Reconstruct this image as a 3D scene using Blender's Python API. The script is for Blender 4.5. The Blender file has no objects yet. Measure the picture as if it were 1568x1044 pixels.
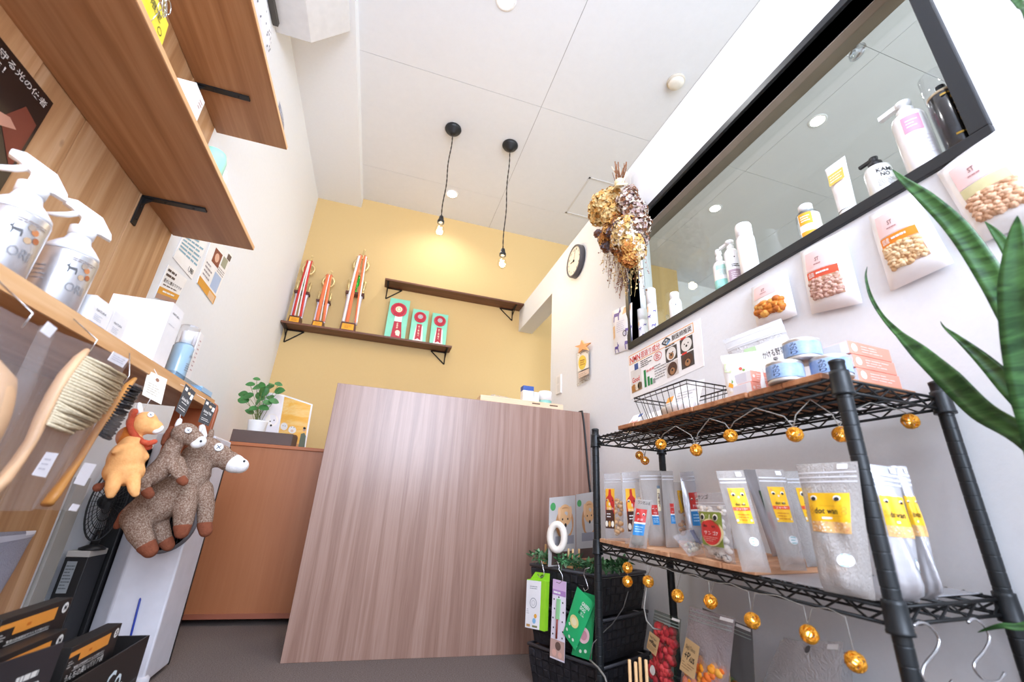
import bpy, math, random
from mathutils import Vector as V, Matrix
random.seed(7)
D = bpy.data
SC = bpy.context.scene
C = SC.collection
PI = math.pi
# ---------------------------------------------------------------- camera model (1568 x 1044 photograph)
CAM_H = 0.6
F = 653.783391
w = V((-0.36181322, -0.28807071, 0.10578324))
RW = (Matrix.Rotation(w.length, 3, w.normalized()) @ Matrix(((1, 0, 0), (0, 0, -1), (0, 1, 0))))   # world -> camera rows
RT = RW.transposed()
CAM = V((0, 0, CAM_H))
def ray(px, py): return RT @ V((px - 784, py - 522, F))
def at(px, py, X=None, Y=None, Z=None):
    d = ray(px, py)
    i, v = (0, X) if X is not None else (1, Y) if Y is not None else (2, Z)
    return CAM + d * ((v - CAM[i]) / d[i])
def hit(px, py, P, N):
    d = ray(px, py); return CAM + d * ((P - CAM).dot(N) / d.dot(N))
cam = D.objects.new('camera', D.cameras.new('camera')); C.objects.link(cam)
cam.data.sensor_width = 36; cam.data.lens = 36 * F / 1568; cam.data.clip_start = .02
M = Matrix((RW[0], -RW[1], -RW[2])).transposed().to_4x4(); M.translation = CAM
cam.matrix_world = M
cam.data.dof.use_dof = True; cam.data.dof.focus_distance = 1.9; cam.data.dof.aperture_fstop = 3.2
SC.camera = cam

# ---------------------------------------------------------------- materials
def lin(c):
    if isinstance(c, str): c = [int(c[i:i + 2], 16) for i in (0, 2, 4)]
    o = []
    for x in c:
        x /= 255; o.append(x / 12.92 if x <= .04045 else ((x + .055) / 1.055) ** 2.4)
    return (*o, 1)
def nodes(name):
    m = D.materials.new(name); m.use_nodes = True
    nt = m.node_tree; return m, nt, nt.nodes['Principled BSDF'], nt.nodes['Material Output']
MC = {}
def mat(c, rough=.5, metal=0, alpha=1, var=.04, scale=18, bump=0, emit=0, coat=0, spec=.5, tr=0):
    key = (c, rough, metal, alpha, var, scale, bump, emit, coat, spec, tr)
    if key in MC: return MC[key]
    m, nt, b, o = nodes('mat_' + str(len(MC)))
    L = nt.links
    b.inputs['Roughness'].default_value = rough; b.inputs['Metallic'].default_value = metal
    b.inputs['Alpha'].default_value = alpha; b.inputs['Coat Weight'].default_value = coat
    b.inputs['Specular IOR Level'].default_value = spec; b.inputs['Transmission Weight'].default_value = tr
    col = lin(c)
    n = nt.nodes.new('ShaderNodeTexNoise'); n.inputs['Scale'].default_value = scale; n.inputs['Detail'].default_value = 3
    tc = nt.nodes.new('ShaderNodeTexCoord'); L.new(tc.outputs['Object'], n.inputs['Vector'])
    r = nt.nodes.new('ShaderNodeValToRGB'); L.new(n.outputs['Fac'], r.inputs['Fac'])
    r.color_ramp.elements[0].position = .3; r.color_ramp.elements[1].position = .7
    r.color_ramp.elements[0].color = (*[x * (1 - var) for x in col[:3]], 1)
    r.color_ramp.elements[1].color = (*[min(1, x * (1 + var)) for x in col[:3]], 1)
    L.new(r.outputs['Color'], b.inputs['Base Color'])
    if bump:
        bp = nt.nodes.new('ShaderNodeBump'); bp.inputs['Strength'].default_value = bump; bp.inputs['Distance'].default_value = .004
        L.new(n.outputs['Fac'], bp.inputs['Height']); L.new(bp.outputs['Normal'], b.inputs['Normal'])
    if emit:
        b.inputs['Emission Color'].default_value = col; b.inputs['Emission Strength'].default_value = emit
    MC[key] = m; return m
def wood(name, c1, c2, c3, axis=2, stretch=.06, scale=14, rough=.5, knots=0, rings=1.0, coat=0):
    m, nt, b, o = nodes(name); L = nt.links; N = nt.nodes.new
    b.inputs['Roughness'].default_value = rough; b.inputs['Coat Weight'].default_value = coat
    tc = N('ShaderNodeTexCoord'); mp = N('ShaderNodeMapping'); L.new(tc.outputs['Object'], mp.inputs['Vector'])
    ge = N('ShaderNodeNewGeometry'); mo = N('ShaderNodeMath'); mo.operation = 'MULTIPLY'; mo.inputs[1].default_value = 7.3; L.new(ge.outputs['Random Per Island'], mo.inputs[0]); L.new(mo.outputs[0], mp.inputs['Location'])
    s = [1, 1, 1]; s[axis] = stretch; mp.inputs['Scale'].default_value = s
    n1 = N('ShaderNodeTexNoise'); n1.inputs['Scale'].default_value = scale; n1.inputs['Detail'].default_value = 4; n1.inputs['Distortion'].default_value = .6
    n2 = N('ShaderNodeTexNoise'); n2.inputs['Scale'].default_value = scale * 9; n2.inputs['Detail'].default_value = 5
    L.new(mp.outputs['Vector'], n1.inputs['Vector']); L.new(mp.outputs['Vector'], n2.inputs['Vector'])
    mu = N('ShaderNodeMath'); mu.operation = 'MULTIPLY'; mu.inputs[1].default_value = 5 * rings; L.new(n1.outputs['Fac'], mu.inputs[0])
    fr = N('ShaderNodeMath'); fr.operation = 'PINGPONG'; fr.inputs[1].default_value = 1; L.new(mu.outputs[0], fr.inputs[0])
    mx = N('ShaderNodeMath'); mx.operation = 'MULTIPLY_ADD'; mx.inputs[1].default_value = .55; L.new(fr.outputs[0], mx.inputs[0])
    m2 = N('ShaderNodeMath'); m2.operation = 'MULTIPLY'; m2.inputs[1].default_value = .5; L.new(n2.outputs['Fac'], m2.inputs[0]); L.new(m2.outputs[0], mx.inputs[2])
    r = N('ShaderNodeValToRGB'); L.new(mx.outputs[0], r.inputs['Fac'])
    e = r.color_ramp.elements; e[0].position = .15; e[0].color = lin(c1); e[1].position = .85; e[1].color = lin(c3)
    x = e.new(.5); x.color = lin(c2)
    out = r.outputs['Color']
    br = N('ShaderNodeMath'); br.operation = 'MULTIPLY_ADD'; br.inputs[1].default_value = .22; br.inputs[2].default_value = .89; L.new(ge.outputs['Random Per Island'], br.inputs[0])
    vm = N('ShaderNodeVectorMath'); vm.operation = 'SCALE'; L.new(out, vm.inputs[0]); L.new(br.outputs[0], vm.inputs['Scale']); out = vm.outputs[0]
    if knots:
        vo = N('ShaderNodeTexVoronoi'); vo.inputs['Scale'].default_value = knots; mp2 = N('ShaderNodeMapping'); L.new(tc.outputs['Object'], mp2.inputs['Vector'])
        s2 = [1, 1, 1]; s2[axis] = .55; mp2.inputs['Scale'].default_value = s2; L.new(mp2.outputs['Vector'], vo.inputs['Vector'])
        r2 = N('ShaderNodeValToRGB'); e = r2.color_ramp.elements; e[0].position = .018; e[0].color = (1, 1, 1, 1); e[1].position = .05; e[1].color = (0, 0, 0, 1)
        L.new(vo.outputs['Distance'], r2.inputs['Fac'])
        mixn = N('ShaderNodeMix'); mixn.data_type = 'RGBA'; L.new(r2.outputs['Color'], mixn.inputs['Factor'])
        L.new(out, mixn.inputs['A']); mixn.inputs['B'].default_value = lin('5a3018'); out = mixn.outputs['Result']
    L.new(out, b.inputs['Base Color'])
    bp = N('ShaderNodeBump'); bp.inputs['Strength'].default_value = .12; bp.inputs['Distance'].default_value = .002
    L.new(n2.outputs['Fac'], bp.inputs['Height']); L.new(bp.outputs['Normal'], b.inputs['Normal'])
    return m
def clear(name, tint=(1, 1, 1), rough=.03, amount=.12, ior=1.45):
    m, nt, b, o = nodes(name); L = nt.links; N = nt.nodes.new
    nt.nodes.remove(b)
    t = N('ShaderNodeBsdfTransparent'); t.inputs['Color'].default_value = (*tint, 1)
    g = N('ShaderNodeBsdfGlossy'); g.inputs['Roughness'].default_value = rough
    fr = N('ShaderNodeLayerWeight'); fr.inputs['Blend'].default_value = .5
    pw = N('ShaderNodeMath'); pw.operation = 'POWER'; pw.inputs[1].default_value = 5; L.new(fr.outputs['Facing'], pw.inputs[0])
    ad = N('ShaderNodeMath'); ad.operation = 'MULTIPLY_ADD'; ad.use_clamp = True; ad.inputs[1].default_value = .9; ad.inputs[2].default_value = amount; L.new(pw.outputs[0], ad.inputs[0])
    mx = N('ShaderNodeMixShader'); L.new(ad.outputs[0], mx.inputs[0]); L.new(t.outputs[0], mx.inputs[1]); L.new(g.outputs[0], mx.inputs[2])
    L.new(mx.outputs[0], o.inputs['Surface']); return m
def filmy(name, c, op=.4, rough=.25):
    # cloudy plastic film: part see-through, part pale sheen
    m, nt, b, o = nodes(name); L = nt.links; N = nt.nodes.new
    b.inputs['Base Color'].default_value = lin(c); b.inputs['Roughness'].default_value = rough
    n = N('ShaderNodeTexNoise'); n.inputs['Scale'].default_value = 22; n.inputs['Detail'].default_value = 2; n.inputs['Distortion'].default_value = 1.6
    bp = N('ShaderNodeBump'); bp.inputs['Strength'].default_value = .6; bp.inputs['Distance'].default_value = .012
    L.new(n.outputs['Fac'], bp.inputs['Height']); L.new(bp.outputs['Normal'], b.inputs['Normal'])
    t = N('ShaderNodeBsdfTransparent'); mx = N('ShaderNodeMixShader'); mx.inputs[0].default_value = op
    L.new(t.outputs[0], mx.inputs[1]); L.new(b.outputs[0], mx.inputs[2]); L.new(mx.outputs[0], o.inputs['Surface']); return m
def speckle(name, ca, cb, scale=60, rough=.9, th=.5, soft=.12, bump=.3):
    m, nt, b, o = nodes(name); L = nt.links; N = nt.nodes.new
    b.inputs['Roughness'].default_value = rough; b.inputs['Specular IOR Level'].default_value = .2
    tc = N('ShaderNodeTexCoord'); n = N('ShaderNodeTexNoise'); n.inputs['Scale'].default_value = scale; n.inputs['Detail'].default_value = 3; n.inputs['Roughness'].default_value = .7
    L.new(tc.outputs['Object'], n.inputs['Vector'])
    r = N('ShaderNodeValToRGB'); e = r.color_ramp.elements; e[0].position = th - soft; e[0].color = lin(ca); e[1].position = th + soft; e[1].color = lin(cb)
    L.new(n.outputs['Fac'], r.inputs['Fac']); L.new(r.outputs['Color'], b.inputs['Base Color'])
    bp = N('ShaderNodeBump'); bp.inputs['Strength'].default_value = bump; bp.inputs['Distance'].default_value = .004
    L.new(n.outputs['Fac'], bp.inputs['Height']); L.new(bp.outputs['Normal'], b.inputs['Normal']); return m

# ---------------------------------------------------------------- mesh builder
TXT = {}
def text_geo(s, bold):
    if (s, bold) in TXT: return TXT[(s, bold)]
    cu = D.curves.new('lettering', 'FONT'); cu.body = s; cu.resolution_u = 2; cu.offset = (.006 if any(ord(q) > 255 for q in s) else .016) if bold else 0
    ob = D.objects.new('lettering', cu); me = D.meshes.new_from_object(ob)
    vs = [(v.co.x, v.co.y) for v in me.vertices]; fs = [tuple(p.vertices) for p in me.polygons]
    D.objects.remove(ob); D.curves.remove(cu); D.meshes.remove(me)
    if vs:
        x0 = min(v[0] for v in vs); x1 = max(v[0] for v in vs); y0 = min(v[1] for v in vs); y1 = max(v[1] for v in vs)
        vs = [((x - x0) / max(x1 - x0, 1e-6), (y - y0) / max(y1 - y0, 1e-6)) for x, y in vs]
        asp = (x1 - x0) / max(y1 - y0, 1e-6)
    else: asp = 1
    TXT[(s, bold)] = (vs, fs, asp); return TXT[(s, bold)]
class Patch:
    def __init__(s, bl, br, tr, tl, bulge=None, away=False):
        s.bl, s.br, s.tr, s.tl = V(bl), V(br), V(tr), V(tl); s.bulge = bulge
        n = (s.br - s.bl).cross(s.tl - s.bl).normalized()
        s.N = n
        s.w = (s.br - s.bl).length; s.h = (s.tl - s.bl).length
    def P(s, u, v, l=0):
        b = s.bulge(u, v) if s.bulge else 0
        return (s.bl * (1 - u) + s.br * u) * (1 - v) + (s.tl * (1 - u) + s.tr * u) * v + s.N * (b + l)
class MB:
    def __init__(s): s.v = []; s.f = []; s.m = []; s.mi = []; s.sm = []
    def mat_i(s, m):
        if m not in s.m: s.m.append(m)
        return s.m.index(m)
    def add(s, vs, fs, m, smooth=False, T=None):
        o = len(s.v); i = s.mat_i(m)
        s.v += [(T @ V(v)) if T else V(v) for v in vs]
        for f in fs: s.f.append(tuple(o + k for k in f)); s.mi.append(i); s.sm.append(smooth)
        return s
    def box(s, lo, hi, m, T=None):
        (a, b, c), (d, e, f) = lo, hi
        vs = [(a, b, c), (d, b, c), (d, e, c), (a, e, c), (a, b, f), (d, b, f), (d, e, f), (a, e, f)]
        return s.add(vs, [(3, 2, 1, 0), (4, 5, 6, 7), (0, 1, 5, 4), (1, 2, 6, 5), (2, 3, 7, 6), (3, 0, 4, 7)], m, False, T)
    def cbox(s, c, d, m, T=None): return s.box([c[i] - d[i] / 2 for i in range(3)], [c[i] + d[i] / 2 for i in range(3)], m, T)
    def prism(s, bottom, top, m):
        n = len(bottom); return s.add(list(bottom) + list(top), [tuple(range(n - 1, -1, -1)), tuple(range(n, 2 * n))] + [(i, (i + 1) % n, n + (i + 1) % n, n + i) for i in range(n)], m)
    def slab(s, P, t, m):
        # solid board: front = patch, thickness t behind it
        q = [P.P(0, 0), P.P(1, 0), P.P(1, 1), P.P(0, 1)]; return s.prism([x - P.N * t for x in q], q, m)
    def tube(s, pts, r, m, n=8, closed=False, flat=1):
        pts = [V(p) for p in pts]; k = len(pts); vs = []; up = None
        for i, p in enumerate(pts):
            a = pts[(i - 1) % k] if (closed or i > 0) else p; b = pts[(i + 1) % k] if (closed or i < k - 1) else p
            t = (b - a).normalized()
            if up is None: up = t.orthogonal().normalized()
            up = (up - t * up.dot(t)).normalized(); sd = t.cross(up)
            rr = r[i] if isinstance(r, (list, tuple)) else r
            vs += [p + (up * math.cos(2 * PI * j / n) + sd * math.sin(2 * PI * j / n) * flat) * rr for j in range(n)]
        fs = []
        for i in range(k if closed else k - 1):
            for j in range(n):
                a = i * n + j; b = i * n + (j + 1) % n; c = ((i + 1) % k) * n + (j + 1) % n; d = ((i + 1) % k) * n + j; fs.append((a, b, c, d))
        if not closed: fs += [tuple(range(n - 1, -1, -1)), tuple(range((k - 1) * n, k * n))]
        return s.add(vs, fs, m, True)
    def lathe(s, prof, m, T=None, n=24, smooth=True, caps=True):
        vs = []; k = len(prof)
        for r, z in prof: vs += [(r * math.cos(2 * PI * j / n), r * math.sin(2 * PI * j / n), z) for j in range(n)]
        fs = []
        for i in range(k - 1):
            for j in range(n): fs.append((i * n + j, i * n + (j + 1) % n, (i + 1) * n + (j + 1) % n, (i + 1) * n + j))
        if caps and prof[0][0] > 1e-5: fs.append(tuple(range(n - 1, -1, -1)))
        if caps and prof[-1][0] > 1e-5: fs.append(tuple(range((k - 1) * n, k * n)))
        return s.add(vs, fs, m, smooth, T)
    def ball(s, c, r, m, T=None, nu=16, nv=10):
        r = (r, r, r) if not isinstance(r, (tuple, list)) else r
        vs = []
        for i in range(nv + 1):
            th = PI * i / nv
            vs += [(c[0] + r[0] * math.sin(th) * math.cos(2 * PI * j / nu), c[1] + r[1] * math.sin(th) * math.sin(2 * PI * j / nu), c[2] + r[2] * math.cos(th)) for j in range(nu)]
        fs = [(i * nu + j, (i + 1) * nu + j, (i + 1) * nu + (j + 1) % nu, i * nu + (j + 1) % nu) for i in range(nv) for j in range(nu)]
        return s.add(vs, fs, m, True, T)
    def rect(s, P, u0, v0, u1, v1, m, l=.0004, nu=1, nv=1):
        if P.bulge: nu = max(nu, 8); nv = max(nv, 8)
        vs = [P.P(u0 + (u1 - u0) * i / nu, v0 + (v1 - v0) * j / nv, l) for j in range(nv + 1) for i in range(nu + 1)]
        fs = [(j * (nu + 1) + i, j * (nu + 1) + i + 1, (j + 1) * (nu + 1) + i + 1, (j + 1) * (nu + 1) + i) for j in range(nv) for i in range(nu)]
        return s.add(vs, fs, m, bool(P.bulge))
    def poly(s, P, pts, m, l=.0006):
        return s.add([P.P(u, v, l) for u, v in pts], [tuple(range(len(pts)))], m)
    def disc(s, P, u, v, r, m, l=.0008, n=20, ry=None, keep=True):
        # r as a share of the patch width; round in the world unless ry is given
        rv = (r * P.w / P.h) if ry is None else ry
        return s.poly(P, [(u + r * math.cos(2 * PI * k / n), v + rv * math.sin(2 * PI * k / n)) for k in range(n)], m, l)
    def ring(s, P, u, v, r0, r1, m, l=.0008, n=28):
        k = P.w / P.h
        for i in range(n):
            a, b = 2 * PI * i / n, 2 * PI * (i + 1) / n
            s.poly(P, [(u + r0 * math.cos(a), v + r0 * k * math.sin(a)), (u + r1 * math.cos(a), v + r1 * k * math.sin(a)), (u + r1 * math.cos(b), v + r1 * k * math.sin(b)), (u + r0 * math.cos(b), v + r0 * k * math.sin(b))], m, l)
        return s
    def line(s, P, a, b, wd, m, l=.0007):
        # stroke between two patch points, width wd as a share of patch width
        k = P.w / P.h; d = V(((b[0] - a[0]), (b[1] - a[1]) / k)); d.normalize(); q = V((-d.y, d.x)) * wd / 2
        return s.poly(P, [(a[0] + q.x, a[1] + q.y * k), (b[0] + q.x, b[1] + q.y * k), (b[0] - q.x, b[1] - q.y * k), (a[0] - q.x, a[1] - q.y * k)][::-1], m, l)
    def text(s, P, t, u0, v0, u1, v1, m, l=.001, bold=True, turn=0):
        vs, fs, asp = text_geo(t, bold)
        if turn == 1: vs = [(1 - y, x) for x, y in vs]
        return s.add([P.P(u0 + x * (u1 - u0), v0 + y * (v1 - v0), l) for x, y in vs], fs, m)
    def lines(s, P, u0, v0, u1, v1, n, m, l=.0007, fill=.45):
        # rows of print too small to read
        for i in range(n):
            y = v1 - (i + .5) * (v1 - v0) / n; h = (v1 - v0) / n * fill / 2; x = u0
            end = u1 - (u1 - u0) * random.choice((0, 0, .15, .35))
            while x < end - .01:
                q = min(end, x + (u1 - u0) * random.uniform(.12, .4)); s.rect(P, x, y - h, q, y + h, m, l); x = q + (u1 - u0) * .035
        return s
    def pouch(s, P, m, nu=12, nv=12, mb=None):
        # closed bag: front follows the bulge, back mirrors it
        bu = P.bulge or (lambda u, v: 0)
        def q(u, v, k): b = P.bulge; P.bulge = None; x = P.P(u, v, bu(u, v) * k); P.bulge = b; return x
        for k, mm in ((1, m), (-.45, mb or m)):
            vs = [q(i / nu, j / nv, k) for j in range(nv + 1) for i in range(nu + 1)]
            fs = [(j * (nu + 1) + i, j * (nu + 1) + i + 1, (j + 1) * (nu + 1) + i + 1, (j + 1) * (nu + 1) + i) for j in range(nv) for i in range(nu)]
            if k < 0: fs = [f[::-1] for f in fs]
            s.add(vs, fs, mm, True)
        return s
    def build(s, name, parent=None, loc=None, bevel=0, subsurf=0, seg=2):
        o = V((0, 0, 0))
        if parent is not None:
            q = parent
            while q is not None: o += q.location; q = q.parent
        elif loc is not None: o = V(loc)
        me = D.meshes.new(name); me.from_pydata([v - o for v in s.v], [], s.f)
        for m in s.m: me.materials.append(m)
        me.polygons.foreach_set('material_index', s.mi); me.polygons.foreach_set('use_smooth', s.sm); me.update()
        ob = D.objects.new(name, me); C.objects.link(ob)
        if parent is not None: ob.parent = parent
        else: ob.location = o
        if bevel:
            b = ob.modifiers.new('edge', 'BEVEL'); b.width = bevel; b.segments = seg; b.limit_method = 'ANGLE'; b.angle_limit = .7
        if subsurf:
            b = ob.modifiers.new('round', 'SUBSURF'); b.levels = subsurf; b.render_levels = subsurf
        return ob
def tag(o, label, cat, group=None):
    o['label'] = label; o['category'] = cat
    if group: o['group'] = group
    return o
def thing(name, label, cat, loc, group=None):
    o = D.objects.new(name, None); C.objects.link(o); o.location = V(loc); o.empty_display_size = .05
    return tag(o, label, cat, group)
def struct(name, mb, loc=None, **k):
    o = mb.build(name, None, loc, **k); o['kind'] = 'structure'; return o
def dup(root, loc, label=None, rotz=None):
    r = root.copy(); C.objects.link(r); r.location = V(loc)
    if rotz is not None: r.rotation_euler = (0, 0, rotz)
    if label: r['label'] = label
    for ch in root.children:
        c = ch.copy(); C.objects.link(c); c.parent = r
        for g in ch.children:
            d = g.copy(); C.objects.link(d); d.parent = c
    return r
def T(loc, rz=0, rx=0, ry=0, s=1):
    return Matrix.Translation(V(loc)) @ Matrix.Rotation(rz, 4, 'Z') @ Matrix.Rotation(ry, 4, 'Y') @ Matrix.Rotation(rx, 4, 'X') @ Matrix.Scale(s, 4)
def wallquad(X, tl, tr, br, bl):
    q = [at(*p, X=X) for p in (bl, br, tr, tl)]; return q
def standquad(z, bl, br, tr, tl, lean=0):
    # bag standing on a level surface: foot corners on the surface, top corners on the upright plane through them
    a, b = at(*bl, Z=z), at(*br, Z=z); n = (b - a).cross(V((0, 0, 1))).normalized()
    if lean: n = (n + V((0, 0, lean))).normalized()
    return a, b, hit(*tr, a, n), hit(*tl, a, n)
WHITE = mat('f4f4f4', .45); BLACK = mat('121214', .45, bump=0); BLK_METAL = mat('26292c', .42, .3); INK = mat('222222', .7, var=.01)
# ---------------------------------------------------------------- the room
XL, XR, XG, XP, YB, YF, ZC, ZP = -.905, 1.125, 1.215, 1.265, 3.684, -1.7, 3.322, 2.445
wallm = speckle('wallpaper', 'ebedf0', 'eff1f4', 55, .85, .5, .3, .12)
ceilm = speckle('ceiling_board', 'e2e3e6', 'e6e7ea', 20, .9, .5, .3, .04)
yellow = speckle('mustard_wallpaper', 'd6b780', 'd8ba84', 60, .85, .5, .3, .1)
carpet = speckle('carpet', '5a4f4a', '8c807a', 220, .95, .5, .2, .6)
struct('floor', MB().box((XL - .1, YF, -.05), (5.2, YB + .2, 0), carpet))
mb = MB()
xs = [XL - .1, .746, 1.656, 2.57, 3.48, 5.2]; ys = [YF, -1.03, .03, 1.09, 2.15, 3.205, YB + .4]
g = .0016
for j in range(len(ys) - 1):
    sh = 0 if j % 2 else .0
    for i in range(len(xs) - 1): mb.box((xs[i] + g, ys[j] + g, ZC), (xs[i + 1] - g, ys[j + 1] - g, ZC + .02), ceilm)
mb.box((XL - .1, YF, ZC + .004), (5.2, YB + .4, ZC + .04), mat('8f8a86', .9))
struct('ceiling', mb)
struct('wall_left', MB().box((XL - .12, YF, 0), (XL, YB + .1, ZC), wallm))
struct('wall_back', MB().box((XL - .12, YB, 0), (3.05, YB + .12, ZC), yellow))
struct('wall_back_white', MB().box((3.05, YB + .2, 0), (5.2, YB + .3, ZC), wallm)).name = 'wall_far'
struct('wall_side', MB().box((5.1, YF, 0), (5.2, YB + .4, ZC), wallm))
# partition with the serving window and the passage
WY0, WY1, WZ0, WZ1 = .352, 1.757, 1.366, 2.068
IY0, IY1, IZ0, IZ1 = WY0 + .034, WY1 - .03, WZ0 + .032, WZ1 - .03
OY, OZ = 2.82, 2.205
mb = MB()
for lo, hi in (((XR, YF, 0), (XP, IY0, ZP)), ((XR, IY0, 0), (XP, IY1, IZ0)), ((XR, IY0, IZ1), (XP, IY1, ZP)), ((XR, IY1, 0), (XP, OY, ZP)), ((XR, OY, OZ), (XP, YB, ZP))): mb.box(lo, hi, wallm)
struct('wall_right', mb)
# beam along the left wall
struct('trim_1', MB().box((XL, YF, 3.218), (-.517, YB, ZC), wallm))
# front wall behind the camera: shop window, plus an added opening lighting the side room
mb = MB()
for lo, hi in (((XL, YF - .1, 0), (XL + .15, YF, ZC)), ((XR - .1, YF - .1, 0), (XR + .3, YF, ZC)), ((4.6, YF - .1, 0), (5.2, YF, ZC)), ((XL, YF - .1, 2.75), (XR, YF, ZC))): mb.box(lo, hi, wallm)
struct('wall_front', mb)
# inspection hatch
mb = MB(); hx, hy = 1.39, 2.66
for lo, hi in (((hx, hy, ZC - .004), (hx + .5, hy + .015, ZC)), ((hx, hy + .5, ZC - .004), (hx + .5, hy + .515, ZC)), ((hx, hy, ZC - .004), (hx + .015, hy + .515, ZC)), ((hx + .485, hy, ZC - .004), (hx + .5, hy + .515, ZC))): mb.box(lo, hi, mat('d6d4d2', .8))
struct('trim_4', mb)
# serving window: black frame, sill, glass
fm = mat('1b1e22', .38)
mb = MB(); x0, x1 = XR - .012, XR + .06
mb.box((x0, WY0, WZ0), (x1, WY1, IZ0), fm); mb.box((x0, WY0, IZ1), (x1, WY1, WZ1), fm)
mb.box((x0, WY0, IZ0), (x1, IY0, IZ1), fm); mb.box((x0, IY1, IZ0), (x1, WY1, IZ1), fm)
win = struct('window_1', mb, bevel=.002)
gl = clear('window_glass', (.84, .86, .84), .0, .05, 1.5)
MB().box((XG, IY0, IZ0), (XG + .004, IY1, IZ1), gl).build('glass', win)
reveal_shade = mat('b3a494', .7)  # shade under the top window reveal, put into its colour
MB().box((x1, IY0, IZ1 - .002), (XP, IY1, IZ1 + .001), reveal_shade).build('frame', win)
SILL = IZ0 + .002
MB().box((x1, IY0, IZ0 - .001), (XP, IY1, SILL), mat('cfcac4', .5)).build('sill', win)
# wall switch
P = Patch(*[at(*p, X=XR - .008) for p in ((851, 604), (858.5, 601), (858.5, 573), (851.5, 576))])
sw = MB(); sw.slab(P, .008, WHITE); sp = sw.build('light_switch', None, P.bl, bevel=.001); tag(sp, 'white double rocker light switch on the right wall beside the passage', 'switch')
m2 = MB(); [m2.rect(P, .25, a, .75, a + .36, mat('e6e6e6', .35), .001) for a in (.1, .54)]; m2.build('rocker', sp)

# ---------------------------------------------------------------- daylight and lamps
W = D.worlds.new('sky'); SC.world = W; W.use_nodes = True
bg = W.node_tree.nodes['Background']; sk = W.node_tree.nodes.new('ShaderNodeTexSky'); sk.sky_type = 'HOSEK_WILKIE'; sk.turbidity = 6; sk.sun_direction = V((.3, .5, .8)).normalized()
mixw = W.node_tree.nodes.new('ShaderNodeMix'); mixw.data_type = 'RGBA'; mixw.inputs['Factor'].default_value = .75; mixw.inputs['B'].default_value = (.95, .97, 1, 1)
W.node_tree.links.new(sk.outputs[0], mixw.inputs['A']); W.node_tree.links.new(mixw.outputs['Result'], bg.inputs['Color'])
bg.inputs['Strength'].default_value = 1.3
def lamp(name, kind, loc, power, color=(1, 1, 1), size=.1, rot=(0, 0, 0), sy=None, spread=None, blend=.6, angle=2.6):
    l = D.lights.new(name, kind); l.energy = power; l.color = color; o = D.objects.new(name, l); C.objects.link(o); o.location = loc; o.rotation_euler = rot
    if kind == 'AREA':
        l.shape = 'RECTANGLE' if sy else 'DISK'; l.size = size
        if sy: l.size_y = sy
        if spread: l.spread = spread
    elif kind == 'SPOT': l.spot_size = angle; l.spot_blend = blend; l.shadow_soft_size = size
    else: l.shadow_soft_size = size
    return o
# daylight coming in through the shop front behind the camera (first lamp)
lamp('daylight_and_fill', 'AREA', (.38, YF - .05, 1.85), 106, (.80, .91, 1.12), 1.4, (PI / 2, 0, 0), 1.8)
lamp('daylight_and_fill', 'AREA', (3.0, YF - .05, 1.6), 84, (.92, 1, 1.0), 2.8, (PI / 2, 0, 0), 2.6)  # added lamp that brightens the room beyond the serving window
def downlight(x, y, pw, lab):
    t = thing('ceiling_downlight', lab, 'downlight', (x, y, ZC), 'ceiling downlights')
    MB().lathe([(.045, -.002), (.052, -.004), (.06, -.003), (.061, 0), (.046, .0)], WHITE, T((x, y, ZC)), 28, caps=False).build('rim', t)
    MB().lathe([(0, -.0015), (.046, -.0015)], mat('fff8f0', .5, emit=14), T((x, y, ZC)), 28).build('lens', t)
    lamp('downlight_lamp', 'SPOT', (x, y, ZC - .03), pw * 1.0, (.98, .985, 1), .05, (0, 0, 0), angle=2.5, blend=.9)
downlight(.304, 1.558, 28, 'round recessed ceiling downlight at the top edge, straight over the room')
downlight(.289, 3.308, 22, 'round recessed ceiling downlight near the mustard back wall behind the pendant cords')
downlight(2.67, 1.583, 30, 'bright ceiling downlight seen through the serving window above the white pink-label pump')
downlight(2.676, 2.619, 30, 'bright ceiling downlight seen through the serving window above the tall white bottle')
lamp('downlight_lamp', 'SPOT', (.304, -.2, ZC - .03), 24, (.98, .985, 1), .05, angle=2.5, blend=.9)
SC.view_settings.view_transform = 'Standard'; SC.view_settings.look = 'None'; SC.view_settings.exposure = .27; SC.view_settings.gamma = 1
SC.cycles.transparent_max_bounces = 24; SC.cycles.max_bounces = 10; SC.cycles.diffuse_bounces = 5
SC.cycles.sample_clamp_indirect = 6; SC.cycles.caustics_refractive = False; SC.cycles.caustics_reflective = False

# ---------------------------------------------------------------- air conditioner under the beam
ac = thing('air_conditioner', 'white wall-mounted air conditioner housing high up under the ceiling beam', 'air conditioner', (XL, 1.5, 3.0))
y0, y1 = 1.12, 1.948
MB().prism([(XL, y0, 3.0), (-.72, y0, 3.0), (-.545, y0, 3.19), (-.545, y0, 3.216), (XL, y0, 3.216)], [(XL, y1, 3.0), (-.72, y1, 3.0), (-.545, y1, 3.19), (-.545, y1, 3.216), (XL, y1, 3.216)], mat('dddcdc', .5)).build('body', ac, bevel=.004)
MB().box((XL + .004, y0, 2.97), (XL + .03, y1 - .06, 3.0), mat('4a4642', .6)).build('mounting_plate', ac)

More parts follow.
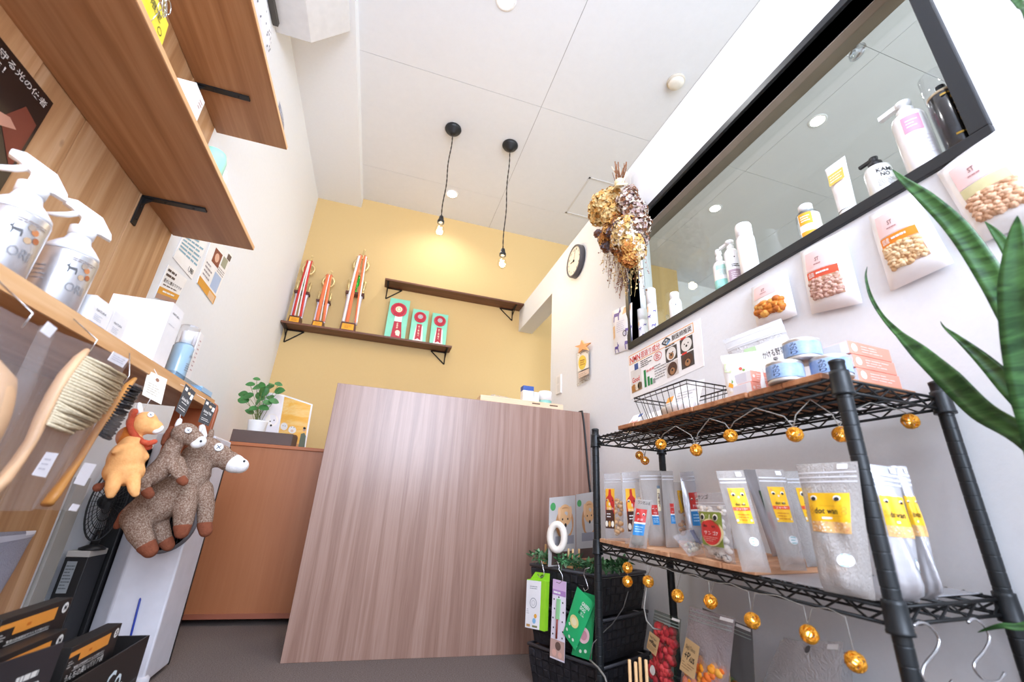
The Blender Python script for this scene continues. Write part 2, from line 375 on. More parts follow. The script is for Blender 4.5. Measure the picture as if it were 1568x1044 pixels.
# ---------------------------------------------------------------- counter and cabinet
lam = wood('walnut_laminate', '927062', 'a17f70', 'ae8d7e', 2, .03, 30, .27, rings=1.0)
mb = MB(); cy = 2.138; cx0, cx1, cz = -.236, 1.092, 1.113
mb.box((cx0, cy, 0), (cx1, cy + .03, cz), lam)
ct = thing('reception_counter', 'tall reception counter with a pinkish walnut laminate front panel', 'counter', (.43, cy, 0))
mb.build('front_panel', ct, bevel=.0015)
MB().box((cx0, cy + .03, cz - .03), (cx1, cy + .5, cz - .004), lam).build('top', ct)
MB().box((cx0 + .01, cy + .03, 0), (cx0 + .04, cy + .45, cz - .03), lam).build('side_panel', ct)
cab_w = wood('cabinet_veneer', 'a0603a', 'a86740', 'b07048', 2, .05, 10, .38, rings=.5)
red_w = mat('8e4a2c', .4)
cb = thing('desk_cabinet', 'orange-brown wood veneer desk cabinet against the left wall', 'cabinet', (-.5, 2.72, 0))
y = 2.709; x0, x1 = -.897, -.2
MB().box((x0 + .008, y + .004, .05), (x1, y + .55, .84), cab_w).build('body', cb)
MB().box((x0, y - .004, .84), (x1, y + .56, .859), mat('b3693f', .4)).build('top', cb, bevel=.003)
MB().box((x0, y - .002, .028), (x1, y + .02, .05), mat('9c5a42', .45)).build('base_rail', cb)
MB().box((x0, y, .05), (x0 + .014, y + .5, .84), red_w).build('side_panel', cb)
for a, b in ((x0 + .05, y + .06), (x1 - .09, y + .06), (x0 + .05, y + .5), (x1 - .09, y + .5)): MB().box((a, b, 0), (a + .04, b + .04, .05), BLACK).build('foot', cb)
# ---------------------------------------------------------------- back wall: shelves, trophies, rosettes
walnut = wood('walnut_board', '5a3423', '6e432f', '7d5039', 0, .05, 18, .45)
iron = mat('2b2623', .5, .4)
def bracket_tri(x, y0, y1, z, name, parent, sg=1):
    # open triangle of flat bar lying flat to the wall under the board, with an arm out under the board
    m = MB(); t = .006; w2 = .009; L1, L2 = .13 * sg, .115
    m.box((x - w2, y0 + .02, z - .004), (x + w2, y1, z), iron)
    p = [V((x, y1 - .006, z - .006)), V((x + L1, y1 - .006, z - .006)), V((x, y1 - .006, z - L2))]
    for a, b in ((0, 1), (1, 2), (2, 0)): m.tube([p[a], p[b]], .006, iron, 6, flat=.8)
    m.tube([(x, y0 + .03, z - .005), (x, y1 - .006, z - L2 * .55)], .0045, iron, 6)
    for q in (.35, .7): m.ball((x, y1 - .01, z - L2 * q), .005, iron)
    return m.build(name, parent)
def back_shelf(x0, x1, ztop, label, bx):
    t = thing('wall_shelf', label, 'shelf', ((x0 + x1) / 2, YB, ztop - .018))
    MB().box((x0, YB - .155, ztop - .016), (x1, YB - .001, ztop), walnut).build('board', t, bevel=.001)
    for k, x in enumerate(bx): bracket_tri(x, YB - .155, YB - .001, ztop - .016, 'bracket', t, 1 - 2 * k)
SZ1, SZ2 = 1.897, 2.437
back_shelf(XL + .004, .475, SZ1, 'lower dark walnut shelf on the mustard wall carrying trophies and rosettes', (XL + .03, .44))
back_shelf(-.178, XR - .004, SZ2, 'upper dark walnut shelf on the mustard wall, empty, ending at the passage header', (-.15, 1.05))
gold = mat('e6cf96', .28, .75, var=.1); goldm = mat('f0a830', .35, .3); silverp = mat('e4ddec', .3, .2); brownb = mat('5a2f20', .4)
green_m = mat('2fae3a', .25, .5); rib_red = mat('d23a30', .6); rib_or = mat('ee7a4a', .6); rib_wh = mat('f6ece8', .6)
def trophy(px0, px1, pyb, ptop, ribs, label):
    yb = YB - .075
    a = at((px0 + px1) / 2, pyb, Z=SZ1 + .001); a = V((at((px0 + px1) / 2, pyb, Y=yb).x, yb, SZ1 + .0008))
    h = at(*ptop, Y=yb).z - a.z; wd = (at(px1, pyb, Y=yb).x - at(px0, pyb, Y=yb).x)
    t = thing('trophy', label, 'trophy', a, 'dog show trophies')
    z = a.z; x = a.x; y = a.y; bw = wd * .42
    MB().prism([(x - bw, y - .05, z), (x + bw, y - .05, z), (x + bw, y + .05, z), (x - bw, y + .05, z)], [(x - bw * .9, y - .045, z + h * .1), (x + bw * .9, y - .045, z + h * .1), (x + bw * .9, y + .045, z + h * .1), (x - bw * .9, y + .045, z + h * .1)], brownb).build('base', t, bevel=.002)
    P = Patch((x - bw * .78, y - .0495, z + h * .018), (x + bw * .78, y - .0495, z + h * .018), (x + bw * .74, y - .0465, z + h * .082), (x - bw * .74, y - .0465, z + h * .082))
    m = MB(); m.slab(P, .001, goldm); m.lines(P, .2, .2, .8, .85, 3, mat('c47a18', .5), .0006); m.build('plaque', t)
    for s in (-1, 1):
        MB().lathe([(bw * .26, z - z), (bw * .3, .006), (bw * .22, .012), (bw * .24, h * .3), (bw * .32, h * .31), (bw * .32, h * .325)], silverp, T((x + s * bw * .78, y, z + h * .1)), 14).build('column', t)
    MB().cbox((x, y, z + h * .44), (bw * 2.5, .07, h * .03), brownb).build('platform', t, bevel=.002)
    m = MB()
    for s in (-1, 1): MB().lathe([(bw * .2, 0), (bw * .09, h * .02), (bw * .12, h * .05), (bw * .27, h * .075), (bw * .16, h * .1), (bw * .25, h * .13), (0.001, h * .16)], gold, T((x + s * bw * 1.0, y - .01, z + h * .455)), 10).build('finial', t)
    MB().lathe([(bw * .28, 0), (bw * .1, h * .04), (bw * .1, h * .07), (bw * .3, h * .1), (bw * .34, h * .17), (bw * .2, h * .21)], green_m, T((x, y, z + h * .455)), 14).build('cup', t)
    m = MB(); R0 = bw * .95; zc = z + h * .8
    for k in range(22):
        an = PI * 1.5 + (k / 21 - .5) * 2 * PI * .86
        m.ball((x + R0 * math.cos(an), y, zc + R0 * 1.1 * math.sin(an)), (bw * .22, bw * .14, bw * .26), gold, None, 8, 5)
    m.tube([(x, y, z + h * .66), (x, y, zc + h * .05)], bw * .09, gold, 8); m.build('wreath', t)
    m = MB(); zt = z + h
    m.lathe([(bw * .2, -h * .13), (bw * .08, -h * .11), (bw * .16, -h * .085), (bw * .1, -h * .06)], gold, T((x, y, zt)), 10)
    m.ball((x, y, zt - h * .045), (bw * .13, bw * .13, h * .03), gold); m.ball((x + bw * .08, y - .004, zt - h * .012), (bw * .14, bw * .1, h * .013), gold)
    m.tube([(x, y, zt - h * .04), (x + bw * .22, y, zt - h * .02), (x + bw * .4, y, zt - h * .01)], bw * .05, gold, 6); m.build('figure', t)
    # long ribbons tied at the wreath and falling to the base
    for k, (mm, dx0, dx1, wd2) in enumerate(ribs):
        m = MB(); n = 12; vs = []
        for i in range(n + 1):
            f = i / n; zz = z + h * (.89 - .78 * f); xx = x + bw * (dx0 + (dx1 - dx0) * f); yy = y - .03 - .02 * math.sin(f * PI) - .002 * k
            q = bw * wd2 / 2; vs += [(xx - q, yy, zz), (xx + q, yy - .003, zz), (xx + q, yy + .0, zz - .0008), (xx - q, yy + .003, zz - .0008)]
        vs2 = vs; fs = []
        for i in range(n):
            o = i * 4; fs += [(o, o + 1, o + 5, o + 4), (o + 2, o + 3, o + 7, o + 6), (o + 1, o + 2, o + 6, o + 5), (o + 3, o, o + 4, o + 7)]
        m.add(vs2, fs, mm, True).build('ribbon', t)
    m = MB()
    for s in (-1, 1): m.tube([(x, y - .025, z + h * .895), (x + s * bw * .35, y - .03, z + h * .905), (x + s * bw * .75, y - .028, z + h * .865)], [.004, bw * .11, bw * .05], ribs[0][0] if ribs[0][0] is rib_red else rib_red, 8, flat=.4)
    m.build('bow', t)
trophy(440.5, 464, 490.5, (480, 392), [(rib_red, -.2, -.35, .55), (rib_red, .25, .8, .4), (rib_wh, .1, .45, .22), (rib_wh, -.05, -.1, .2)], 'leftmost trophy with bright red ribbons, standing nearest the corner on the lower walnut shelf')
trophy(476, 498, 499, (510.5, 415), [(rib_or, -.2, -.3, .6), (rib_or, .3, .85, .45), (rib_wh, .05, .3, .18)], 'shortest trophy with orange ribbons, standing between the two taller ones')
trophy(518, 547, 505, (559.5, 382), [(rib_or, -.25, -.25, .45), (rib_wh, -.45, -.75, .3), (rib_or, .3, .85, .3), (rib_wh, .5, 1.0, .22)], 'tallest trophy with a green cup and orange and white ribbons')
mint = mat('86d4b8', .35); rosr = mat('cc2f45', .45); rosd = mat('b02038', .5); cream = mat('f3e6c8', .5); greyp = mat('b9b4b8', .4)
def rosette(tl, tr, br, bl, big, label):
    yb = YB - .1
    q = [at(*p, Y=yb) for p in (bl, br, tr, tl)]
    dz = SZ1 + .001 - min(q[0].z, q[1].z)
    zb = SZ1 + .001; q[0].z = q[1].z = zb; q[2].z = q[3].z = (q[2].z + q[3].z) / 2
    q[0].x = q[3].x = (q[0].x + q[3].x) / 2; q[1].x = q[2].x = (q[1].x + q[2].x) / 2
    for v in q[2:]: v.y += .035
    P = Patch(*q); t = thing('rosette_box', label, 'rosette box', (q[0] + q[1]) / 2, 'rosettes in mint green boxes')
    MB().slab(P, .02, mint).build('box', t, bevel=.001)
    rx = .40 if big else .37; cyv = .72 if big else .76
    m = MB(); n = 40; c = (.5, cyv); k = P.w / P.h
    vs = [P.P(*c, .012)]
    for j, (r, l) in enumerate(((.55, .01), (1, .006), (1, .0008))):
        for i in range(n): a = 2 * PI * i / n; vs.append(P.P(c[0] + rx * r * math.cos(a), c[1] + rx * r * k * math.sin(a), l + (.003 if i % 2 and j < 2 else 0)))
    fs = [(0, 1 + i, 1 + (i + 1) % n) for i in range(n)]
    for j in range(2): fs += [(1 + j * n + i, 1 + j * n + n + i, 1 + j * n + n + (i + 1) % n, 1 + j * n + (i + 1) % n) for i in range(n)]
    m.add(vs, fs, rosr); m.ring(P, c[0], c[1], rx * .62, rx * .8, rosd, .0125); m.build('rosette', t)
    m = MB(); m.disc(P, c[0], c[1], rx * .42, cream if big else greyp, .015); m.ring(P, c[0], c[1], rx * .2, rx * .27, mat('c0a070' if big else '8a8690', .5), .0158); m.build('centre_button', t)
    if big:
        m = MB(); m.poly(P, [(.3, .03), (.82, .03), (.72, .43), (.36, .43)], rosd, .004); m.poly(P, [(.36, .43), (.72, .43), (.72, .58), (.36, .58)], WHITE, .0045)
        m.disc(P, .6, .17, .12, cream, .005, 12); m.poly(P, [(.52, .1), (.7, .08), (.72, .16), (.55, .2)], cream, .0052); m.text(P, '最優秀', .5, .26, .58, .4, cream, .005, turn=1); m.build('ribbon_tail', t)
    else:
        m = MB(); m.poly(P, [(.22, .05), (.8, .05), (.72, .5), (.34, .5)], rib_wh, .003); m.poly(P, [(.32, .07), (.5, .12), (.68, .07), (.66, .55), (.36, .55)], rosd, .004); m.text(P, '入賞 第一席', .45, .18, .55, .5, cream, .005, turn=1); m.build('ribbon_tail', t)
rosette((597.8, 453), (628, 458), (621, 518), (589, 513.5), 1, 'largest mint green box with a red rosette and a white-banded tail')
rosette((632.5, 469.7), (657.5, 474), (652, 522.8), (627, 519.5), 0, 'middle mint green box with a red rosette, between the largest box and the shelf-end one')
rosette((662.5, 476), (687, 480), (683, 527), (658.5, 523.6), 0, 'mint green box with a red rosette nearest the right end of the lower shelf')
# ---------------------------------------------------------------- pendants, detector
bulbg = clear('bulb_glass', (1, .97, .92), .02, .04)
def pendant(p, zb, label):
    x, y = p; t = thing('pendant_lamp', label, 'pendant lamp', (x, y, ZC), 'bare-bulb pendant lamps')
    MB().lathe([(.062, 0), (.064, -.009), (.055, -.025), (.031, -.038), (.024, -.05), (.013, -.058), (.0, -.058)], BLACK, T((x, y, ZC)), 28).build('ceiling_rose', t)
    m = MB(); n = 60; z1 = ZC - .055; z0 = zb + .1
    for s in (0, PI): m.tube([(x + .0022 * math.cos(i * .9 + s) + .004 * math.sin(i * .21), y + .0022 * math.sin(i * .9 + s), z1 + (z0 - z1) * i / n) for i in range(n + 1)], .0028, mat('2a211c', .8), 5)
    m.build('cord', t)
    MB().lathe([(.006, .115), (.014, .108), (.017, .09), (.02, .075), (.024, .07), (.024, .052), (.02, .048), (0, .048)], BLACK, T((x, y, zb)), 24).build('lamp_holder', t)
    b = MB().lathe([(.013, .05), (.014, .04), (.02, .022), (.03, .002), (.033, -.014), (.029, -.032), (.018, -.043), (0, -.047)], bulbg, T((x, y, zb)), 24).build('bulb', t)
    m = MB(); fil = mat('ffdf9a', .5, emit=60)
    m.tube([(x + .012 * math.cos(i * 1.3), y + .012 * math.sin(i * 1.3), zb + (.02 if i % 2 else -.02)) for i in range(9)], .0016, fil, 5); m.build('filament', b)
    lamp('bulb_glow', 'POINT', (x, y, zb - .004), 5.5, (1, .78, .48), .03)
pendant((.171, 2.56), 2.385, 'bare-bulb pendant lamp on a shorter twisted cord, hanging left and higher')
pendant((.635, 2.561), 2.228, 'bare-bulb pendant lamp on a longer twisted cord, hanging right and lower')
t = thing('smoke_detector', 'round cream smoke detector on the ceiling near the right wall', 'smoke detector', (1.525, 1.66, ZC))
MB().lathe([(.058, 0), (.06, -.008), (.054, -.016)], mat('cfc6b8', .5), T((1.525, 1.66, ZC)), 28).build('base', t)
MB().lathe([(.05, -.016), (.05, -.026), (.042, -.036), (.02, -.041), (0, -.042)], mat('e4ddd0', .45), T((1.525, 1.66, ZC)), 28).build('cover', t)
# ---------------------------------------------------------------- on the desk cabinet
CZ = .8595
tray = thing('dark_box', 'long flat dark brown box lying on the desk cabinet under the plant pot', 'box', (-.68, 2.75, CZ))
qa = at(353, 669, Y=2.725); qb = at(446.6, 677.3, Y=2.725); bx0, bx1 = max(qa.x, XL + .02), qb.x
MB().box((bx0, 2.725, CZ), (bx1, 2.885, CZ + .068), mat('5b4740', .5)).build('body', tray, bevel=.003)
pz = CZ + .0685; pc = at(393, 655, Y=2.80); pc = V((pc.x, 2.80, pz))
pot = thing('potted_plant', 'small leafy green plant in a white ribbed pot on the dark box', 'plant', pc)
r = .052; prof = [(r * .85, 0)]
for i in range(12): prof += [(r * (.86 + .012 * i), .002 + i * .005), (r * (.84 + .012 * i), .0045 + i * .005)]
prof += [(r * 1.0, .064), (r * .9, .064), (r * .88, .05), (0, .05)]
MB().lathe(prof, mat('f2f0ee', .5), T(pc), 32).build('pot', pot)
leafm = mat('3f7a3c', .45, var=.25, scale=30); stemm = mat('6a7a3a', .6)
def leaf(m, base, d, up, ln, wd, mm, curl=.15):
    d = d.normalized(); s = d.cross(up).normalized(); nrm = s.cross(d); n = 6; vs = []
    for i in range(n + 1):
        f = i / n; ww = wd * math.sin(PI * min(1, f * .9 + .08)) ** .8 if i < n else 0; c = base + d * ln * f - nrm * ln * curl * f * f
        vs += [c - s * ww / 2 + nrm * ww * .1, c, c + s * ww / 2 + nrm * ww * .1]
    fs = []
    for i in range(n): o = i * 3; fs += [(o, o + 1, o + 4, o + 3), (o + 1, o + 2, o + 5, o + 4)]
    k = len(vs); vs += [v - nrm * .0006 for v in vs]; fs += [tuple(k + j for j in f[::-1]) for f in fs]
    m.add(vs, fs, mm, True)
ml, ms = MB(), MB(); rnd = random.Random(5)
for px, py, ln in ((372, 612, .07), (380, 606, .06), (383, 588, .05), (396, 592, .07), (402, 592, .06), (406, 600, .06), (416, 588, .05), (427, 588, .045), (428, 598, .065), (414, 608, .06), (420, 614, .055), (398, 606, .07), (394, 616, .06), (388, 625, .055), (404, 624, .06), (382, 630, .05), (372, 603, .06), (393, 580, .04), (412, 592, .06), (410, 616, .05), (400, 600, .06)):
    y = 2.80 + rnd.uniform(-.05, .05); e = at(px, py, Y=y); b = V((pc.x + rnd.uniform(-.02, .02), 2.8, pz + .05)); mid = (b + e) / 2 + V((0, 0, .02))
    ms.tube([b, mid, e], .0013, stemm, 5)
    d = V((e.x - pc.x + rnd.uniform(-.03, .03), rnd.uniform(-.05, .02), rnd.uniform(-.03, .03)))
    leaf(ml, e - d.normalized() * ln * .5, d, V((rnd.uniform(-.3, .3), -1, rnd.uniform(.2, .8))), ln, ln * .72, leafm)
ml.build('leaves', pot); ms.build('stems', pot)
# open photo booklet
photo_or = wood('orange_photo_page', 'f2b04a', 'f6bb58', 'f9cf86', 0, .12, 20, .35); page = mat('f6f4f2', .5)
ym = 2.965
def up(p, y): return at(*p, Y=y)
bk = thing('photo_booklet', 'open photo booklet with an orange dog picture standing on the desk cabinet behind the plant', 'booklet', up((432, 668), ym))
b0 = V((up((428, 660), ym).x, ym, CZ + .0005)); tp = up((435, 604.5), ym); spine_t = V((tp.x, ym + .0, tp.z))
r0 = V((up((470, 676), ym - .05).x, ym - .05, CZ + .0005)); rt = up((479, 619), ym - .05)
l0 = V((up((392, 660), ym - .04).x, ym - .04, CZ + .0005)); lt = up((404, 600), ym - .04)
P = Patch(b0, r0, rt, spine_t, lambda u, v: .012 * math.sin(PI * u))
m = MB(); m.pouch(P, page, 10, 2); m.rect(P, .03, .02, .95, .97, photo_or, .0012)
dogw = mat('f3ece6', .6); dogb = mat('7a4028', .6)
for u, v, r in ((.2, .42, .13), (.5, .38, .13), (.22, .24, .1), (.45, .22, .1)): m.disc(P, u, v, r, dogw, .003)
m.disc(P, .62, .24, .1, dogb, .0035); m.disc(P, .5, .36, .05, mat('e8c8b0', .6), .0036)
for u in (.16, .24, .46, .55): m.disc(P, u, .43, .014, INK, .004)
m.poly(P, [(.78, .02), (.98, .02), (.96, .3), (.9, .36), (.8, .33)], mat('66705e', .7), .0036); m.disc(P, .88, .42, .05, mat('caa184', .6), .0038); m.disc(P, .88, .455, .045, mat('2a2220', .7), .0039)
m.rect(P, .45, .05, .8, .12, mat('d89a6a', .6), .003); m.build('right_page', bk)
P = Patch(l0, b0, spine_t, lt, lambda u, v: .012 * math.sin(PI * u))
m = MB(); m.pouch(P, page, 10, 2); m.rect(P, .04, .02, .98, .97, mat('e8e4ea', .4), .0012); m.disc(P, .62, .5, .3, dogw, .002); m.disc(P, .55, .47, .03, INK, .0032); m.disc(P, .72, .5, .03, INK, .0032); m.disc(P, .62, .4, .05, INK, .0034); m.build('left_page', bk)
# ---------------------------------------------------------------- on the reception counter
kz = cz - .004 + .0008
ply = wood('pale_plywood', 'dcb88c', 'e8c9a0', 'f0d8b6', 0, .06, 20, .5)
yy = 2.28; a = at(736, 604, Y=yy); b = at(862.5, 615.5, Y=yy)
pl = thing('plywood_tray', 'low pale plywood box lying along the top of the reception counter', 'wooden box', ((a.x + b.x) / 2, yy + .08, kz))
x0, x1 = a.x, min(b.x, 1.09); h1 = min(a.z, b.z) - kz
m = MB(); z1 = kz + h1; th = .012
m.box((x0, yy, kz), (x1, yy + th, z1), ply); m.box((x0, yy + .2, kz), (x1, yy + .2 + th, z1), ply); m.box((x0, yy + th, kz), (x0 + th, yy + .2, z1), ply); m.box((x1 - th, yy + th, kz), (x1, yy + .2, z1), ply); m.build('frame', pl, bevel=.001)
MB().box((x0 + th, yy + th, z1 - .012), (x1 - th, yy + .2, z1 - .003), ply).build('lid_panel', pl)
for q in (815, 842): MB().box((at(q, 612, Y=yy).x, yy - .002, z1 - .016), (at(q + 12, 612, Y=yy).x, yy + .0, z1 - .01), mat('6a4a34', .6)).build('slot', pl)
film = filmy('clear_film', 'f4f4f6', .35, .12)
zz = z1 + .0008
bag = MB(); rnd = random.Random(3); xa = at(737, 600, Y=yy + .1).x; xb = at(784, 603, Y=yy + .1).x; n = 16
vs = []; 
for j in range(9):
    for i in range(n + 1):
        f = i / n; h = .036 * (math.sin(PI * f) ** .5) * (math.sin(PI * j / 8) ** .5) * rnd.uniform(.55, 1.0)
        vs.append((xa + (xb - xa) * f, yy + .03 + .16 * j / 8, zz + h))
bag.add(vs, [(j * (n + 1) + i, j * (n + 1) + i + 1, (j + 1) * (n + 1) + i + 1, (j + 1) * (n + 1) + i) for j in range(8) for i in range(n)], film)
tag(bag.build('plastic_bag', None, (xa, yy + .1, zz)), 'crumpled clear plastic bag on the left end of the plywood box', 'plastic bag')
bx = thing('medicine_box', 'small white carton with a blue top on the plywood box', 'carton', (at(808, 605, Y=yy + .05).x, yy + .05, zz))
xa, xb = at(801, 606, Y=yy + .04).x, at(817, 606, Y=yy + .04).x; ht = at(809, 591, Y=yy + .04).z - zz
MB().box((xa, yy + .04, zz), (xb, yy + .09, zz + ht), WHITE).build('carton', bx, bevel=.001); MB().box((xa - .0006, yy + .0394, zz + ht * .72), (xb + .0006, yy + .0906, zz + ht + .0006), mat('3558a8', .4)).build('blue_top', bx)
xa, xb = at(818, 608, Y=yy + .04).x, at(826, 608, Y=yy + .04).x; ht = at(822, 600, Y=yy + .04).z - zz
tag(MB().box((xa, yy + .045, zz), (xb, yy + .085, zz + ht), WHITE).build('small_carton', None, (xa, yy + .04, zz), bevel=.001), 'tiny white carton between the blue-topped carton and the white jar', 'carton')
xc = at(835.5, 608, Y=yy + .06).x; rr = (at(845, 608, Y=yy + .06).x - at(826, 608, Y=yy + .06).x) / 2; ht = at(835, 599.5, Y=yy + .06).z - zz
jar = thing('white_jar', 'round white jar with a teal stripe on the right of the plywood box', 'jar', (xc, yy + .07, zz))
MB().lathe([(rr * .95, 0), (rr, .003), (rr, ht * .3)], mat('8fc8bc', .35), T((xc, yy + .07, zz)), 28).build('body', jar); MB().lathe([(rr * 1.02, ht * .3), (rr * 1.02, ht * .95), (rr * .95, ht), (0, ht)], WHITE, T((xc, yy + .07, zz)), 28).build('lid', jar)
cordp = [at(*p, Y=cy - .0065) for p in ((891.5, 634), (893.5, 642), (896, 665), (899, 700), (902, 735), (906, 770), (909, 810), (912, 850), (915, 900))]
q0 = cordp[0]; cordp = [V((q0.x - .004, cy + .06, cz + .0022)), V((q0.x - .002, cy + .02, cz + .0062)), V((q0.x, cy - .0062, cz + .0055))] + cordp[1:]
tag(MB().tube(cordp, .005, mat('2a2a2c', .5), 8).build('power_cord', None, cordp[0]), 'black cord hanging over the right end of the reception counter', 'cord')
# ---------------------------------------------------------------- right wall
ck = at(881, 400, X=XR - .02); ck.x = XR; R0 = .118
clk = thing('wall_clock', 'round wall clock with a cream face and a dark grey rim', 'clock', ck)
Mx = T(ck, ry=-PI / 2)
MB().lathe([(R0, 0), (R0, .03), (R0 - .003, .036), (R0 - .012, .038), (R0 - .014, .03)], mat('54525a', .4), Mx, 48).build('rim', clk)
fx = XR - .031
P = Patch((fx, ck.y + R0, ck.z - R0), (fx, ck.y - R0, ck.z - R0), (fx, ck.y - R0, ck.z + R0), (fx, ck.y + R0, ck.z + R0))
m = MB(); m.disc(P, .5, .5, .452, mat('efe6d6', .5), 0, 48)
for k in range(12):
    a = PI / 2 - k * PI / 6; tx = str(k if k else 12); u, v = .5 + .36 * math.cos(a), .5 + .36 * math.sin(a)
    m.text(P, tx, u - .022 * len(tx), v - .033, u + .022 * len(tx), v + .033, INK, .0006)
for k in range(60):
    a = k * PI / 30; m.line(P, (.5 + .415 * math.cos(a), .5 + .415 * math.sin(a)), (.5 + .435 * math.cos(a), .5 + .435 * math.sin(a)), .008, INK, .0006)
m.build('face', clk)
m = MB(); m.line(P, (.5, .5), (.27, .53), .035, INK, .002); m.build('hour_hand', clk)
m = MB(); m.line(P, (.5, .5), (.62, .84), .02, INK, .003); m.build('minute_hand', clk)
MB().lathe([(.009, 0), (.009, .006), (0, .007)], INK, T((fx, ck.y, ck.z), ry=-PI / 2), 16).build('hub', clk)
# dried flowers
rnd = random.Random(11)
bq_c = at(948, 345, X=1.05)
bq = thing('dried_bouquet', 'dried flower bouquet hanging upside down beside the window corner', 'dried flowers', (XR, bq_c.y, bq_c.z + .2))
def bpt(px, py, dx=0): return at(px, py, X=1.05 + dx)
dcol = {'straw': mat('e8cc90', .85, var=.25, scale=60), 'gold': mat('d8a458', .85, var=.25, scale=60), 'rust': mat('b87034', .85, var=.25), 'brown': mat('87593a', .85, var=.25), 'mauve': mat('c4aca8', .85, var=.2), 'pale': mat('eadccb', .85, var=.15), 'grey': mat('8a808a', .85, var=.2)}
def petals(m, c, r, mm, n, sz):
    # little four-petalled dry florets packed over a head
    for _ in range(n):
        d = V((rnd.gauss(0, 1), rnd.gauss(0, 1), rnd.gauss(0, 1))).normalized(); p = c + d * r * rnd.uniform(.72, 1.16)
        a = d.orthogonal().normalized(); b = d.cross(a); th = rnd.uniform(0, PI); a, b = a * math.cos(th) + b * math.sin(th), b * math.cos(th) - a * math.sin(th)
        s = sz * rnd.uniform(.7, 1.3)
        m.add([p, p + a * s + d * s * .4, p + (a + b) * s * .3 + d * s * .1, p + b * s + d * s * .5, p - a * s + d * s * .3, p - b * s + d * s * .2], [(0, 1, 2), (0, 2, 3), (0, 3, 4), (0, 4, 5), (0, 5, 1)], mm)
def head(name, blobs, mk, n, sz):
    m = MB(); n = int(n * 1.9); sz *= 1.15
    for px, py, r, dx in blobs:
        r *= 1.1; c = bpt(px, py, dx); m.ball(c, r * .74, dcol[mk[0]], None, 10, 7)
        for q in mk: petals(m, c, r, dcol[q], n // len(mk), sz)
    m.build(name, bq)
head('hydrangea_head', [(926, 312, .062, -.02), (918, 330, .05, -.01), (938, 330, .05, -.04), (912, 318, .035, 0), (938, 300, .04, 0)], ['straw', 'straw', 'gold'], 300, .011)
head('mauve_head', [(962, 308, .05, -.01), (972, 325, .05, 0), (980, 345, .045, .01), (965, 295, .03, 0), (978, 365, .04, .02)], ['mauve', 'pale', 'brown'], 200, .009)
head('rust_head', [(938, 352, .045, -.03), (928, 368, .035, -.02), (946, 340, .035, -.03), (950, 378, .04, -.02), (960, 392, .035, -.02)], ['rust', 'gold', 'brown'], 190, .010)
head('straw_cluster', [(958, 352, .055, -.04), (966, 372, .05, -.02), (955, 366, .05, -.03), (975, 385, .035, 0)], ['straw', 'pale', 'gold'], 250, .010)
for q_ in ((936, 356, .022, -.06), (928, 378, .025, -.03), (916, 358, .02, -.01), (944, 344, .018, -.07)): head('thistle_head', [q_], ['grey', 'brown'], 90, .007)
head('strawflower', [(965, 398, .028, -.03), (962, 380, .02, -.05)], ['rust', 'gold'], 110, .012)
m = MB()
for k in range(75):
    a0 = (rnd.uniform(925, 985), rnd.uniform(350, 385)); e = (a0[0] + rnd.uniform(-16, 12), a0[1] + rnd.uniform(25, 75)); dx = rnd.uniform(-.03, .04)
    if e[0] < 930 and e[1] > 420: continue
    p0, p2 = bpt(*a0, dx), bpt(*e, dx); p1 = (p0 + p2) / 2 + V((rnd.uniform(-.01, .01), rnd.uniform(-.015, .015), 0))
    mm = dcol[rnd.choice(('straw', 'mauve', 'pale', 'brown', 'straw'))]; m.tube([p0, p1, p2], .0009, mm, 4)
    for q in range(9):
        f = rnd.uniform(.35, 1); c = p0 * (1 - f) + p2 * f + V((rnd.uniform(-.01, .01), rnd.uniform(-.01, .01), rnd.uniform(-.008, .008))); m.ball(c, rnd.uniform(.002, .005), mm, None, 5, 4)
m.build('grass_sprays', bq)
m = MB()
for k in range(16):
    e = (rnd.uniform(944, 962), rnd.uniform(425, 458)); p0, p2 = bpt(955, 395, rnd.uniform(-.01, .04)), bpt(*e, .02); m.tube([p0, (p0 + p2) / 2 + V((0, rnd.uniform(-.02, .02), 0)), p2], .001, dcol['brown'], 4)
    for q in range(10): f = rnd.uniform(.4, 1); m.ball(p0 * (1 - f) + p2 * f + V((0, rnd.uniform(-.006, .006), rnd.uniform(-.006, .006))), .003, dcol[rnd.choice(('mauve', 'brown'))], None, 5, 4)
m.build('trailing_stems', bq)
m = MB()
for k in range(24):
    e = (rnd.uniform(934, 961), rnd.uniform(247, 266)); p0, p2 = bpt(949 + rnd.uniform(-6, 6), 285, rnd.uniform(-.02, .02)), bpt(*e, rnd.uniform(-.01, .04)); m.tube([p0, p2], rnd.uniform(.0014, .0035), dcol[rnd.choice(('rust', 'brown', 'brown', 'pale'))], 5)
m.build('cut_stems', bq)
m = MB(); c = bpt(949, 280, -.005); m.ball(c, (.03, .03, .026), mat('efe0b8', .6), None, 16, 8); m.tube([bpt(938, 292, -.02), bpt(946, 282, -.03), bpt(960, 282, -.02)], [.006, .016, .008], mat('efe0b8', .6), 8, flat=.4); m.build('ribbon', bq)
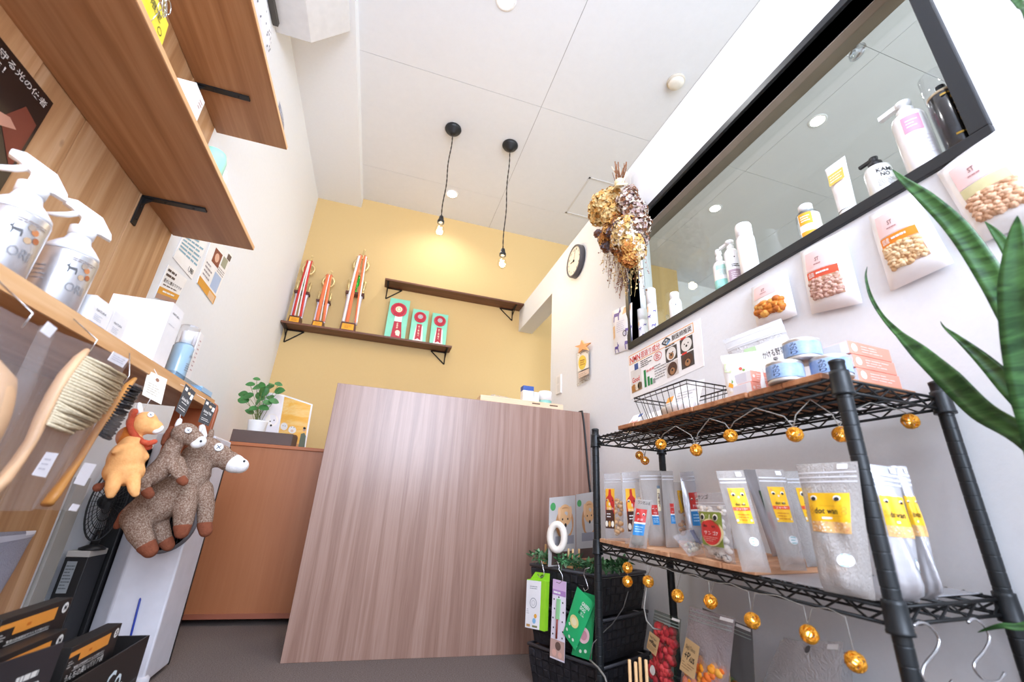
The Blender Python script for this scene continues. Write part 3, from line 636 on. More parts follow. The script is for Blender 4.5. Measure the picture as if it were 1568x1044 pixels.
# framed card with a starfish, in a clear sleeve
P = Patch(*[at(*p, X=XR - .012) for p in ((883.5, 592), (903, 581), (902.5, 536), (882, 541))])
cd = thing('wall_card', 'small card in a clear sleeve with an orange star decoration on the right wall', 'card', P.P(.5, 0))
MB().slab(P, .004, clear('card_sleeve', (.97, .97, .97), .1, .05)).build('sleeve', cd)
m = MB(); m.rect(P, .12, .42, .95, .98, mat('fbf6ea', .5), .0006); m.disc(P, .48, .66, .3, mat('f6d858', .5), .001); m.lines(P, .32, .56, .66, .76, 3, mat('c07838', .5), .0014, .5); m.rect(P, .15, .2, .95, .38, mat('eed6c2', .6), .0006); m.lines(P, .2, .08, .95, .34, 5, mat('b09888', .6), .001, .3)
for _ in range(26): m.disc(P, random.uniform(.02, .98), random.choice((random.uniform(0, .12), random.uniform(.9, 1))), .02, mat('8a7458', .6), .0014, 6)
m.build('print', cd)
Q = Patch(*[at(*p, X=XR - .02) for p in ((878, 542), (908, 536), (908, 518), (878, 522))])
m = MB(); st = []
for k in range(10):
    a = PI / 2 + .1 + k * PI / 5; r = .42 if k % 2 == 0 else .17; st.append((.5 + r * math.cos(a), .45 + r * 1.25 * math.sin(a)))
m.prism([Q.P(u, v, -.006) for u, v in st], [Q.P(u, v, .004) for u, v in st], mat('f6b87c', .8)); m.build('star', cd)
# animal-print pouch left of the window
def puff(t, p=.55): return lambda u, v: t * (max(0, 1 - (2 * u - 1) ** 2) ** p) * (max(0, 1 - (2 * v - 1) ** 2) ** p)
def stand(t):
    k = (t * 977) % 6
    return lambda u, v: t * (max(0, 1 - (2 * u - 1) ** 2) ** .6) * ((max(0, 1 - v) ** .6) * min(1, v * 12) * (1 + .13 * math.sin(9 * u + 5 * v + k) * math.sin(7 * v + k)) + .1 * math.sin(14 * u + 9 * v + k) * math.sin(PI * min(1, v * 1.05)) ** 2)
lil = mat('7a68a8', .6); lil2 = mat('5c4aa0', .6); peach = mat('f0c896', .6)
def animal(m, P, u, v, s, mm, flip=1, l=.0012):
    k = P.w / P.h
    f = lambda pts: m.poly(P, [(u + x * s * flip, v + y * s * k) for x, y in pts][::flip], mm, l)
    f([(-.5, -.1), (.4, -.15), (.45, .2), (-.4, .25)]); f([(.3, .1), (.62, .15), (.6, .45), (.35, .4)]); f([(.36, .35), (.46, .4), (.42, .75), (.34, .7)])
    f([(-.5, -.1), (-.35, -.12), (-.4, -.6), (-.52, -.6)]); f([(.2, -.1), (.36, -.1), (.4, -.6), (.28, -.6)])
P = Patch(*[at(*p, X=XR - .004) for p in ((941, 542), (968, 533), (968, 463), (937, 477))], bulge=puff(.012))
pu = thing('animal_pouch', 'white pouch printed with purple animals, stuck on the wall left of the window', 'pouch', P.P(.5, 0))
MB().pouch(P, mat('f4f2f6', .35)).build('bag', pu)
m = MB(); animal(m, P, .3, .84, .34, lil); animal(m, P, .85, .42, .24, lil); animal(m, P, .2, .1, .24, lil2); animal(m, P, .82, .14, .3, lil)
m.poly(P, [(.05, .3), (.18, .35), (.2, .62), (.06, .6)], peach, .0012); m.poly(P, [(.6, .8), (.95, .84), (.95, .97), (.65, .95)], peach, .0012); m.ring(P, .72, .36, .07, .1, mat('55505c', .6), .0014); m.lines(P, .3, .42, .7, .68, 6, mat('c8c4d4', .6), .0012, .25); m.build('print', pu)
# poster
P = Patch(*[at(*p, X=XR - .0013) for p in ((966, 612), (1078, 560), (1072, 487), (961.5, 546))])
po = thing('info_poster', 'white poster with red Japanese headline, dog photos and a green bar chart under the window', 'poster', P.P(.5, 0))
MB().slab(P, .0012, mat('fbfafa', .45)).build('sheet', po)
red = mat('d8342c', .5, var=.01); orn = mat('f0a83c', .5); grn = mat('1f8a4c', .5); gry = mat('9a9898', .6)
m = MB(); k = .0008
for a, b in (((.02, .78), (.92, .78)), ((.02, .985), (.92, .985)), ((.02, .78), (.02, .985)), ((.92, .78), (.92, .985))): m.line(P, a, b, .006, orn, k)
m.text(P, 'NMN', .035, .80, .2, .94, red); m.text(P, '若返り成分', .215, .80, .5, .95, red); m.text(P, '獣医師推奨', .66, .83, .9, .95, mat('24202c', .5))
for a, b in (((.53, .88), (.59, .96)), ((.59, .96), (.64, .88)), ((.64, .88), (.59, .8)), ((.59, .8), (.53, .88))): m.line(P, a, b, .014, mat('2a3a4a', .5) if a[0] < .6 else mat('4fa0d8', .5), .001)
m.text(P, '動物', .565, .84, .62, .91, INK)
m.rect(P, .03, .12, .2, .62, mat('e4e0dc', .5)); m.rect(P, .03, .12, .2, .28, mat('b08a60', .5), .001); m.text(P, 'Good', .05, .33, .17, .45, red)
for u, c in ((.07, 'b87a3a'), (.12, 'f0e0c8'), (.165, '6a5a40')): m.disc(P, u, .22, .035, mat(c, .6), .0014)
m.rect(P, .1, .6, .16, .74, mat('3c5a9c', .5), .001)
m.lines(P, .2, .58, .38, .75, 4, INK, .0008, .4); m.lines(P, .4, .16, .56, .5, 6, gry, .0008, .4)
for a in range(14): m.line(P, (.46 + .055 * math.cos(a * .45), .66 + .09 * math.sin(a * .45)), (.46 + .055 * math.cos(a * .45 + .45), .66 + .09 * math.sin(a * .45 + .45)), .006, red, .001)
m.lines(P, .43, .6, .49, .72, 3, red, .001, .5)
for u, h, c in ((.24, .38, grn), (.29, .2, grn), (.33, .14, grn), (.37, .1, gry)): m.rect(P, u, .12, u + .032, .12 + h, c, .001)
m.text(P, '体感率', .28, .42, .4, .48, red); m.build('print', po)
m = MB(); furw = mat('ece6e0', .8); furt = mat('a87850', .8); furd = mat('54382a', .8); dk = mat('4a4440', .7)
for u, v, bg, f1, f2 in ((.64, .57, dk, furw, furt), (.83, .6, dk, furw, furw), (.64, .24, mat('cfc4bc', .7), furd, furt), (.83, .27, dk, furd, furt)):
    m.rect(P, u - .075, v - .15, u + .075, v + .15, bg, .0008); m.disc(P, u, v, .062, f1, .001, 24); m.disc(P, u, v - .05, .032, f2, .0012, 16)
    for s in (-1, 1): m.disc(P, u + s * .022, v + .02, .007, INK, .0014, 8)
    m.disc(P, u, v - .03, .011, INK, .0015, 10)
for u, v in ((.77, .76), (.77, .43)): m.rect(P, u, v - .02, u + .06, v + .02, red, .0016)
m.lines(P, .57, .735, .7, .775, 1, INK, .001, .5); m.lines(P, .58, .4, .68, .44, 1, INK, .001, .5); m.build('dog_photos', po)
# treat pouches taped under the window
wp = mat('f4f2f2', .3, coat=.2); pinkl = mat('f5d0ce', .45)
def kibble(m, P, u0, v0, u1, v1, cols, n, r, skew=0, l=.004):
    for _ in range(n):
        u, v = random.uniform(u0, u1), random.uniform(0, 1); vv = v0 + (v1 - v0) * v + skew * (u - u0); c = P.P(u, vv, l + random.uniform(-.004, .0)); s = r * random.uniform(.6, 1.0)
        m.ball(c, (s, s * random.uniform(.8, 1.4), s * random.uniform(.7, 1)), random.choice(cols), None, 7, 5)
def wall_pouch(tl, tr, br, bl, cols, strip, label, strip_txt='', n=190, r=.0078, th=.03, big=False):
    P = Patch(*[at(*p, X=XR - .012) for p in (bl, br, tr, tl)], bulge=puff(th, .5))
    t = thing('treat_pouch', label, 'treat pouch', P.P(.5, 0), 'treat pouches on the wall under the window')
    MB().pouch(P, wp, 16, 16).build('bag', t)
    m = MB(); m.rect(P, .2, .56, .78, .86, pinkl, .0008); m.text(P, 'ST', .44, .68, .53, .74, mat('8a6a6a', .5), .0016); m.lines(P, .4, .62, .58, .66, 1, mat('b88a8a', .5), .0016, .4); m.build('pink_label', t)
    if strip:
        m = MB(); m.rect(P, .2, .44, .84, .55, strip, .0012)
        if strip_txt: m.text(P, strip_txt, .24, .46, .38, .53, WHITE, .002); m.lines(P, .42, .475, .68, .525, 1, WHITE, .002, .5)
        m.build('flavour_strip', t)
    m = MB(); m.rect(P, .2, .16, .84, .44, mat('c9a488', .4), .0009); kibble(m, P, .22, .17, .82, .42, cols, n, r, 0, .001); m.build('treat_window', t)
    m = MB(); m.rect(P, .03, .955, .97, .975, mat('e2e0e2', .3), .0012); m.build('seal', t)
kb = [mat('e0b492', .7), mat('e8c0a0', .7), mat('cfa07c', .7)]; kb2 = [mat('d2aa98', .7), mat('c4988a', .7), mat('dcb8a8', .7)]; kb3 = [mat('ecca9c', .7), mat('f2d6ac', .7), mat('dcb484', .7)]; chk = [mat('d8822a', .5), mat('e8a850', .5), mat('b86420', .5)]
wall_pouch((1150, 441), (1204, 412), (1221, 482), (1160, 505), chk, None, 'white treat pouch with orange jerky, farthest left of the pouches under the window', '', 60, .014)
wall_pouch((1225, 386), (1292, 352), (1321, 464), (1243, 481), kb2, mat('e05a3c', .5), 'white treat pouch with a small red strip and grey-brown bits under the window', '低脂')
wall_pouch((1329, 330), (1400, 293), (1461, 402), (1364, 446), kb3, mat('f08c1e', .5), 'white treat pouch with an orange strip and pale cubes under the window', '国産')
wall_pouch((1434, 265), (1530, 196), (1632, 318), (1500, 374), kb, mat('d8d0a0', .5), 'white treat pouch with a beige strip and large pink-brown kibble beside the green leaves', '', 200, .0085)
# second jerky packet behind the first
# ---------------------------------------------------------------- bottles on the window sill
def sillpos(px, py, x): 
    p = at(px, py, X=x); return V((x, p.y, SILL + .0006))
def hgt(px, py, b): return at(px, py, Y=b.y).z - b.z
sg = 'toiletries on the window sill'
def bottle(name, label, base, prof, m, cat='bottle', n=28):
    t = thing(name, label, cat, base, sg); MB().lathe(prof, m, T(base), n).build('body', t); return t
def wrap(b, r, z0, z1, a0, a1, l=.0006):
    # curved label patch on an upright bottle: angles measured from the side facing the room (-X) towards the camera
    class W_(Patch):
        def __init__(s): s.w = r * abs(a1 - a0); s.h = z1 - z0; s.bulge = True
        def P(s, u, v, l2=0):
            a = PI + a0 + (a1 - a0) * u; q = r + l + l2; return V((b.x + q * math.cos(a), b.y + q * math.sin(a), b.z + z0 + (z1 - z0) * v))
    return W_()
xb = 1.158
glossw = mat('f6f5f6', .22, coat=.3)
# two tall animal-print bottles
for k, (px, pb, top, lab) in enumerate(((1001, 509, (997, 443), 'tall white bottle with purple animal print at the left end of the window sill'), (986, 520, (983, 474), 'shorter white purple-print bottle half hidden by the left window frame'))):
    b = sillpos(px, pb, xb + .012 * k); h = hgt(*top, b); r = .024
    t = bottle('print_bottle', lab, b, [(r * .96, 0), (r, .003), (r, h * .62), (r * .99, h * .63)], glossw)
    MB().lathe([(r * .98, h * .632), (r * .98, h * .985), (r * .85, h), (0, h)], WHITE, T(b), 28).build('cap', t)
    Pb = wrap(b, r, h * .03, h * .6, -.2, 1.9); m = MB(); animal(m, Pb, .22, .55, .3, lil2); animal(m, Pb, .6, .2, .34, lil2); animal(m, Pb, .75, .75, .25, lil2); m.poly(Pb, [(.05, .75), (.2, .75), (.2, .95), (.05, .95)], peach, .0005); m.build('print', t)
b = sillpos(1023, 496, xb); h = hgt(1021, 481, b); gt = clear('glass_figure', (.92, .95, .97), .02, .12)
t = thing('glass_trinket', 'tiny clear glass trinket between the bottles near the left end of the sill', 'ornament', b, sg)
MB().lathe([(.012, 0), (.014, .004), (.011, h * .3), (.006, h * .55), (.009, h * .72), (.007, h * .9), (0, h)], gt, T(b), 16).build('body', t)
b = sillpos(1036, 486, xb); h = hgt(1034, 449, b); r = .027
t = bottle('round_shoulder_bottle', 'white bottle with a narrower cap standing next to the glass trinket', b, [(r * .95, 0), (r, .004), (r, h * .62), (r * .92, h * .7), (r * .78, h * .74)], glossw)
MB().lathe([(r * .74, h * .74), (r * .74, h * .97), (r * .66, h), (0, h)], WHITE, T(b), 24).build('cap', t)
m = MB(); Pb = wrap(b, r, h * .1, h * .6, 0, 1.6); m.disc(Pb, .6, .75, .06, INK, .0005, 10); m.lines(Pb, .3, .1, .85, .6, 5, mat('b8bcc4', .6), .0005, .3); m.rect(Pb, .1, .85, .9, 1.0, mat('f6d8d4', .5), .0003); m.build('print', t)
# mint spray
b = sillpos(1108, 444, xb); h = hgt(1096, 381, b); r = .027; mintm = mat('9ad8cc', .35)
t = bottle('spray_bottle', 'slim white and mint green spray bottle on the window sill', b, [(r * .95, 0), (r, .004), (r, h * .58), (r * .8, h * .66), (r * .4, h * .7)], glossw)
MB().lathe([(r * 1.005, h * .03), (r * 1.01, h * .1), (r * 1.01, h * .24)], mintm, T(b), 28).build('lower_band', t)
m = MB(); Pb = wrap(b, r, h * .3, h * .56, 0, 1.9); m.rect(Pb, .1, .6, .95, 1, mat('b4e0d4', .4), .0004); m.lines(Pb, .3, .1, .8, .55, 4, mat('8ac0b4', .5), .0006, .4); m.build('label', t)
MB().lathe([(r * .44, h * .7), (r * .46, h * .8), (r * .3, h * .85), (r * .46, h * .88), (r * .42, h * .97), (0, h)], WHITE, T(b), 20).build('nozzle', t)
# white pump with purple label
b = sillpos(1127, 436, xb); h = hgt(1117, 370, b); r = .025
t = bottle('pump_bottle', 'white pump bottle with a dusty purple lower label on the window sill', b, [(r * .95, 0), (r, .004), (r, h * .72), (r * .7, h * .79), (r * .5, h * .8)], glossw)
MB().lathe([(r * .5, h * .8), (r * .5, h * .88), (r * .24, h * .89), (r * .24, h * .93), (r * .6, h * .94), (r * .6, h), (0, h)], WHITE, T(b), 20).cbox((b.x - .004, b.y + .02, b.z + h * .965), (.01, .05, .01), WHITE).build('pump', t)
m = MB(); Pb = wrap(b, r, h * .03, h * .66, 0, 2.0); m.rect(Pb, .0, .0, 1, .42, mat('b49aa6', .5), .0004); m.disc(Pb, .55, .85, .05, INK, .0006, 10); m.lines(Pb, .3, .5, .85, .62, 2, INK, .0006, .4); m.lines(Pb, .2, .08, .85, .35, 4, mat('efe6ea', .5), .0006, .3); m.build('label', t)
# tall white
b = sillpos(1151, 425, xb); h = hgt(1136, 345, b); r = .031
t = bottle('tall_white_bottle', 'tallest plain white cylindrical bottle in the middle of the window sill', b, [(r * .96, 0), (r, .004), (r, h * .7), (r * .96, h * .73)], glossw)
MB().lathe([(r * .9, h * .73), (r * .9, h * .97), (r * .8, h), (0, h)], mat('fafafa', .3), T(b), 28).build('cap', t)
# clear bottle yellow label
b = sillpos(1245, 368, xb); h = hgt(1237, 317, b); r = .031
t = thing('clear_bottle', 'small clear bottle with a white cap and yellow label on the window sill', 'bottle', b, sg)
MB().lathe([(r * .95, 0), (r, .004), (r, h * .68), (r * .85, h * .76), (r * .55, h * .8), (r * .5, h * .84)], gt, T(b), 28).build('body', t)
MB().lathe([(r * .62, h * .82), (r * .62, h * .98), (r * .55, h), (0, h)], WHITE, T(b), 24).build('cap', t)
m = MB(); Pb = wrap(b, r, h * .02, h * .66, -.3, 2.2); m.rect(Pb, 0, 0, 1, 1, mat('f4f0ea', .4), .0006); m.rect(Pb, .05, .5, .5, 1, mat('f0aa28', .4), .001); m.rect(Pb, .05, 0, .8, .2, mat('f0aa28', .4), .001); m.lines(Pb, .12, .6, .42, .9, 3, WHITE, .0014, .4); m.build('label', t)
# white tube standing on its cap
b = sillpos(1301, 330, xb); h = hgt(1279, 250, b)
t = thing('cream_tube', 'white squeeze tube with a yellow label standing on its cap on the sill', 'tube', b, sg)
MB().lathe([(.02, 0), (.021, h * .1), (.021, h * .12)], WHITE, T(b), 24).build('cap', t)
m = MB(); nn = 24; vs = []; K = 8
for i in range(K + 1):
    f = i / K; ry = .0215 + .009 * f; rx = .0215 * (1 - f) + .0012; z = h * (.12 + .88 * f)
    vs += [(b.x + rx * math.cos(2 * PI * j / nn), b.y + ry * math.sin(2 * PI * j / nn), b.z + z) for j in range(nn)]
m.add(vs, [(i * nn + j, i * nn + (j + 1) % nn, (i + 1) * nn + (j + 1) % nn, (i + 1) * nn + j) for i in range(K) for j in range(nn)] + [tuple(range(K * nn, K * nn + nn))], glossw, True); m.build('body', t)
Q = Patch((b.x - .0095, b.y + .022, b.z + h * .62), (b.x - .0095, b.y - .022, b.z + h * .62), (b.x - .0055, b.y - .022, b.z + h * .82), (b.x - .0055, b.y + .022, b.z + h * .82)); m = MB(); m.rect(Q, 0, 0, 1, 1, mat('f2c04a', .4), .0035); m.lines(Q, .1, .15, .9, .85, 3, mat('faf2d8', .4), .004, .4); m.build('label', t)
# clear dropper bottle
b = sillpos(1356, 300, xb); h = hgt(1338, 243, b); r = .03
t = thing('dropper_bottle', 'clear square-shouldered bottle with white liquid and a black pump top on the sill', 'bottle', b, sg)
MB().lathe([(r * .94, 0), (r, .004), (r, h * .62), (r * .9, h * .7), (r * .45, h * .73), (r * .45, h * .77)], mat('eef0ee', .25, coat=.4), T(b), 28).build('body', t)
MB().lathe([(r * .52, h * .74), (r * .52, h * .86), (r * .3, h * .87), (r * .3, h * .92), (r * .34, h), (0, h)], BLACK, T(b), 22).cbox((b.x - .002, b.y + .016, b.z + h * .965), (.008, .04, .008), BLACK).build('pump_top', t)
m = MB(); Pb = wrap(b, r, h * .1, h * .62, 0, 2.0); m.text(Pb, 'KAMI', .2, .72, .75, .9, INK, .0006); m.text(Pb, 'NO', .3, .5, .62, .68, INK, .0006); m.lines(Pb, .15, .08, .9, .42, 5, gry, .0006, .3); m.build('label', t)
# white pump with pink label
b = sillpos(1421, 263, xb); h = hgt(1379, 158, b); r = .034
t = bottle('pump_bottle', 'large white pump bottle with a pink label square on the sill', b, [(r * .96, 0), (r, .004), (r, h * .72), (r * .9, h * .77), (r * .5, h * .8)], glossw)
MB().lathe([(r * .5, h * .79), (r * .52, h * .88), (r * .28, h * .89), (r * .28, h * .93), (r * .5, h * .94), (r * .5, h * .99), (0, h)], mat('f2f4f4', .3), T(b), 22).cbox((b.x - .006, b.y + .024, b.z + h * .965), (.014, .055, .013), mat('f2f4f4', .3)).build('pump', t)
m = MB(); Pb = wrap(b, r, h * .1, h * .7, 0, 1.9); m.rect(Pb, .0, .62, .55, .98, mat('ee9cb4', .4), .0005); m.lines(Pb, .1, .7, .45, .9, 3, mat('f8d4de', .4), .0008, .4); m.lines(Pb, .3, .05, .8, .5, 6, mat('ded8dc', .5), .0006, .25); m.build('label', t)
# black bottle with clear cap
b = sillpos(1478, 222, xb); h = hgt(1437, 119, b); r = .032
t = thing('black_bottle', 'black bottle with gold lettering and tall clear cap at the right sill end', 'bottle', b, sg)
MB().lathe([(r * .95, 0), (r * .97, .004), (r * .97, h * .7), (r * .6, h * .76), (r * .3, h * .78), (r * .3, h * .84), (0, h * .84)], mat('141212', .2, coat=.5), T(b), 28).build('body', t)
MB().lathe([(r * 1.02, .002), (r * 1.02, h * .99), (r * .96, h), (0, h)], clear('cap_film', (.97, .97, .98), .02, .015), T(b), 28).build('clear_cap', t)
goldl = mat('c8a040', .35, .6); m = MB(); Pb = wrap(b, r * .972, h * .06, h * .66, 0, 1.8); m.disc(Pb, .45, .86, .12, goldl, .0006, 14); m.text(Pb, '化粧水', .36, .3, .56, .78, goldl, .0006, turn=1)
for v in (.97, .12): m.lines(Pb, .1, v - .04, .95, v + .02, 1, goldl, .0006, .6)
m.build('label', t); MB().lathe([(r * .975, h * .68), (r * .975, h * .71)], mat('c8b898', .4, .3), T(b), 28).build('neck_band', t)
# hook on the glass
p = at(1313, 80, X=XG - .001)
hk = thing('suction_hook', 'clear suction hook stuck high on the window glass', 'hook', p)
MB().lathe([(.026, 0), (.024, -.003), (.01, -.008), (.008, -.014), (0, -.014)], gt, T(p, ry=PI / 2), 24).build('cup', hk)
MB().tube([p + V((-.012, 0, 0)), p + V((-.02, 0, -.012)), p + V((-.02, .004, -.024)), p + V((-.028, .006, -.028)), p + V((-.034, .006, -.02))], .004, gt, 8).build('hook', hk)
# ---------------------------------------------------------------- wire rack
S_ = .975
FR2 = V((.824 * S_, .571 * S_)); FL2 = V((.785 * S_, 1.494 * S_)); RU = (FL2 - FR2); RLEN = RU.length; RU.normalize(); RV = V((RU.y, -RU.x)); RD = .293
def rk(u, v, z): return V((FR2.x + RU.x * u + RV.x * v, FR2.y + RU.y * u + RV.y * v, z))
def onfront(px, py, v=0):
    n = V((RV.x, RV.y, 0)); return hit(px, py, rk(0, v, 0), n)
rack = thing('wire_rack', 'black wire shelving rack standing against the right wall', 'shelving rack', rk(RLEN / 2, RD / 2, 0))
post_m = mat('1f2326', .4, .2); ring_m = mat('4a5054', .45, .3); wire_m = mat('151617', .45, .15)
ZT, ZM, ZB = .858, .4947, .10
def tilt(u, v): return -.0107 + .0175 * u / .9 + .0087 * v / .29      # the middle shelf hangs slightly out of level
def rt(u, v, z): return rk(u, v, z + tilt(u, v))
MN = (rt(1, 0, 0) - rt(0, 0, 0)).cross(rt(0, 1, 0) - rt(0, 0, 0)).normalized()
def standquad(h, bl, br, tr, tl, lean=0):
    o = rt(0, 0, h); a, b = hit(*bl, o, MN), hit(*br, o, MN); n = (b - a).cross(V((0, 0, 1))).normalized()
    if lean: n = (n + V((0, 0, lean))).normalized()
    return a, b, hit(*tr, a, n), hit(*tl, a, n)
for u, v in ((0, 0), (RLEN, 0), (0, RD), (RLEN, RD)):
    b = rk(u, v, 0); m = MB()
    prof = [(.0127, .012)]
    z = .03
    while z < .885: prof += [(.0127, z - .0016), (.0127, z - .0012), (.0121, z - .0008), (.0121, z + .0008), (.0127, z + .0012), (.0127, z + .0016)]; z += .0254
    prof += [(.0127, .885), (.0135, .886), (.0135, .8906), (.009, .893), (0, .893)]
    m.lathe(prof, post_m, T(b), 20)
    p = m.build('post', rack)
    MB().lathe([(.016, 0), (.017, .004), (.013, .013)], BLACK, T(b), 18).build('foot', p)
    for zz in (ZT, ZM, ZB):
        MB().lathe([(.0165, -.034), (.0185, -.034), (.0185, -.03), (.0175, -.028), (.016, .006), (.016, .012), (.013, .013)], post_m, T(b + V((0, 0, zz + (tilt(u, v) if zz == ZM else 0)))), 20).build('shelf_clip', p)
def wire_shelf(z, name, rk=rk):
    m = MB(); z2 = z - .0235; c = [(.006, .0), (RLEN - .006, 0), (RLEN - .006, RD), (.006, RD)]
    for a, b in ((0, 1), (1, 2), (2, 3), (3, 0)):
        (u0, v0), (u1, v1) = c[a], c[b]
        for zz in (z, z2): m.tube([rk(u0, v0, zz), rk(u1, v1, zz)], .0032, wire_m, 8)
        L = math.hypot(u1 - u0, v1 - v0); n = max(4, int(L / .036)); n += n % 2
        m.tube([rk(u0 + (u1 - u0) * i / n, v0 + (v1 - v0) * i / n, z if i % 2 == 0 else z2) for i in range(n + 1)], .0022, wire_m, 6)
    n = 34
    for i in range(1, n): u = .006 + (RLEN - .012) * i / n; m.tube([rk(u, -.003, z + .0035), rk(u, RD + .003, z + .0035)], .0018, wire_m, 6)
    for q in (.25, .5, .75):
        m.tube([rk(.006, RD * q, z - .001), rk(RLEN - .006, RD * q, z - .001)], .0028, wire_m, 6)
        k = 26; m.tube([rk(.006 + (RLEN - .012) * i / k, RD * q, z - .001 if i % 2 == 0 else z2) for i in range(k + 1)], .0022, wire_m, 6)
        m.tube([rk(.006, RD * q, z2), rk(RLEN - .006, RD * q, z2)], .0026, wire_m, 6)
    m.build(name, rack)
wire_shelf(ZT, 'top_shelf'); wire_shelf(ZM, 'middle_shelf', rt); wire_shelf(ZB, 'bottom_shelf')
plank_m = wood('rough_plank', '8a5636', 'a56c46', 'bd8860', 0, .08, 22, .6, knots=5); plank_l = wood('pale_plank', 'b98460', 'cb9873', 'dcb08a', 0, .08, 20, .6, knots=6)
rnd = random.Random(21)
def plank_set(z, u0, u1, n, mm, th, label, over, rk=rk):
    t = thing('slatted_board', label, 'board', rk((u0 + u1) / 2, RD / 2, z), 'slatted boards on the wire rack'); w_ = (u1 - u0) / n
    for i in range(n):
        a = u0 + i * w_ + .0008; b = u0 + (i + 1) * w_ - .0008; q = over[i % len(over)]; h = th + rnd.uniform(-.001, .001); v1 = RD - .02
        k = []; mb = MB(); ch = .002
        ring = [(a, q + ch), (a + ch, q), (b - ch, q + rnd.uniform(-.002, .002)), (b, q + ch), (b, v1), (a, v1)]
        mb.prism([rk(u, v, z) for u, v in ring], [rk(u, v, z + h) for u, v in ring], mm).build('plank', t, bevel=.0012, seg=1)
PT = ZT + .0056; PM = ZM + .0056
TOPZ = PT + .0135; MIDZ = PM + .0135
plank_set(PT, .028, .735, 8, plank_m, .0125, 'reddish slatted wood board lying on the top of the wire rack', (-.006, -.003, -.009, -.004, -.007))
plank_set(PM, .252, .884, 7, plank_l, .0125, 'pale slatted wood board lying on the middle rack shelf', (-.004, -.007, -.003, -.006), rt)
m = MB(); m.prism([rt(u, v, PM) for u, v in ((.024, .004), (.247, .004), (.247, RD - .02), (.024, RD - .02))], [rt(u, v, PM + .0012) for u, v in ((.024, .004), (.247, .004), (.247, RD - .02), (.024, RD - .02))], mat('a7a6aa', .25))
tag(m.build('plastic_liner', None, rk(.13, .14, PM)), 'grey plastic liner sheet on the near end of the middle rack shelf', 'liner sheet')
LZ = PM + .0018
# ---------------------------------------------------------------- bags on the middle shelf
sil = filmy('frosted_silver', 'd0cac5', .62, .12); sil2 = filmy('frosted_clear', 'd8d2cd', .4, .12); foil = mat('c9c8cc', .26, .55, bump=.25, scale=30); clr = filmy('clear_bag', 'e6e6ea', .28, .12); tear = mat('d8d8dc', .25)
yel = mat('f6bf22', .45); redl = mat('c8322c', .45); blul = mat('2a86c8', .45); brn = mat('4a2a22', .5); eyew = mat('fbf6e8', .4)
def seal_(m, P, v0, v1, mm=tear, n=2):
    for i in range(n): v = v0 + (v1 - v0) * (i + .5) / n; m.rect(P, .02, v - .006, .98, v + .006, mm, .0014)
def eyes(m, P, u0, u1, v, r, rv=None):
    for u in (u0, u1): m.disc(P, u, v, r, eyew, .0015, 18, rv and rv); m.disc(P, u, v - r * .1, r * .72, INK, .002, 16)
def shelf_bag(z, q, th, film_, label, grp, cat='treat bag', lean=.0, name='treat_bag'):
    a, b, tr, tl = standquad(z, *q, lean=lean); P = Patch(a, b, tr, tl, bulge=stand(th)); t = thing(name, label, cat, (a + b) / 2, grp)
    MB().pouch(P, film_, 14, 14).build('bag', t); return t, P
def fill(t, P, u0, v0, u1, v1, cols, n, r, name='treats'):
    m = MB(); b = P.bulge; P2 = Patch(P.bl, P.br, P.tr, P.tl, lambda u, v: b(u, v) * .25)
    for _ in range(n):
        u, v = random.uniform(u0, u1), random.uniform(v0, v1); s = r * random.uniform(.7, 1.2); m.ball(P2.P(u, v), (s * .8, s * 1.1, s * .8), random.choice(cols), None, 7, 5)
    o = m.build(name, t); o['kind'] = 'stuff'; return o
GR = 'treat bags on the middle rack shelf'
def duck_label(P, u0, v0, u1, v1, base, word, eye_v, er, stripe=None):
    m = MB(); m.rect(P, u0, v0, u1, v1, base, .001); w_ = u1 - u0; h = v1 - v0
    eyes(m, P, u0 + w_ * .22, u0 + w_ * .78, v0 + h * eye_v, er); m.text(P, word, u0 + w_ * .2, v0 + h * .5, u0 + w_ * .8, v0 + h * .58, INK, .0018)
    return m, w_, h
# two bags with a red bottle-shaped label
def sausage_bag(q, label):
    t, P = shelf_bag(MIDZ, q, .012, clr, label, GR)
    m = MB(); m.rect(P, .1, .17, .62, .76, mat('f4b83a', .45), .0008)
    m.poly(P, [(.1, .46), (.6, .46), (.62, .56), (.55, .62), (.44, .66), (.42, .75), (.3, .75), (.28, .66), (.16, .62), (.1, .56)], redl, .0016); m.rect(P, .1, .17, .6, .44, brn, .0016); m.poly(P, [(.1, .38), (.6, .38), (.6, .47), (.1, .47)], redl, .0017)
    eyes(m, P, .2, .5, .585, .045); m.text(P, '鶏', .3, .5, .4, .55, WHITE, .0024); m.text(P, 'さつまいも', .16, .44, .56, .48, WHITE, .0024); m.lines(P, .18, .32, .52, .4, 2, WHITE, .0024, .4)
    for u, c in ((.17, eyew), (.34, mat('c89a5a', .5)), (.5, eyew)): m.disc(P, u, .235, .075, c, .0022, 16, .045)
    m.build('label', t); fill(t, P, .55, .08, .92, .6, [mat('e8c08e', .7), mat('d8a670', .7), mat('f0d2a8', .7)], 26, .009); m = MB(); seal_(m, P, .84, .92); m.build('zip_seal', t)
sausage_bag(((927, 826), (957, 829), (951, 724), (925, 725)), 'clear treat bag with a red bottle-shaped label, farthest left on the middle shelf')
sausage_bag(((957, 833), (985, 831), (978, 722), (952, 723)), 'clear treat bag with a red bottle-shaped label, second from the left, partly covered')
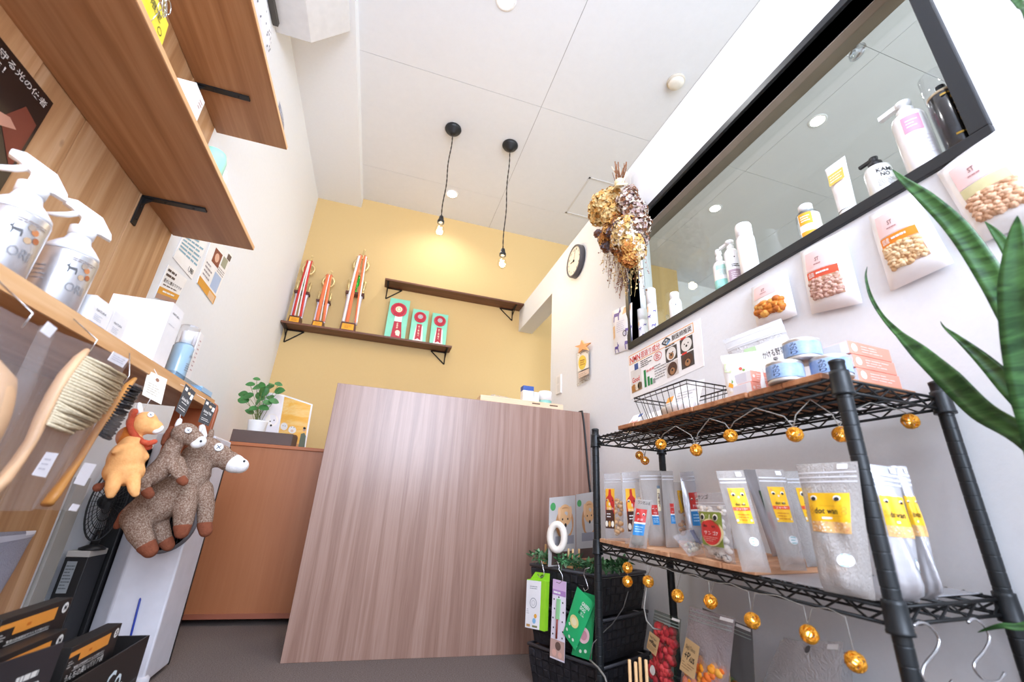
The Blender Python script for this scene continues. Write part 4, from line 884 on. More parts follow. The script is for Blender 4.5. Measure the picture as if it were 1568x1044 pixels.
# tall silver bag behind, small red and blue bag in front
def fish_label(P, u0, v0, u1, v1, t, hang=True):
    m = MB(); h = v1 - v0; w_ = u1 - u0; m.rect(P, u0, v0 + h * .46, u1, v1, redl, .001); m.rect(P, u0, v0, u1, v0 + h * .46, blul, .001); m.rect(P, u0, v0 + h * .43, u1, v0 + h * .49, WHITE, .0013)
    eyes(m, P, u0 + w_ * .24, u0 + w_ * .76, v0 + h * .8, w_ * .11); m.text(P, 'かつお', u0 + w_ * .25, v0 + h * .55, u0 + w_ * .75, v0 + h * .64, WHITE, .0018); m.lines(P, u0 + w_ * .15, v0 + h * .1, u0 + w_ * .85, v0 + h * .36, 3, mat('a8d4ee', .5), .0018, .4)
    m.build('label', t)
t, P = shelf_bag(MIDZ, ((994, 835), (1021, 836), (1013, 720.5), (978, 721)), .022, sil, 'tall silver treat bag with a hanging paper strip, behind the small red and blue bag', GR)
fish_label(P, .3, .27, .62, .53, t); m = MB(); m.poly(P, [(.62, .45), (.78, .45), (.82, .75), (.68, .75)], mat('eadfbe', .6), .0016); m.text(P, '送料', .68, .5, .76, .7, mat('6a4a3a', .6), .0022, turn=1); m.rect(P, .68, .75, .84, .79, mat('6a7c8c', .5), .0018); m.build('paper_strip', t); m = MB(); seal_(m, P, .86, .95); m.build('zip_seal', t)
t, P = shelf_bag(MIDZ, ((963, 838), (990, 840), (999, 767), (973, 763)), .014, sil2, 'small clear bag with a red and blue fish label standing in front', GR)
fish_label(P, .14, .26, .78, .8, t); fill(t, P, .15, .04, .8, .24, [mat('7a7264', .7), mat('9a8e78', .7), mat('55584c', .7)], 40, .0045); m = MB(); m.text(P, 'ワンだふる', .2, .9, .9, .97, INK, .0014); m.build('handwritten_name', t)
t, P = shelf_bag(MIDZ, ((1020, 838), (1040, 838), (1030, 721), (1012, 721)), .016, sil, 'grey silver bag showing a dim red and blue label, just right of the tall one', GR); fish_label(P, .35, .3, .7, .56, t); m = MB(); seal_(m, P, .86, .95); m.build('zip_seal', t)
t, P = shelf_bag(MIDZ, ((1039, 826), (1057, 824), (1046, 738), (1030, 738)), .014, clr, 'narrow clear bag of biscuits with a yellow corner label at the back of the shelf', GR)
m = MB(); m.poly(P, [(.2, .45), (.8, .5), (.75, .85), (.2, .85)], yel, .001); m.build('label', t); fill(t, P, .2, .06, .85, .5, [mat('d8a878', .7), mat('c08a5a', .7)], 18, .008)
t, P = shelf_bag(MIDZ, ((1053, 826), (1078, 826), (1068, 721), (1041, 723)), .018, foil, 'small silver bag with a red and blue label, left of the watermelon bag', GR); fish_label(P, .25, .2, .8, .68, t); m = MB(); seal_(m, P, .84, .95); m.build('zip_seal', t); m = MB(); m.poly(P, [(.7, .5), (.85, .5), (.9, .8), (.78, .8)], mat('eadfbe', .6), .0022); m.build('paper_strip', t)
# bag lying on its side
a, b = hit(1055, 852, rt(0, 0, MIDZ + .004), MN), hit(1079, 847, rt(0, 0, MIDZ + .004), MN); n = (b - a).cross(V((0, 0, 1))).normalized(); n = (n + V((0, 0, .5))).normalized()
P = Patch(a, b, hit(1060, 808, a, n), hit(1031, 821, a, n), bulge=puff(.014)); t = thing('fish_bag', 'small clear bag of dried fish slumped over beside the watermelon bag', 'treat bag', V((a.x, a.y, a.z - .004)), GR)
MB().pouch(P, clr).build('bag', t); m = MB(); m.poly(P, [(.5, .45), (.95, .3), (.95, .9), (.7, .95)], mat('24407c', .5), .001); m.build('label', t); fill(t, P, .15, .15, .85, .6, [mat('b8a888', .6), mat('8a8a80', .5), mat('d8ccb0', .6)], 40, .005)
# watermelon bag
t, P = shelf_bag(MIDZ, ((1082, 853), (1127, 864), (1110, 753), (1063, 755)), .018, clr, 'clear treat bag with a green label showing a big red watermelon', GR)
fill(t, P, .12, .04, .9, .78, [mat('f4ece2', .7), mat('ece0d2', .7)], 70, .009); m = MB(); m.rect(P, .13, .2, .86, .7, mat('8a9a3c', .5), .001); eyes(m, P, .28, .7, .62, .07); m.disc(P, .52, .4, .37, mat('e8d8a0', .5), .0022, 30, .2); m.disc(P, .5, .4, .345, mat('d8322a', .5), .0025, 30, .185)
m.text(P, 'dot wan', .3, .47, .7, .51, INK, .003); m.text(P, 'サンゴ7', .3, .36, .78, .42, WHITE, .003); m.lines(P, .25, .26, .75, .34, 3, mat('f0a090', .5), .003, .4); m.poly(P, [(.48, .57), (.52, .57), (.56, .66), (.52, .66)], mat('dfe0c0', .5), .003); m.build('label', t)
m = MB(); seal_(m, P, .78, .86); m.build('zip_seal', t); m = MB(); m.text(P, 'サンゴ', .15, .9, .5, .97, INK, .0014); m.text(P, 'サンゴ', .55, .04, .9, .12, INK, .0014); m.build('handwritten_name', t)
# yellow-label bags
def cheese_bag(q, film_, label, th=.02):
    t, P = shelf_bag(MIDZ, q, th, film_, label, GR, lean=-.08)
    m, w_, h = duck_label(P, .2, .47, .8, .82, yel, 'dot wan', .82, .06); m.rect(P, .2, .595, .8, .63, mat('e4582c', .5), .0016); m.text(P, 'ジャーキー', .3, .6, .7, .625, WHITE, .002)
    for u, v, c in ((.5, .73, 'f8d8c0'), (.24, .5, 'fdf4e0'), (.72, .5, 'fdf4e0'), (.74, .8, 'f2a03c'), (.3, .79, 'f2a03c'), (.62, .66, 'f8e0b0')): m.disc(P, u, v, .045, mat(c, .5), .0014, 7)
    m.lines(P, .3, .49, .7, .57, 3, mat('d88a1c', .5), .0016, .4); m.build('label', t)
    m = MB(); m.disc(P, .58, .3, .15, WHITE, .0012, 24); m.lines(P, .5, .26, .66, .34, 3, mat('8ac0c4', .5), .0018, .4); m.build('round_sticker', t); m = MB(); seal_(m, P, .86, .93); m.rect(P, .66, .94, .86, .985, WHITE, .0012); m.build('zip_seal', t)
cheese_bag(((1137, 875), (1181, 877), (1138, 720), (1096, 721)), sil2, 'frosted bag with a yellow label and eyes, standing right of the watermelon bag')
cheese_bag(((1196, 873), (1236, 874), (1199, 719), (1156, 718)), sil2, 'frosted bag with a yellow label and eyes, second in the row of three')
cheese_bag(((1236, 868), (1275, 866), (1240, 721), (1199, 721)), sil, 'silvery bag with a yellow label, third of the row, tucked behind the big bag')
t, P = shelf_bag(MIDZ, ((1183, 852), (1200, 851), (1158, 719), (1138, 719)), .012, foil, 'pale silver bag with a thin green and red edge between two yellow-label bags', GR); m = MB(); m.rect(P, .5, .35, .9, .75, mat('3a5a3c', .5), .001); m.rect(P, .5, .3, .9, .5, mat('b42c3a', .5), .0014); m.build('label', t)
def big_bag(q, label, part=False):
    t, P = shelf_bag(LZ, q, .035, foil if part else sil, label, 'large silver bags on the rack liner', lean=-.06)
    m = MB(); b = (.16, .46, .86, .76); m.rect(P, *b, yel, .001); m.rect(P, b[0], .46, b[2], .54, mat('e8b878', .6), .0014)
    eyes(m, P, .28, .68, .72, .06); m.text(P, 'dot wan', .28, .6, .68, .645, INK, .0018); m.line(P, (.22, .585), (.75, .585), .006, mat('c89018', .5), .0016); m.line(P, (.22, .66), (.75, .66), .006, mat('c89018', .5), .0016)
    for u in (.22, .78): m.ring(P, u, .61, .03, .038, mat('c89018', .5), .0016, 12); m.ring(P, u, .64, .03, .038, mat('c89018', .5), .0016, 12)
    for _ in range(90): m.disc(P, random.uniform(.18, .84), random.uniform(.465, .54), random.uniform(.012, .022), mat(random.choice(('f4d8b0', 'd89a6a', 'f8e8d0', 'e0a878')), .6), .0017, 6)
    m.rect(P, .4, .56, .56, .575, WHITE, .0018); m.build('label', t)
    m = MB(); m.disc(P, .72, .27, .13, WHITE, .0012, 26); m.lines(P, .65, .22, .79, .32, 4, mat('9cc8cc', .5), .0018, .35); m.build('round_sticker', t); m = MB(); seal_(m, P, .83, .94, tear, 3); m.rect(P, .7, .945, .86, .985, WHITE, .0012); m.build('zip_seal', t)
big_bag(((1262, 905), (1341, 920), (1313, 706), (1219, 711)), 'largest silver bag with a yellow label, left of the near rack post')
big_bag(((1360, 920), (1409, 922), (1374, 716), (1320, 709)), 'large silver bag partly hidden behind the near rack post', True)
big_bag(((1408, 916), (1437, 918), (1388, 714), (1362, 713)), 'dark silver bag seen edge-on, farthest right on the middle shelf', True)
# ---------------------------------------------------------------- on top of the rack
TZ = TOPZ + .0006
def cyl_can(base, r, h, label, proto=None):
    t = thing('blue_can', label, 'tin can', base, 'blue tin cans on the rack top'); tin = mat('d8d6d2', .3, .6)
    MB().lathe([(r * .94, 0), (r, .002), (r, .004), (r * .97, .006), (r * .97, h - .006), (r, h - .004), (r, h - .001), (r * .95, h), (r * .94, h - .003), (0, h - .003)], tin, T(base), 40).build('can', t)
    m = MB(); Pb = wrap(base, r * .975, .008, h - .008, -PI, PI); n = 60
    cb = speckle('can_label', '7f9fcf', 'b4c8e6', 30, .4, .5, .2, 0) if 'can_label' not in D.materials else D.materials['can_label']
    m.rect(Pb, 0, 0, 1, 1, cb, .0003, n, 1); a0 = .62; Pt = wrap(base, r * .975, .008, h - .008, -.15, .65)
    for k, chh in enumerate('みのり'): m.text(Pt, chh, .25, .67 - .3 * k, .75, .94 - .3 * k, mat('28324e', .5), .0006)
    m.build('label', t); return t
CB = [(1205, 585, 1177, 1233, 552), (1276, 574, 1234, 1316, 534)]
b1 = at(1206, 586, Z=TZ); b1 = V((b1.x, b1.y, TZ)); 
def place_can(pxl, pxr, pyb, ptop, z, label):
    c = at((pxl + pxr) / 2, pyb, Z=z); d = (c - CAM).length; l, r_ = ray(pxl, pyb).normalized(), ray(pxr, pyb).normalized(); R = d * l.angle(r_) / 2
    dv = V((c.x, c.y, 0)).normalized(); base = V((c.x + dv.x * R * .55, c.y + dv.y * R * .55, z)); nrm = V((-dv.x, -dv.y, 0))
    tp = hit((pxl + pxr) / 2, ptop, base + nrm * R, nrm); return base, R, tp.z - z
b, R1, h1 = place_can(1235, 1316, 577, 533, TZ, ''); cyl_can(b, .036, .046, 'blue tin can at the front right of the three, beside the near rack post'); bR = b
b2, R2, h2 = place_can(1177, 1233, 585, 551, TZ, ''); d2 = (b2 - bR).length
if d2 < .078: b2 = bR + (b2 - bR).normalized() * .078
cyl_can(b2, .036, .046, 'blue tin can at the lower left of the three, next to the two pink-ended cartons')
mid = (b2 + bR) / 2; cyl_can(V((mid.x + .004, mid.y + .006, TZ + .0466)), .036, .046, 'blue tin can stacked on top of the other two')
salm = mat('ee9a84', .45); salm2 = mat('e07c66', .45); whc = mat('f4f2f4', .4)
def carton(u0, v0, z, w_, d_, h, label, grp, face_u=True):
    t = thing('food_carton', label, 'carton', rk(u0 + w_ / 2, v0 + d_ / 2, z), grp)
    q = [(u0, v0), (u0 + w_, v0), (u0 + w_, v0 + d_), (u0, v0 + d_)]
    m = MB(); m.prism([rk(u, v, z) for u, v in q], [rk(u, v, z + h) for u, v in q], salm); m.build('box', t, bevel=.0008, seg=1)
    P1 = Patch(rk(u0, v0 + d_, z), rk(u0, v0, z), rk(u0, v0, z + h), rk(u0, v0 + d_, z + h)); P1 = Patch(rk(u0, v0, z), rk(u0, v0 + d_, z), rk(u0, v0 + d_, z + h), rk(u0, v0, z + h))
    m = MB(); m.disc(P1, .12, .5, .07, mat('f8dcd0', .5), .0006, 16); m.lines(P1, .28, .2, .85, .8, 3, mat('f6d4c8', .5), .0006, .35); m.build('print', t)
    P2 = Patch(rk(u0 + w_, v0, z), rk(u0, v0, z), rk(u0, v0, z + h), rk(u0 + w_, v0, z + h))
    m = MB(); m.rect(P2, 0.01, 0.03, .99, .97, whc, .0006); m.rect(P2, .2, .12, .8, .9, mat('e4e2ea', .45), .0009); m.build('white_side', t)
# three salmon cartons near the right end, two more left of the cans
c0 = at(1319, 592, Z=TZ); uc = (V((c0.x, c0.y)) - FR2).dot(RU); vc = (V((c0.x, c0.y)) - FR2).dot(RV)
for k, nm in enumerate(('salmon pink carton at the bottom of the stack of three', 'salmon pink carton in the middle of the stack of three', 'salmon pink carton on top of the stack of three')):
    carton(.036, .115 - .004 * k, TZ + k * .0296, .085, .13, .029, nm + ' on the rack top', 'salmon cartons on the rack top')
c0 = onfront(1151, 590, .016); uc = (V((c0.x, c0.y)) - FR2).dot(RU); vc = .016
for k, nm in enumerate(('lower of two cartons with white sides and pink ends left of the cans', 'upper of two cartons with white sides and pink ends left of the cans')):
    carton(uc, max(.012, vc) + .004 * k, TZ + k * .0286, .07, .055, .028, nm, 'salmon cartons on the rack top')
# white illustrated pouch and a clear zip bag behind it
a, b = at(1090, 608, Z=TZ), at(1150, 600, Z=TZ); a = V((a.x + .05, a.y, TZ)); b = V((b.x + .05, b.y, TZ))
n = (b - a).cross(V((0, 0, 1))).normalized(); P = Patch(a, b, hit(1160, 537, a, n), hit(1103, 545, a, n), bulge=stand(.018))
t = thing('illustrated_pouch', 'white food pouch printed with small vegetables standing left of the cartons', 'pouch', (a + b) / 2)
MB().pouch(P, mat('f7f5f2', .4)).build('bag', t)
m = MB(); m.poly(P, [(.1, .25), (.22, .2), (.25, .28), (.14, .34)], mat('f0a030', .5), .0012); m.poly(P, [(.2, .3), (.26, .34), (.22, .4)], mat('7aa84a', .5), .0012); m.disc(P, .5, .62, .05, mat('d86a5a', .5), .0012, 10); m.disc(P, .58, .58, .04, mat('88b060', .5), .0012, 10); m.poly(P, [(.05, .6), (.25, .55), (.3, .75), (.08, .8)], mat('d8e4b8', .5), .001); m.poly(P, [(.1, .05), (.3, .04), (.3, .12), (.1, .14)], mat('f6ecc8', .5), .001); m.lines(P, .4, .3, .85, .5, 3, mat('c8c4c0', .5), .0012, .3); m.build('print', t)
a2, b2_ = V((a.x + .075, a.y + .01, TZ)), V((at(1206, 590, Z=TZ).x + .085, at(1206, 590, Z=TZ).y + .02, TZ)); n = (b2_ - a2).cross(V((0, 0, 1))).normalized()
P = Patch(a2, b2_, hit(1196, 487, a2, n), hit(1107, 521, a2, n), bulge=stand(.016)); t = thing('zip_bag', 'large pale zip bag with handwritten Japanese label behind the cartons', 'zip bag', (a2 + b2_) / 2)
MB().pouch(P, filmy('pale_zip_film', 'f1f1f3', .72, .2)).build('bag', t)
m = MB(); m.rect(P, 0, .8, 1, .99, mat('dfe1e4', .25), .0012); m.rect(P, .02, .83, .98, .845, WHITE, .002); m.rect(P, .02, .93, .98, .94, WHITE, .002); m.build('zip_seal', t)
m = MB(); m.rect(P, .5, .3, .98, .74, mat('fbfafa', .5), .0012); m.text(P, 'かける野菜', .56, .52, .92, .62, INK, .0018); m.text(P, '紫', .7, .42, .78, .51, INK, .0018); m.disc(P, .78, .38, .03, mat('8a6ab0', .5), .0018, 10); m.rect(P, .3, .6, .5, .74, mat('b8d4a8', .5), .0012); m.build('label', t)
# wire basket with leaflets
wb = mat('2c2826', .45, .3); z0 = TZ + .003
A = at(971, 607.6, X=1); 
lf = rk(.0, .0, 0)
def onv(px, py, v): n = V((RV.x, RV.y, 0)); return hit(px, py, rk(0, v, 0), n)
v0 = .035; A = onv(971, 608, v0); B = onv(1051, 583, v0); A0 = onv(985, 640, v0); B0 = onv(1056, 618, v0)
uA = (V((A.x, A.y)) - FR2).dot(RU); uB = (V((B.x, B.y)) - FR2).dot(RU); zt = (A.z + B.z) / 2
uA = min(uA, .86); v1 = v0 + .17
bk = thing('wire_basket', 'small black wire basket holding rolled leaflets on the left of the rack top', 'basket', rk((uA + uB) / 2, (v0 + v1) / 2, TZ))
ua, ub = uA - .03, uB + .012
rim = [(uA, v0), (uB, v0), (uB, v1), (uA, v1)]; bot = [(ua, v0 + .015), (ub, v0 + .015), (ub, v1 - .015), (ua, v1 - .015)]
m = MB(); m.tube([rk(u, v, zt) for u, v in rim], .0024, wb, 8, closed=True); m.tube([rk(u, v, zt - .012) for u, v in rim], .0016, wb, 6, closed=True); m.build('rim', bk)
m = MB(); m.tube([rk(u, v, z0) for u, v in bot], .002, wb, 6, closed=True)
for k in range(4):
    (r0, r1), (s0, s1) = (rim[k], rim[(k + 1) % 4]), (bot[k], bot[(k + 1) % 4]); nn = 9 if k % 2 == 0 else 5
    for i in range(nn + 1): f = i / nn; m.tube([rk(r0[0] + (r1[0] - r0[0]) * f, r0[1] + (r1[1] - r0[1]) * f, zt), rk(s0[0] + (s1[0] - s0[0]) * f, s0[1] + (s1[1] - s0[1]) * f, z0)], .0011, wb, 5)
for i in range(10): f = i / 9; m.tube([rk(ua + (ub - ua) * f, v0 + .015, z0), rk(ua + (ub - ua) * f, v1 - .015, z0)], .0011, wb, 5)
m.build('wire_body', bk)
paper = mat('faf9f8', .5)
zz = z0 + .002
def leaflet(pts, label, mm, deco=None, grp='leaflets on the rack top', th=.0012):
    P = Patch(*pts, bulge=None); t = thing('leaflet', label, 'leaflet', P.P(.5, 0), grp); MB().slab(P, th, mm).build('sheet', t)
    if deco: m = MB(); deco(m, P); m.build('print', t)
    return t
um = (ua + ub) / 2
leaflet([rk(um + .05, v0 + .05, zz), rk(ub + .02, v0 + .05, zz), rk(ub + .012, v0 + .09, zt + .022), rk(um + .02, v0 + .085, zt + .024)], 'white leaflet with grey photo print standing in the wire basket', paper, lambda m, P: (m.rect(P, .1, .05, .6, .3, mat('b8b4bc', .6)), m.lines(P, .15, .4, .8, .8, 5, mat('c2c0c8', .6), .0008, .3)))
leaflet([rk(ua - .015, v0 + .06, zz), rk(um + .06, v0 + .06, zz), rk(um + .055, v0 + .1, zt + .004), rk(ua - .02, v0 + .1, zt + .002)], 'leaflet with an orange top edge leaning in the left of the wire basket', paper, lambda m, P: (m.rect(P, 0, .78, 1, 1, mat('f2a43c', .5)), m.disc(P, .5, .3, .2, mat('b89a80', .6)), m.lines(P, .1, .55, .9, .75, 3, mat('b0acb0', .6), .0008, .4)))
P = None
roll = MB(); c0, c1 = rk(um + .02, v0 + .032, zz + .022), rk(ub + .012, v0 + .032, zz + .026); roll.tube([c0, c1], .019, paper, 20)
tag(roll.build('rolled_paper', None, c0), 'rolled white paper lying in the wire basket', 'paper roll')
q = [(944, 655), (962, 649), (978, 613), (956, 624)]
a, b = at(941, 655, Z=.8645), at(962, 648, Z=.8645)
def gooddeco(m, P): m.text(P, 'Good', .15, .55, .8, .72, red, .0008); m.rect(P, .05, .05, .95, .4, mat('c0a078', .6)); m.disc(P, .3, .25, .16, mat('a87440', .6), .0012); m.disc(P, .7, .25, .14, mat('e8d8c0', .6), .0012); m.lines(P, .1, .42, .9, .5, 1, red, .0008, .4); m.rect(P, .6, .84, .95, .98, mat('4a6aa8', .5), .0008)
zr = ZT + .0072
leaflet([rk(.868, .085, zr), rk(.80, .085, zr), rk(.785, .14, zr + .085), rk(.853, .14, zr + .085)], 'leaflet with red writing leaning at the far left end of the rack top', paper, gooddeco)
leaflet([rk(.862, .16, zr), rk(.745, .16, zr), rk(.735, .205, zr + .10), rk(.85, .205, zr + .10)], 'plain white leaflet behind the dog-photo leaflet at the rack end', paper, lambda m, P: m.lines(P, .2, .3, .8, .6, 3, mat('e8a8a0', .6), .0008, .3))
m = MB(); m.prism([rk(u, v, zr) for u, v in ((.87, .03), (.79, .03), (.79, .075), (.87, .075))], [rk(u, v, zr + .004) for u, v in ((.87, .03), (.79, .03), (.79, .075), (.87, .075))], paper)
tag(m.build('paper_stack', None, rk(.83, .05, zr)), 'short stack of white paper slips on the front left corner of the rack top', 'paper stack')
# ---------------------------------------------------------------- string lights
lace = mat('d8962a', .4, .55, var=.3, scale=200); strand = mat('9a968f', .5)
def lace_ball(c, r, name, parent, glow):
    m = MB(); rn = random.Random(int(c.x * 1e5) % 9973)
    for k in range(16):
        ax = V((rn.gauss(0, 1), rn.gauss(0, 1), rn.gauss(0, 1))).normalized(); a = ax.orthogonal().normalized(); b = ax.cross(a); h = rn.uniform(-.55, .55) * r; q = math.sqrt(r * r - h * h)
        m.tube([c + ax * h + (a * math.cos(2 * PI * i / 14) + b * math.sin(2 * PI * i / 14)) * q * rn.uniform(.95, 1.03) for i in range(14)], r * .085, lace, 5, closed=True)
    o = m.build(name, parent); MB().ball(c, r * .3, mat('ffd27a', .4, emit=5 if glow else 1.5), None, 8, 6).build('led', o)
def lights(label, pts, rad, zt, nm):
    t = thing('string_light', label, 'string lights', V(pts[0]), 'gold ball string lights')
    m = MB(); path = []
    for i, c in enumerate(pts):
        c = V(c); top = V((c.x, c.y, c.z + rad * 1.02)); hang = V((c.x - .002, c.y + .004, zt))
        path += [top] if i == 0 else []
        if i and nm == 'm':
            p = V(pts[i - 1]); uv = lambda q: (V((q.x, q.y)) - FR2).dot(RU)
            ua_, ub_ = uv(p), uv(c); e = .008 if abs(ua_ - ub_) > .02 else 0; zr_ = lambda u: ZM + tilt(u, 0) - .0275
            m.tube([V((p.x, p.y, p.z + rad)), rk(ua_ - e, -.008, zr_(ua_)), rk((ua_ + ub_) / 2, -.007, zr_((ua_ + ub_) / 2) + .006), rk(ub_ + e, -.008, zr_(ub_)), top], .0009, strand, 6)
        elif i:
            p = V(pts[i - 1]); mid = (p + c) / 2; mid.z = zt + (.0 if (V(p) - c).length > .05 else -.01)
            m.tube([V((p.x, p.y, p.z + rad)), V((p.x * .8 + mid.x * .2, p.y * .8 + mid.y * .2, p.z + rad + (mid.z - p.z - rad) * .45)), mid, V((c.x * .8 + mid.x * .2, c.y * .8 + mid.y * .2, c.z + rad + (mid.z - c.z - rad) * .45)), top], .0011, strand, 6)
    m.build('cable', t)
    for c in pts: lace_ball(V(c), rad, 'lace_ball', t, True)
vq = -.016
top_px = [(979, 697), (987.5, 705), (1012, 680), (1066, 689), (1118.6, 667), (1217, 665), (1288, 665)]
tp = [onv(979, 697, .17), onv(987.5, 705, .15)] + [onv(px, py, vq - (.0 if px < 1280 else -.05)) for px, py in top_px[2:]] + [onv(1394, 645, .21)]
lights('gold lace-ball string lights draped under the top shelf of the rack', tp, .0142, ZT - .026, 't')
mp_ = [onv(px, py, vq) for px, py in ((961, 869), (961, 890), (992.5, 890), (1037.6, 912), (1088, 921), (1152, 950), (1239, 971), (1310, 1013))]
lights('gold lace-ball string lights draped under the middle shelf of the rack', mp_, .0142, ZM - .028, 'm')
# loose grey cable below
m = MB(); m.tube([onfront(990, 900, -.02), onfront(986, 930, -.025), onfront(990, 950, -.028), onfront(1000, 962, -.02), onfront(1012, 964, .02)], .0018, strand, 6)
tag(m.build('grey_cable', None, onfront(990, 900, -.02)), 'thin grey cable looping down beside the stacked black baskets', 'cable')
m = MB(); m.tube([onfront(903, 1010, -.04), onfront(916, 1022, -.04), onfront(926, 1036, -.045), onfront(934, 1060, -.05), onfront(940, 1100, -.05)], .0028, mat('8a8884', .5), 6)
m.tube([onfront(962, 905, .05), onfront(955, 930, .04), onfront(938, 955, .03), onfront(926, 966, .02), onfront(908, 985, -.026), onfront(905, 1000, -.03), onfront(903, 1010, -.03)], .0018, mat('5a5856', .5), 6)
tag(m.build('trailing_cable', None, onfront(903, 1010, -.03)), 'cable passing across the baskets and down behind the green pouches', 'cable')
# S hooks on the right end of the middle shelf
chrome = mat('d8d8da', .18, .95)
def shook(px, label):
    pts = [hit(*p, rk(-.012, 0, 0), V((RU.x, RU.y, 0))) for p in px]
    sm = []
    for i in range(len(pts) - 1):
        p0, p1, p2, p3 = pts[max(0, i - 1)], pts[i], pts[i + 1], pts[min(len(pts) - 1, i + 2)]
        for k in range(5): q = k / 5; sm.append(.5 * ((2 * p1) + (p2 - p0) * q + (2 * p0 - 5 * p1 + 4 * p2 - p3) * q * q + (3 * p1 - p0 - 3 * p2 + p3) * q ** 3))
    o = MB().tube(sm + [pts[-1]], .0022, chrome, 8).build('s_hook', None, pts[0]); tag(o, label, 'hook', 'empty hooks on the rack end')
shook([(1399, 958), (1408, 953), (1422, 957), (1437, 976), (1434, 995), (1416, 1018), (1413, 1035), (1425, 1052), (1446, 1056), (1458, 1042)], 'chrome S-hook next to the near rack post, hanging from the middle shelf')
shook([(1482, 953), (1490, 947), (1504, 955), (1515, 975), (1508, 995), (1492, 1015), (1496, 1030), (1512, 1043), (1530, 1042), (1538, 1030)], 'chrome S-hook next to the back rack post, partly behind a leaf tip')
# ---------------------------------------------------------------- food bags below the middle shelf (standing on the bottom shelf)
kraft = mat('c9a878', .7); BZ = ZB + .006
def veg_bag(q, label, cols, kz, v, backm, wd=.02, tagp=(.2, .62, .62, .86)):
    n = V((RV.x, RV.y, 0)); o = rk(0, v, 0); pts = [hit(*p, o, n) for p in q]
    bl = pts[0] + (pts[0] - pts[3]) * ((pts[0].z - BZ) / max(1e-3, (pts[3].z - pts[0].z))); br = pts[1] + (pts[1] - pts[2]) * ((pts[1].z - BZ) / max(1e-3, (pts[2].z - pts[1].z))); bl.z = br.z = BZ + .001
    P = Patch(bl, br, pts[2], pts[3], bulge=stand(wd)); t = thing('vegetable_bag', label, 'food bag', (bl + br) / 2, 'vegetable snack bags under the rack')
    MB().pouch(P, backm, 14, 14).build('bag', t)
    m = MB()
    for _ in range(120): u, v_ = random.uniform(.2, .88), random.uniform(kz[0], kz[1]); s = .0095 * random.uniform(.7, 1.3); m.ball(P.P(u, v_, -.007), (s, s * 1.2, s), random.choice(cols), None, 8, 6)
    o = m.build('dried_vegetables', t); o['kind'] = 'stuff'
    Q = Patch(P.P(tagp[0], tagp[1], .016), P.P(tagp[2], tagp[1] - .03, .016), P.P(tagp[2], tagp[3] - .03, .014), P.P(tagp[0], tagp[3], .014)); m = MB(); m.slab(Q, .0008, kraft)
    m.text(Q, 'Dog’s Tokoro', .15, .68, .8, .84, INK, .0008, bold=False); m.text(Q, '+Plus', .15, .4, .85, .64, INK, .0008); m.lines(Q, .1, .1, .9, .34, 3, mat('8a6a44', .6), .0006, .3); m.build('kraft_tag', t)
    m = MB()
    for a in (.9, .93, .965): m.rect(P, .02, a, .98, a + .008, mat('9aa4a0', .3), .0012)
    m.rect(P, .72, .965, .98, .99, WHITE, .0016); m.build('zip_seal', t); return t, P
reds = [mat('c03038', .5), mat('d84a4c', .5), mat('a82430', .5)]; oran = [mat('f09a28', .5), mat('e8742a', .5), mat('f4b048', .5), mat('d8846a', .5)]; grs = [mat('7a9a48', .5), mat('a8b868', .5), mat('d88a30', .5)]
dkfilm = filmy('dark_green_film', '3c5a4c', .34, .12)
t, P = veg_bag(((990, 1044), (1036, 1040), (1043, 948), (1002, 933)), 'dark green-topped bag of dried red vegetables with a kraft tag, beside the baskets', reds, (.3, .86), .06, dkfilm, .02, (.12, .6, .55, .78)); m = MB(); m.disc(P, .5, .42, .12, WHITE, .018, 18, .05); m.build('white_sticker', t)
t, P = veg_bag(((1042, 1044), (1116, 1044), (1126, 947), (1056, 928)), 'larger silver and pinkish bag of orange vegetables with a kraft tag', oran, (.15, .62), .05, filmy('pink_grey_film', 'c0b4b6', .5, .12), .025, (.16, .5, .52, .76)); m = MB(); m.disc(P, .42, .33, .07, WHITE, .02, 18); m.build('white_sticker', t)
veg_bag(((1105, 1044), (1156, 1044), (1152, 962), (1075, 930)), 'dark smoky bag with green vegetable strips, behind the orange vegetable bag', grs, (.1, .5), .13, filmy('smoky_film', '4a4c4e', .5, .15), .02, (.35, .45, .6, .65))
# strap behind
# clear packets with price stickers
def packet(q, v, label):
    n = V((RV.x, RV.y, 0)); pts = [hit(*p, rk(0, v, 0), n) for p in q]; bl, br, tr, tl = pts; k = (bl.z - BZ) / max(1e-3, tl.z - bl.z); bl = bl + (bl - tl) * k; br = br + (br - tr) * k; bl.z = br.z = BZ + .001
    P = Patch(bl, br, tr, tl, bulge=stand(.008)); t = thing('clear_packet', label, 'packet', (bl + br) / 2, 'clear packets at the bottom of the rack'); MB().pouch(P, filmy('packet_film', 'dcd8d8', .45, .2), 10, 10).build('bag', t)
    m = MB(); m.disc(P, .5, .93, .04, mat('5a5656', .6), .0012, 12); m.rect(P, .78, .94, .94, .98, WHITE, .0012); m.rect(P, .15, .2, .85, .55, mat('4a3c38', .6), .0008); m.build('label', t)
packet(((1168, 1044), (1280, 1044), (1292, 982), (1196, 980)), .19, 'clear packet with a punched hole, nearer one below the gold balls')
packet(((1180, 1044), (1300, 1044), (1302, 1000), (1200, 975)), .245, 'clear packet with a punched hole, standing behind the nearer packet')
